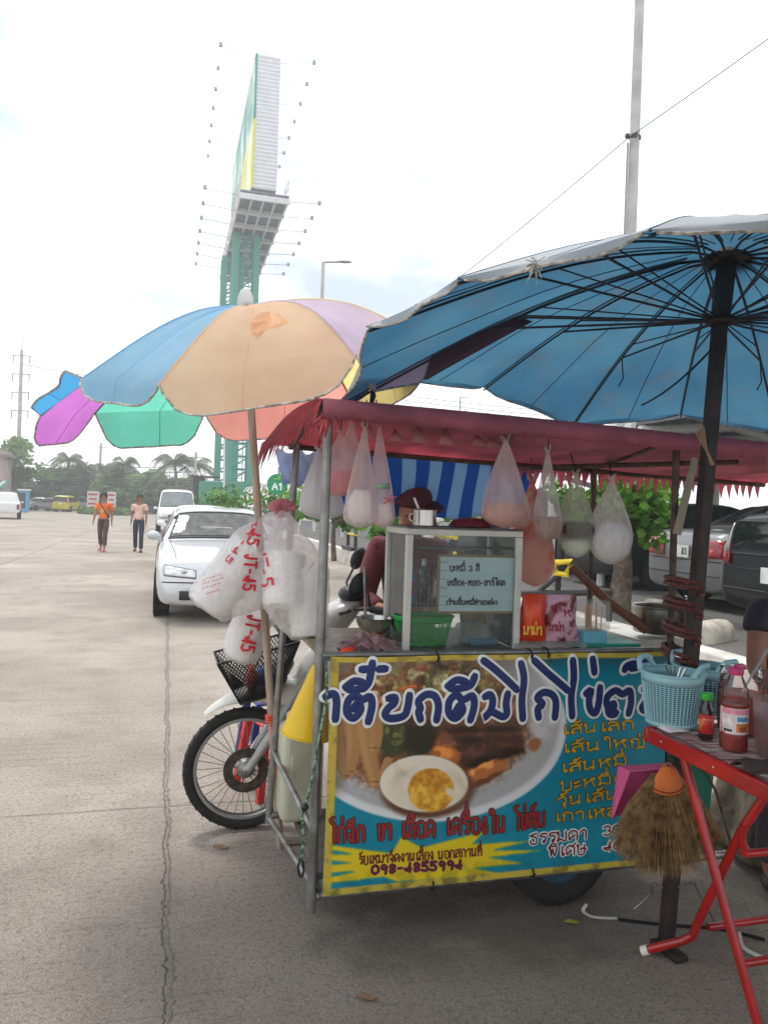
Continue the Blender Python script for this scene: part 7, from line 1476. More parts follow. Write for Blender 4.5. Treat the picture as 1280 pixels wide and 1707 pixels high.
# right: cars on the raised car park, tails toward the kerb
CF = V((math.cos(rad(15)), math.sin(rad(15)), 0)); CRZ = rad(15 - 90)
rc = V((3.99, 10.39, PZ)); sc = car('parked_sedan', 'silver grey sedan with red tail lights parked behind the maroon rope', 'car', 0, 0, SEDAN, silver, None, 2)
ls, wd = strokes('4ก'); b = MB()
for tx, x0 in (('4ก', -.155), ('83', .05)):
    ls, wd = strokes(tx); letter(b, [[(-(x0 + a * .10 / wd), .775 - .0 + y * .08 / 8) for a, y in ln] for ln in ls], lambda x, y: (V((-x, -2.20, y - .075)), V((0, -1, 0))), .008, .3, 2, 5)
b.build('plate_number', inkb, [x for x in COL.objects if x.parent == sc and x.name.startswith('licence_plate')][0])
b = MB()
stick = mat('sticker_white', (220, 220, 220), .5); sred = mat('sticker_red', (180, 40, 46), .5)
for m_, x0, z0, w_ in ((stick, .25, 1.27, .28), (sred, .18, 1.17, .42), (stick, .2, 1.12, .36)):
    b = MB(); f = lambda x, z: V((x, -.76 - .54 * (1.345 - z) / .28 - .02, z + .026)); b.tube([f(x0 - w_ / 2 + w_ * i / 8, z0 + .012 * math.sin(i * 2.1)) for i in range(9)], .014, 6, flat=.3, up=V((0, -.4, .9))); b.build('rear_sticker', m_, sc)
place(sc, rc + CF * 2.15, CRZ)
mp_ = car('parked_hatchback', 'black hatchback at the right edge, parked nearest to the woman', 'car', 0, 0, HATCH, black, None, 2)
for sg in (-1, 1):
    tl_ = [x for x in COL.objects if x.parent == mp_ and x.name.startswith('tail_light')][0 if sg < 0 else 1]; vs = [v.co.copy() for v in tl_.data.vertices]; b = MB(); b.grid([[vs[i * 8 + j] - V((0, .012, 0)) for j in range(8)] for i in range(2, 7)]); b.build('clear_lens', mat('clear_lens', (190, 186, 180), .2, coat=.8), tl_, solid=.012)
place(mp_, V((3.90, 7.72, PZ)) + CF * 2.15, CRZ)
for k, (d_, o_, pm, lb, S) in enumerate(((2.7, .1, black, 'black sedan parked left of the silver grey sedan, hidden behind the leafy tree', SEDAN), (5.6, .3, dgrey, 'dark grey sedan parked behind the hanging noodle bag', SEDAN), (8.6, .2, black, 'black people carrier parked beyond the vendor', MPV), (11.4, .0, whitec, 'white sedan parked behind the bags at the left front post', SEDAN), (14.2, .2, dgrey, 'dark grey people carrier parked beyond the sacks of foam bowls', MPV))):
    x = car('parked_car', lb, 'car', 0, 0, S, pm, None, 1); place(x, rc + KD * d_ + CF * (2.15 + o_), CRZ)
for k, (s, o_, pm, lb, S) in enumerate(((2.5, 9.5, whitec, 'white people carrier in the second row of the car park, right of the dark pole', MPV), (6.0, 9.2, silver, 'silver sedan in the second row of the car park', SEDAN), (-1.2, 9.8, silver, 'silver people carrier in the second row at the right edge', MPV))):
    x = car('parked_car', lb, 'car', 0, 0, S, pm, None, 1); place(x, kp(s, o_, PZ), CRZ + math.pi)
# far vehicles across the road
for lb, px, py, rz, S, pm, nm in (('white pickup seen from behind at the left edge, far across the road', 10, 864, YAW + .15, PICK, whitec, 'pickup'), ('yellow sedan parked far off before the trees', 111, 853, YAW - .2, MPV, yel, 'parked_car'), ('white people carrier right of the yellow car, far off', 131, 851, YAW - .9, MPV, whitec, 'parked_car'), ('grey sedan left of the yellow car, far off', 86, 852, YAW + 1.0, SEDAN, silver, 'parked_car'), ('white sedan far off left of the yellow car, beside the hedge', 66, 851, YAW + 1.3, SEDAN, whitec, 'parked_car'), ('white pickup far off between the two walking men', 209, 853, YAW + .9, PICK, whitec, 'pickup'), ('small silver sedan far off right of the man in pink', 250, 856, YAW + 1.2, SEDAN, silver, 'parked_car')):
    x = car(nm, lb, 'car', 0, 0, S, pm, None, 0); q = G(px, py); place(x, V((q.x, q.y, 0)), rz)

# ================================================================ plants
def leafmat(nm, c, c2, sc=.6): return mat('leaf_' + nm, c, .6, scale=sc, col2=c2, trans=.35, lo=.38, hi=.62)
def leaves(mb, cen, rx, rz_, n, size, q, shape='round'):
    cen = V(cen)
    for i in range(n):
        d = V((q.gauss(0, 1), q.gauss(0, 1), q.gauss(0, 1))).normalized() * (q.random() ** .38); p = cen + V((d.x * rx, d.y * rx, d.z * rz_))
        nn = (V((q.gauss(0, 1), q.gauss(0, 1), q.gauss(.9, .7))) + d * .7).normalized(); a, c = frame(nn, V((q.gauss(0, 1), q.gauss(0, 1), q.gauss(0, .5)))); s = size * q.uniform(.6, 1.25)
        if shape == 'round': vs = [p - a * s * .5, p - a * s * .22 + c * s * .42 - nn * s * .06, p + a * s * .3 + c * s * .34 - nn * s * .05, p + a * s * .6 - nn * s * .12, p + a * s * .3 - c * s * .34 - nn * s * .05, p - a * s * .22 - c * s * .42 - nn * s * .06]; mb.add(vs, [(0, 1, 2, 3), (0, 3, 4, 5)])
        else: mb.add([p - a * s * .6, p + c * s * .35, p + a * s * .6, p - c * s * .35], [(0, 1, 2, 3)])
def tree(name, label, base, trunk_h, trunk_r, crown, m, mt, size, n, seed, group=None, cat='tree', shape='quad', bark=None):
    """crown: list of (dx,dy,z,rx,rz) clumps round the base"""
    q = random.Random(seed); root = thing(name, label, cat, base, 0, group); base = V(base); bark = bark or mat('bark', (112, 96, 78), .9, scale=9, bump=.8, bscale=20, col2=(70, 60, 50))
    b = MB(); tp = base + V((q.uniform(-.1, .1) * trunk_h, 0, trunk_h)); mid = base.lerp(tp, .5) + V((q.uniform(-.05, .05) * trunk_h, 0, 0)); b.tube(smooth_path([base, mid, tp], 3), [trunk_r * (1.25 - .1 * i) for i in range(7)], 10)
    for (dx, dy, z, rx, rz_) in crown[:7]: e = base + V((dx, dy, z)); b.tube([tp - V((0, 0, trunk_h * .12)), tp.lerp(e, .5) + V((0, 0, .1 * rz_)), e], [trunk_r * .55, trunk_r * .35, trunk_r * .12], 7)
    b.build('trunk', bark, root)
    tot = sum(c[3] ** 2 * c[4] for c in crown); bs = [MB(), MB()]
    for k, (dx, dy, z, rx, rz_) in enumerate(crown): leaves(bs[k % 2], base + V((dx, dy, z)), rx, rz_, max(12, int(n * rx ** 2 * rz_ / tot)), size, q, shape)
    for k, bb_ in enumerate(bs):
        if bb_.v: bb_.build('crown', m[k % len(m)], root, smooth=False)
    return root
def clumps(R, H, z0, n, q, r=.45):
    out = []
    for i in range(n):
        a = q.uniform(0, 6.28); t = q.random(); rr = R * math.sqrt(q.random()) * (.55 + .45 * math.sin(math.pi * min(1, t + .25))); k = q.uniform(.7, 1.25); out.append((rr * math.cos(a), rr * math.sin(a), z0 + H * t, R * r * k, R * r * k * .8))
    return out
fg_l = [leafmat('far_a', (96, 132, 66), (60, 92, 46), .3), leafmat('far_b', (128, 160, 84), (84, 118, 58), .3)]
near_l = [leafmat('near_a', (120, 172, 52), (78, 128, 36), 3), leafmat('near_b', (84, 132, 44), (48, 86, 30), 3)]
# large-leaved tree behind the hanging bags
bq = G(1030, 1022, PZ); q = random.Random(4)
cl = [(q.uniform(-.55, .40), q.uniform(-.35, .4), q.uniform(1.05, 1.65), .31, .24) for _ in range(16)] + [(.35, -.1, .98, .22, .18), (-.55, 0, 1.35, .28, .2), (-.75, .1, 1.5, .2, .16)]
tree('leafy_tree', 'low tree with big round bright green leaves behind the hanging bowl bags', V((bq.x, bq.y, PZ - .02)), 1.05, .125, cl, near_l, None, .105, 2300, 5, None, 'tree', 'round', mat('bark_near', (118, 106, 90), .9, scale=14, bump=1.0, bscale=26, col2=(66, 58, 50)))
for k, (px, py, d, R, H, lb, n) in enumerate(((650, 862, 13.5, .6, .7, 'bright green bush between the hanging bags and the vendor', 500), (560, 846, 17, .7, .7, 'bright green bush glimpsed behind the front post of the cart', 400), (466, 838, 21, 1.0, .55, 'bright green hedge plant beside the green A1 sign', 500), (398, 838, 27, 1.3, .6, 'bright green hedge plant below the white truss, left of the wooden pole', 500), (760, 830, 14, .7, .6, 'green bush half hidden by the striped sheet', 300))):
    p = W(px, py, d); q = random.Random(30 + k); tree('bush', lb, V((p.x, p.y, PZ - .02)), max(.3, p.z - PZ - .2), .05, clumps(R, H, p.z - PZ - H * .5, 9, q, .42), near_l, None, .13, n, 40 + k, 'green bushes along the kerb', 'bush', 'round')
# far row of trees and palms
def far(px, d, top): p = W(px, 836, d); p.z = 0; return p, (835 - top) / FPX * d + CAMH
row = [(-30, 84, 748, 3.6), (22, 80, 742, 3.4), (52, 92, 800, 2.8), (84, 92, 780, 3.2), (118, 95, 782, 3.4), (150, 96, 798, 3.0), (180, 92, 788, 3.0), (206, 96, 782, 3.4), (236, 90, 798, 3.2), (262, 94, 786, 3.0), (286, 96, 800, 2.8), (318, 98, 792, 3.0), (344, 104, 800, 3.0), (480, 110, 800, 4.0), (-70, 84, 770, 4.0)]
nm_ = ['broad dark green tree above the roof at the far left edge', 'spreading green tree left of the first palm, taller than its neighbours', 'low round tree left of the yellow car', 'pale green tree above the yellow car', 'tree standing under the first palm from the left', 'low tree between the two left palms', 'tree behind the red and white sign boards', 'tall tree under the middle palm', 'low spreading tree above the man in pink', 'tree just left of the right palm pair', 'low tree below the right palm pair', 'tree between the right palms and the black box building', 'tree behind the black box building', 'tree far off behind the sacks of foam bowls', 'tree outside the left edge beside the broad dark tree']
for k, (px, d, top, R) in enumerate(row):
    p, h = far(px, d, top); q = random.Random(60 + k); tree('broad_tree', nm_[k], p, h * .42, .22, clumps(R, h * .62, h * .30, 15, q, .36), fg_l if k % 2 else fg_l[::-1], None, .55, 1500, 80 + k, 'trees beyond the road')
palm_l = [leafmat('palm', (136, 152, 112), (92, 114, 78), .5)]
def palm(label, px, d, top, R, seed, lean=0):
    p, h = far(px, d, top); q = random.Random(seed); root = thing('palm_tree', label, 'palm tree', p, 0, 'palms beyond the road'); h -= R * .45; tp = p + V((lean, 0, h))
    b = MB(); b.tube(smooth_path([p, p.lerp(tp, .5) - V((lean * .25, 0, 0)), tp], 4), [.22 - .009 * i for i in range(9)], 9); b.build('trunk', mat('palm_bark', (122, 110, 94), .9, scale=8, bump=.5), root)
    b = MB()
    for i in range(17):
        a = 2 * math.pi * i / 17 + q.uniform(-.15, .15); el = q.uniform(-.25, 1.1); dr = V((math.cos(a), math.sin(a), 0)); pts = [tp + dr * (R * math.cos(el) * t * (1 - .15 * t)) + V((0, 0, R * (math.sin(el) * t - .75 * t * t))) for t in [j / 8 for j in range(9)]]
        b.tube(pts, .03, 4); sd = dr.cross(V((0, 0, 1)))
        for j in range(1, 9):
            for u in (0, .5):
                c_ = pts[j - 1].lerp(pts[j], u) if j else pts[0]; L = R * .34 * math.sin(math.pi * min(.95, (j - 1 + u) / 8 + .14)) ** .6
                for s in (-1, 1): e = c_ + sd * (s * L * .75) + dr * L * .35 - V((0, 0, L * .55)); m1 = c_.lerp(e, .5) + V((0, 0, L * .12)); w2 = dr * .07; b.add([c_ - w2, m1 - w2, e, m1 + w2, c_ + w2], [(0, 1, 3, 4), (1, 2, 3)])
    b.build('fronds', palm_l[0], root, smooth=False); return root
palm('palm rising above the trees right of the yellow car', 112, 93, 750, 3.2, 1); palm('middle palm above the man in orange', 196, 92, 754, 3.4, 2, .6); palm('left of the two right palms, with drooping fronds, next to the utility pole', 296, 88, 742, 4.0, 3, -.5); palm('right of the two right palms, partly behind the teal umbrella panel', 318, 90, 748, 3.6, 4, .5); palm('short palm left of the middle palm', 172, 95, 768, 2.6, 5); palm('short palm between the middle palm and the right pair', 258, 96, 782, 2.6, 6)
b = MB(); q = random.Random(9)
for i in range(34): p, _ = far(138 + 2.2 * i, 74 + q.uniform(-1, 1), 800); leaves(b, p + V((0, 0, .35)), .7, .38, 40, .3, q)
setp(b.build('shrubs', fg_l[1], smooth=False), kind='stuff')
b = MB(); q = random.Random(19)
for i in range(120): p, _ = far(-60 + 4.6 * i, 104 + q.uniform(-4, 4), 800); leaves(b, p + V((0, 0, 1.2)), 2.2, 1.7, 60, .6, q)
setp(b.build('distant_hedge', fg_l[0], smooth=False), kind='stuff')

# ================================================================ poles, signs, wires, buildings
conc = mat('pole_concrete', (196, 192, 188), .8, scale=3, col2=(168, 164, 160), bump=.2); galv = mat('lamp_grey', (150, 152, 154), .5, .4)
def wire(label, pts, r=.01, group=None): b = MB(); b.tube(pts, r, 5); o = b.build('power_line', blackp, loc=pts[0]); setp(o, label, 'wire', group)
# tall white pole at the upper right
tp_ = W(1065, -60, 14); base = W(1052, 390, 14); d_ = V((0, 0, 1)); p0 = V((base.x, base.y, PZ - .05)); pl = thing('concrete_pole', 'tall pale concrete pole with a thin conduit at the upper right', 'pole', p0)
b = MB(); b.tube([p0, V((base.x, base.y, 5)), V((base.x, base.y, 13))], [.12, .11, .095], 4, up=EX); b.build('shaft', conc, pl, smooth=False)
b = MB(); b.tube([V((base.x - .13, base.y - .04, .5)), V((base.x - .13, base.y - .04, W(1046, 240, 14).z))], .022, 8); b.build('conduit', galv, pl)
b = MB(); c_ = V((base.x, base.y, W(1055, 228, 14).z)); b.lathe([(.115, -.04), (.12, -.03), (.12, .03), (.115, .04)], 4, Matrix.Translation(c_) @ Matrix.Rotation(rad(0), 4, 'Z')); b.ball(c_ - EX * .15, .05, 8); b.build('clamp', dkg, pl)
wire('black cable running down from the upper right past the pale concrete pole', [W(1330, 28, 12), W(1280, 64, 12.4)] + sag(W(1160, 150, 13.2), W(1046, 230, 13.9), .0, 3) + sag(W(1046, 230, 13.9), W(640, 556, 26), .12, 10), .009)
# left utility pole
up0 = W(28, 836, 85); up0.z = 0; ut = thing('utility_pole', 'tall grey utility pole with crossarms above the trees at the left', 'utility pole', up0); H_ = (835 - 592) / FPX * 85 + CAMH
b = MB(); b.tube([up0, up0 + V((0, 0, H_))], [.28, .17], 8); b.tube([up0 + V((0, 0, H_)), up0 + V((0, 0, H_ + 1.7))], .05, 5); b.build('shaft', conc, ut)
for k, z in enumerate((.6, 2.6, 4.6, 6.6)):
    b = MB(); b.tube([up0 + V((-1.0, 0, H_ - z)), up0 + V((1.0, 0, H_ - z))], .06, 5); ca_ = b.build('crossarm', galv, ut)
    b = MB()
    for s in (-.9, .9): b.tube([up0 + V((s, 0, H_ - z)), up0 + V((s, 0, H_ - z - .8))], .05, 6)
    b.build('insulators', dkg, ca_)
for k, (px, top, d) in enumerate(((165, 742, 98), (324, 752, 80), (272, 758, 96))):
    p, h = far(px, d, top); b = MB(); b.tube([p, p + V((0, 0, h))], [.2, .13], 7); b.tube([p + V((-.8, 0, h - .5)), p + V((.8, 0, h - .5))], .06, 5); setp(b.build('street_pole', conc, loc=p), ('thin street pole beside the middle palm', 'street pole before the right pair of palms', 'thin street pole left of the right pair of palms')[k], 'pole')
for k, (y0, y1) in enumerate(((766, 776), (774, 786), (784, 796), (790, 800), (800, 808), (806, 812))): wire('thin power lines strung across the sky before the far trees', sag(W(-40, y0, 86), W(330, y1, 80), .5), .035, 'power lines before the far trees')
for k, (y0, y1) in enumerate(((642, 668), (650, 676))): wire('thin power lines strung in the gap between the umbrellas', sag(W(560, y0, 60), W(1000, y1 + 22, 70), .3), .02, 'power lines between the umbrellas')
for k, (y0, y1) in enumerate(((606, 622),)): wire('thin wire leaving the tall utility pole at the left', sag(W(34, y0, 85), W(330, y1 + 24, 100), .4), .03)
def lamp(label, px, top, d, head, r):
    p, h = far(px, d, top); root = thing('street_lamp', label, 'street lamp', p); b = MB(); b.tube([p, p + V((0, 0, h))], [r * 1.4, r], 8); b.build('shaft', conc, root)
    e = V((head, -.1, .05)); t_ = p + V((0, 0, h)); b = MB(); b.tube([t_, t_ + e * .55], r * .6, 6); b.build('arm', galv, root); b = MB(); b.ball(t_ + e * .78, abs(head) * .3, 10, (1, .35, .16)); b.build('lamp_head', galv, root)
lamp('street lamp with a long head reaching right, beside the tall billboard', 525, 428, 42, 1.45, .09); lamp('small distant street lamp in the gap between umbrella and canopy', 761, 645, 82, .9, .08)
# billboard on green lattice columns
n0 = W(440, 322, 60); bz = n0.z; B0 = V((n0.x, n0.y, 0)); bbd = thing('billboard', 'very tall narrow looking billboard seen edge on, on green lattice columns', 'billboard', B0 + EY * 10)
def Bp(a, s, z): return B0 + EX * a + EY * s + V((0, 0, z))
BR = Matrix.Rotation(YAW, 3, 'Z'); BT = (842 - 95) / FPX * 60 + CAMH
corr = mat('corrugated', (206, 208, 210), .6, var=.05, scale=2)
b = MB(); rows = []
n_ = 68
for j in range(n_ + 1):
    z = bz + .3 + (BT - bz - .3) * j / n_; e = .05 if j % 2 else 0; rows.append([Bp(-.85, -.02 - e, z), Bp(.95, -.02 - e, z)])
b.grid(rows); b.build('end_sheet', corr, bbd, smooth=False)
b = MB(); b.box(Bp(0.05, 11, (bz + .3 + BT) / 2), (1.76, 21.8, BT - bz - .34), BR); b.build('core', mat('core_grey', (180, 184, 186), .7), bbd, smooth=False)
zs_ = bz + .3 + (BT - bz) * .5
for nm__, z0, z1, c in (('upper_panel', zs_, BT, (30, 140, 116)), ('lower_panel', bz + .3, zs_ - .01, (206, 206, 60))):
    b = MB(); b.box(Bp(-.95, 11, (z0 + z1) / 2), (.12, 22, z1 - z0), BR); b.build(nm__, mat('bb_' + nm__, c, .5, scale=.25, col2=(206, 222, 216) if c[0] < 100 else (236, 234, 196), lo=.45, hi=.6), bbd, smooth=False)
    b = MB(); b.box(Bp(-.90, -.06, (z0 + z1) / 2), (.14, .08, z1 - z0), BR); b.build('edge_strip', mat('bbe_' + nm__, c, .5), bbd, smooth=False)
pfm = mat('platform_grey', (128, 132, 142), .7, col2=(104, 108, 118)); wpt = mat('bb_white', (206, 208, 208), .6)
b = MB(); b.box(Bp(0, 10.6, bz - .25), (3.7, 22.6, .12), BR); b.build('platform', pfm, bbd, smooth=False)
for a in (-1.8, -.9, 0, .9, 1.8): b = MB(); b.box(Bp(a, 10.6, bz - .5), (.14, 22.4, .34), BR); b.build('platform_beam', wpt, bbd, smooth=False)
for s in (-.6, 2.6, 5.8, 9.0, 12.2, 15.4, 18.6, 21.8): b = MB(); b.box(Bp(0, s, bz - .62), (3.9, .2, .42), BR); b.build('cross_beam', wpt, bbd, smooth=False)
b = MB()
for a in (-1.8, 1.8):
    for z in (.5, 1.0): b.tube([Bp(a, -.6, bz + z), Bp(a, 21.8, bz + z)], .03, 4)
    for i in range(15): b.tube([Bp(a, -.6 + 1.6 * i, bz - .2), Bp(a, -.6 + 1.6 * i, bz + 1.0)], .03, 4)
b.build('railing', wpt, bbd)
grnm = mat('column_green', (58, 146, 128), .6, var=.06)
for a0, s0, w_ in ((-.55, 7.2, 1.75), (-1.15, 14.0, 1.6)):
    col = MB(); zz = bz - .8; dd = 1.6
    cs = [(a0 - w_ / 2, s0), (a0 + w_ / 2, s0), (a0 + w_ / 2, s0 + dd), (a0 - w_ / 2, s0 + dd)]
    for a, s in cs: col.box(Bp(a, s, zz / 2), (.5, .34, zz), BR)
    nz_ = 22
    for i in range(nz_):
        z0, z1 = zz * i / nz_, zz * (i + 1) / nz_
        for (a, s), (c, e) in ((cs[0], cs[1]), (cs[3], cs[2])): col.tube([Bp(a, s, z0), Bp(c, e, z1)], .07, 4); col.tube([Bp(a, s, z1), Bp(c, e, z1)], .06, 4)
        for (a, s), (c, e) in ((cs[0], cs[3]), (cs[1], cs[2])): col.tube([Bp(a, s, z1), Bp(c, e, z0)], .06, 4); col.tube([Bp(a, s, z1), Bp(c, e, z1)], .05, 4)
    for a in (a0 - .25, a0 + .25): col.tube([Bp(a, s0 - .1, 0), Bp(a, s0 - .1, zz)], .04, 4)
    for i in range(60): col.tube([Bp(a0 - .25, s0 - .1, zz * i / 60), Bp(a0 + .25, s0 - .1, zz * i / 60)], .03, 4)
    col.build('lattice_column', grnm, bbd, smooth=False)
b = MB(); b.box(Bp(-1.3, 8, 1.6), (5.2, 10, 3.2), BR); b.build('plinth', mat('plinth_green', (52, 134, 106), .6, var=.05), bbd, bevel=.05)
for sg in (-1, 1):
    for z, ups in ((bz - .3, .5), (BT - .2, -.2)):
        for i in range(7):
            s = .4 + 3.3 * i; a1 = sg * (4.4 if z < BT - 3 else 3.6); b = MB(); p_ = Bp(a1, s, z + (.25 if z < BT - 3 else .6)); b.tube([Bp(sg * 1.0, s, z), p_], .03, 4); b.box(p_ + V((0, 0, .12 * ups)), (.24, .26, .28), BR); b.build('flood_lamp', mat('flood_grey', (150, 152, 156), .5), bbd, smooth=False)
p = W(337, 838, 66); p.z = 0; bx = thing('black_box_building', 'small black and white box building left of the green billboard base', 'building', p)
b = MB(); b.box(p + V((-.35, 0, 1.9)), (.95, 2, 3.4), BR); b.build('dark_wall', mat('dark_wall', (44, 46, 48), .6), bx, bevel=.02)
b = MB(); b.box(p + V((.65, .3, 1.75)), (1.0, 2, 3.2), BR); b.build('white_wall', corr, bx, bevel=.02)
b = MB(); b.box(p + V((.15, .1, 3.66)), (2.4, 2.6, .1), BR); b.build('roof', ltrim, bx)
b = MB(); b.tube([W(374, 838, 60) * 1 - V((0, 0, W(374, 838, 60).z)), W(374, 732, 60)], .08, 8); setp(b.build('white_pole', wpt, loc=W(374, 838, 60)), 'thin white pole before the green lattice column', 'pole')
# building and kiosk at the left edge
p = W(-16, 838, 74); p.z = 0; bl_ = thing('shop_building', 'pale shop building with a green striped awning at the far left edge', 'building', p)
b = MB(); b.box(p + V((-1.8, 2, 2.9)), (4.4, 4, 5.8), BR); b.build('wall', mat('shop_wall', (190, 170, 166), .7, scale=.6, col2=(150, 130, 132)), bl_)
b = MB(); b.box(p + V((-1.6, 1.8, 5.3)), (5.2, 4.6, .25), BR); b.build('roof', mat('shop_roof', (120, 116, 116), .7), bl_)
for i in range(10): b = MB(); x0 = -2.2 + .42 * i; b.grid([[p + V((x0, -.1, 2.9)), p + V((x0 + .42, -.1, 2.9))], [p + V((x0, -1.6, 2.3)), p + V((x0 + .42, -1.6, 2.3))], [p + V((x0, -1.6, 2.05)), p + V((x0 + .42, -1.6, 2.05))]]); b.build('awning_stripe', mat('awn_g' if i % 2 else 'awn_w', (60, 140, 110) if i % 2 else (220, 224, 220), .7), bl_, solid=.02)
p = W(40, 836, 72); p.z = 0; ki = thing('phone_kiosk', 'blue and white kiosk beyond the white pickup at the left', 'kiosk', p)
b = MB(); b.box(p + V((0, 0, 1.0)), (.8, .8, 2.0), BR); b.build('booth', mat('kiosk_blue', (90, 150, 190), .5), ki, bevel=.03); b = MB(); b.box(p + V((0, -.42, 1.1)), (.6, .03, 1.4), BR); b.build('window', cglass, ki); b = MB(); b.box(p + V((0, 0, 2.08)), (1.0, 1.0, .14), BR); b.build('roof', whitecap, ki)
for k, (px, wd_, lb) in enumerate(((155, 1.05, 'white sign board with red lettering far behind the man in orange'), (186, .75, 'smaller white and red sign board right of the man in orange'))):
    p = W(px, 836, 84); p.z = 0; sg_ = thing('sign_board', lb, 'sign', p); b = MB(); b.box(p + V((0, 0, 1.35)), (wd_ * 1.15, .08, 1.9), BR); bd_ = b.build('board', mat('sign_white', (226, 222, 220), .5), sg_, smooth=False)
    b = MB()
    for j in range(3): b.box(p + V((0, -.06, 1.95 - .5 * j)), (wd_ * (.9 - .15 * (j % 2)), .02, .20), BR)
    b.build('red_band', mat('sign_red', (190, 50, 60), .5), bd_, smooth=False); b = MB(); b.tube([p, p + V((0, 0, .42))], .06, 6); b.build('post', galv, sg_)
# white space-frame and the green round sign
tm_ = mat('truss_white', (222, 222, 218), .5, var=.05)
tru = thing('white_truss', 'long white triangular tube truss running along the kerb behind the cars', 'truss', kp(40, .6, PZ))
b = MB(); A_, B_, C_ = [], [], []
for i in range(12):
    s = 24 + 3.2 * i; A_.append(kp(s, .2, 1.35)); B_.append(kp(s, 1.9, 1.35)); C_.append(kp(s + 1.6, 1.05, 2.75))
for L_ in (A_, B_, C_): b.tube(L_, .06, 6)
for i in range(12):
    b.tube([A_[i], B_[i]], .045, 5); b.tube([A_[i], C_[i]], .05, 5); b.tube([B_[i], C_[i]], .05, 5)
    if i < 11: b.tube([C_[i], A_[i + 1]], .05, 5); b.tube([C_[i], B_[i + 1]], .05, 5)
b.build('tube_lattice', tm_, tru)
for i in range(0, 12, 2):
    for L_ in (A_, B_): b = MB(); b.tube([V((L_[i].x, L_[i].y, PZ)), L_[i]], .06, 6); b.build('leg', tm_, tru)
sp_ = W(462, 807, 13.5); sg_ = thing('round_sign', 'green round A1 parking sign on a thin post beside the white truss', 'sign', V((sp_.x, sp_.y, 0)))
T = Matrix.Translation(sp_) @ Matrix.Rotation(rad(90), 4, 'X'); b = MB(); b.lathe([(.001, -.012), (.175, -.012), (.178, 0), (.175, .012), (.001, .012)], 36, T); ds = b.build('disc', mat('sign_green', (34, 146, 98), .45), sg_)
b = MB(); ls, wd = strokes('A1'); letter(b, [[(a * .17 / wd - .075, y * .014 - .095) for a, y in ln] for ln in ls], lambda x, y: (sp_ + V((x, -.016, y)), V((0, -1, 0))), .015, .3, 2, 6); b.build('lettering', mat('ink_white3', (236, 238, 234), .5), ds)
b = MB(); letter(b, [[(-.06 + .03 * i, .09), (-.045 + .03 * i, .09)] for i in range(4)] + [[(.02, .125), (.05, .12)]], lambda x, y: (sp_ + V((x, -.016, y)), V((0, -1, 0))), .007, .3, 2, 5); b.build('small_print', mat('ink_lime', (180, 214, 60), .5), ds)
b = MB(); b.tube([V((sp_.x + .02, sp_.y + .03, 0)), V((sp_.x + .02, sp_.y + .03, sp_.z + .3))], .02, 6); b.build('post', galv, sg_)
# yellow and black crash barriers on the kerb
ybm = mat('barrier_yellow', (226, 196, 30), .4)
for k, (px, d, lb) in enumerate(((590, 13.0, 'yellow and black barrier on the kerb left of the vendor'), (525, 16.5, 'yellow and black barrier glimpsed between the sacks and the front post'), (470, 20, 'yellow and black barrier below the green A1 sign'))):
    q = W(px, 900, d); s = (q - K0).dot(KD); root = thing('crash_barrier', lb, 'barrier', kp(s, .12, .39))
    for ds_ in (-.45, .45): b = MB(); b.tube([kp(s + ds_, .12, .391), kp(s + ds_, .12, 1.05)], .045, 10); b.build('post', ltrim, root)
    b = MB(); b.tube([kp(s - .5, .12, 1.07), kp(s + .5, .12, 1.07)], .05, 10); b.tube([kp(s - .5, .12, .8), kp(s + .5, .12, .8)], .035, 10); b.build('yellow_rail', ybm, root)
    b = MB(); b.box(kp(s, .12, .44), (.3, 1.2, .1), Matrix.Rotation(KA, 3, 'Z')); b.build('base', ltrim, root, bevel=.02)
q = W(940, 945, 8.3); root = thing('crash_barrier', 'black pipe barrier with a yellow corner behind the cart, right of the glass case', 'barrier', V((q.x, q.y, PZ)))
b = MB(); b.tube([V((q.x - .06, q.y, PZ - .02)), q - EX * .06, q - EX * .055 + V((0, 0, .35))], .032, 8); b.tube([W(868, 990, 8.2), W(1010, 988, 8.3)], .035, 8); b.tube([W(895, 988, 8.25), W(935, 955, 8.25)], .03, 8); b.tube([V((q.x + .5, q.y, PZ - .02)), W(1015, 985, 8.3)], .032, 8); b.build('black_pipe', ltrim, root)
b = MB(); b.tube([W(925, 938, 8.25), W(950, 936, 8.25), W(944, 958, 8.25), W(926, 956, 8.25)], .04, 8, closed=True); b.build('yellow_corner', ybm, root)
# concrete wheel stops
for k, (px, py, rz_, lb) in enumerate(((1178, 1055, .0, 'rounded concrete wheel stop on the gravel right of the dark umbrella pole'), (1110, 1016, 0, 'short concrete wheel stop behind the soup pot'))):
    q = G(px, py + 14, PZ); d_ = (KD if k else (KD * .5 + KN).normalized()); b = MB(); a_ = V((q.x, q.y, PZ)); prof = [(-.15, 0), (-.15, .06), (-.11, .15), (-.05, .19), (.05, .19), (.11, .15), (.15, .06), (.15, 0)]; sd = d_.cross(V((0, 0, 1)))
    b.loft([[a_ + d_ * t + sd * x * s + V((0, 0, z * s)) for x, z in prof] for t, s in ((-.32, .92), (-.30, 1), (.30, 1), (.32, .92))]); setp(b.build('wheel_stop', mat('stop_concrete', (196, 188, 172), .85, scale=6, bump=.4, bscale=40, col2=(150, 144, 132)), bevel=.006, loc=a_), lb, 'wheel stop')
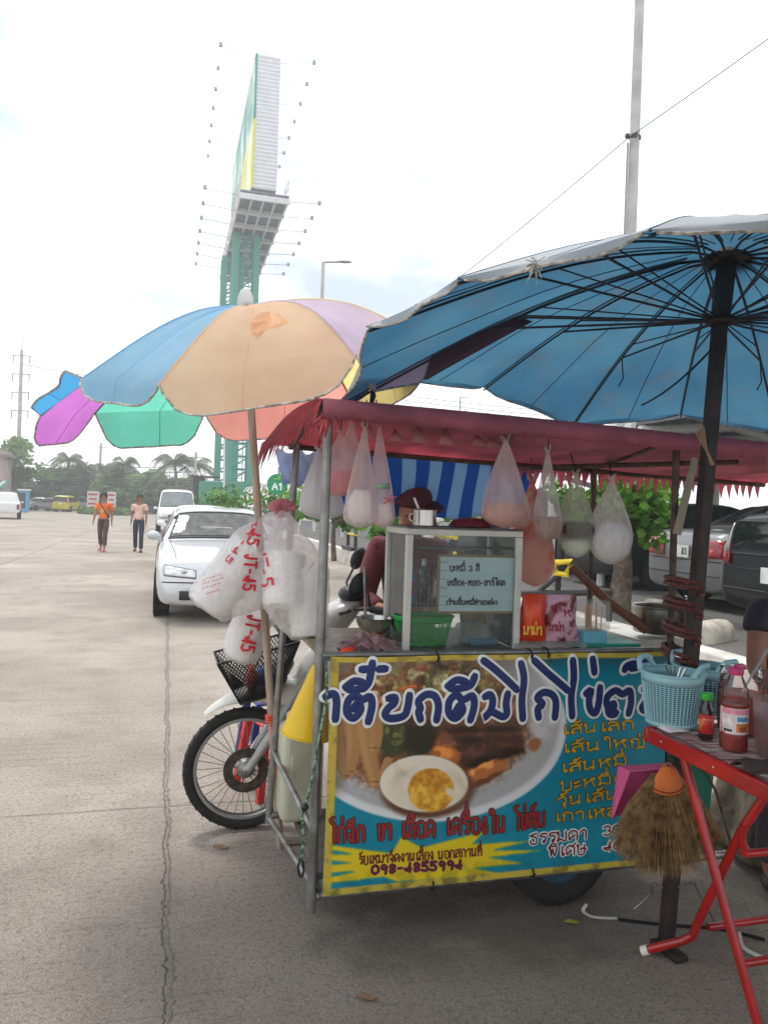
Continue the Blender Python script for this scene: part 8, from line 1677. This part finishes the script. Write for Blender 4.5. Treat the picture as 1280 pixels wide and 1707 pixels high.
# car park roof on white tube columns
roof = thing('carport', 'large grey metal car park roof on white branching tubes behind the red canopy', 'carport', kp(14, 9, PZ))
rfm = mat('roof_sheet', (150, 152, 154), .55, .2, scale=2, col2=(120, 122, 126)); b = MB(); rows = []
def rz2(o): return 3.35 + .10 * (o - 4)
for i in range(61): s = -6 + 30 * i / 60; rows.append([kp(s, o_, rz2(o_) + (.05 if i % 2 else 0)) for o_ in (3.0, 8, 14.5)])
b.grid(rows); b.build('roof_sheet', rfm, roof, smooth=False, solid=.02)
for o_ in (3.2, 5, 7, 9, 11, 13, 14.3): b = MB(); b.box(kp(9, o_, rz2(o_) - .12), (.08, 30, .16), Matrix.Rotation(KA, 3, 'Z')); b.build('purlin', pfm, roof, smooth=False)
for s in (-4, 1, 6, 11, 16, 21):
    b = MB(); b.tube([kp(s, 3.1, rz2(3.1) - .3), kp(s, 14.4, rz2(14.4) - .3)], .09, 8); b.tube([kp(s, 8.5, PZ), kp(s, 8.5, 2.3)], .12, 10); b.tube([kp(s, 8.5, 2.3), kp(s, 5.0, rz2(5) - .32)], .08, 8); b.tube([kp(s, 8.5, 2.3), kp(s, 11.5, rz2(11.5) - .32)], .08, 8); b.build('branching_column', tm_, roof)
fr_ = [W(925, 715, 13), W(966, 668, 13), W(1010, 720, 13)]
b = MB(); b.tube(fr_, .07, 8); b.tube([fr_[1], W(990, 690, 16)], .06, 8); b.tube([V((fr_[0].x, fr_[0].y, PZ)), fr_[0]], .07, 8); b.tube([V((fr_[2].x, fr_[2].y, PZ)), fr_[2]], .07, 8); b.tube([W(1008, 716, 12.5), W(1046, 698, 12.5)], .075, 8); b.tube([V((W(1048, 700, 12.5).x, W(1048, 700, 12.5).y, PZ)), W(1048, 700, 12.5)], .12, 4); b.build('front_frame', tm_, roof)

# ================================================================ unseen roof added to darken the near ground and cart front
aw = thing('added_shade_roof', 'dark green tarpaulin roof on four thin posts over the spot the picture is taken from', 'tarpaulin', V((1.6, -1.6, 0)))
b = MB(); b.grid([[V((-.1 + 4.6 * i / 10, -4.6 + 6.0 * j / 8, 2.62 + .25 * math.sin(math.pi * i / 10) - .03 * math.sin(i * 1.7 + j))) for i in range(11)] for j in range(9)]); b.build('tarpaulin', mat('shade_sheet_green', (52, 66, 56), .7), aw)
for x, y in ((-.05, -4.5), (4.4, -4.5), (4.4, 1.3), (-.05, -.6)): b = MB(); b.tube([V((x, y, 0)), V((x, y, 2.62))], .02, 8); b.build('post', steel, aw)
# ---- haze: the bright humid air that pales the far trees and the billboard
hz = bpy.data.materials.new('humid_air'); hz.use_nodes = True; n = hz.node_tree.nodes; n.remove(n['Principled BSDF']); pv = n.new('ShaderNodeVolumePrincipled')
pv.inputs['Color'].default_value = (.97, .98, 1, 1); pv.inputs['Density'].default_value = .0032; pv.inputs['Anisotropy'].default_value = .3
hz.node_tree.links.new(pv.outputs['Volume'], n['Material Output'].inputs['Volume'])
b = MB(); b.box((0, 105, 21), (500, 310, 44)); setp(b.build('haze', hz, smooth=False), kind='stuff')
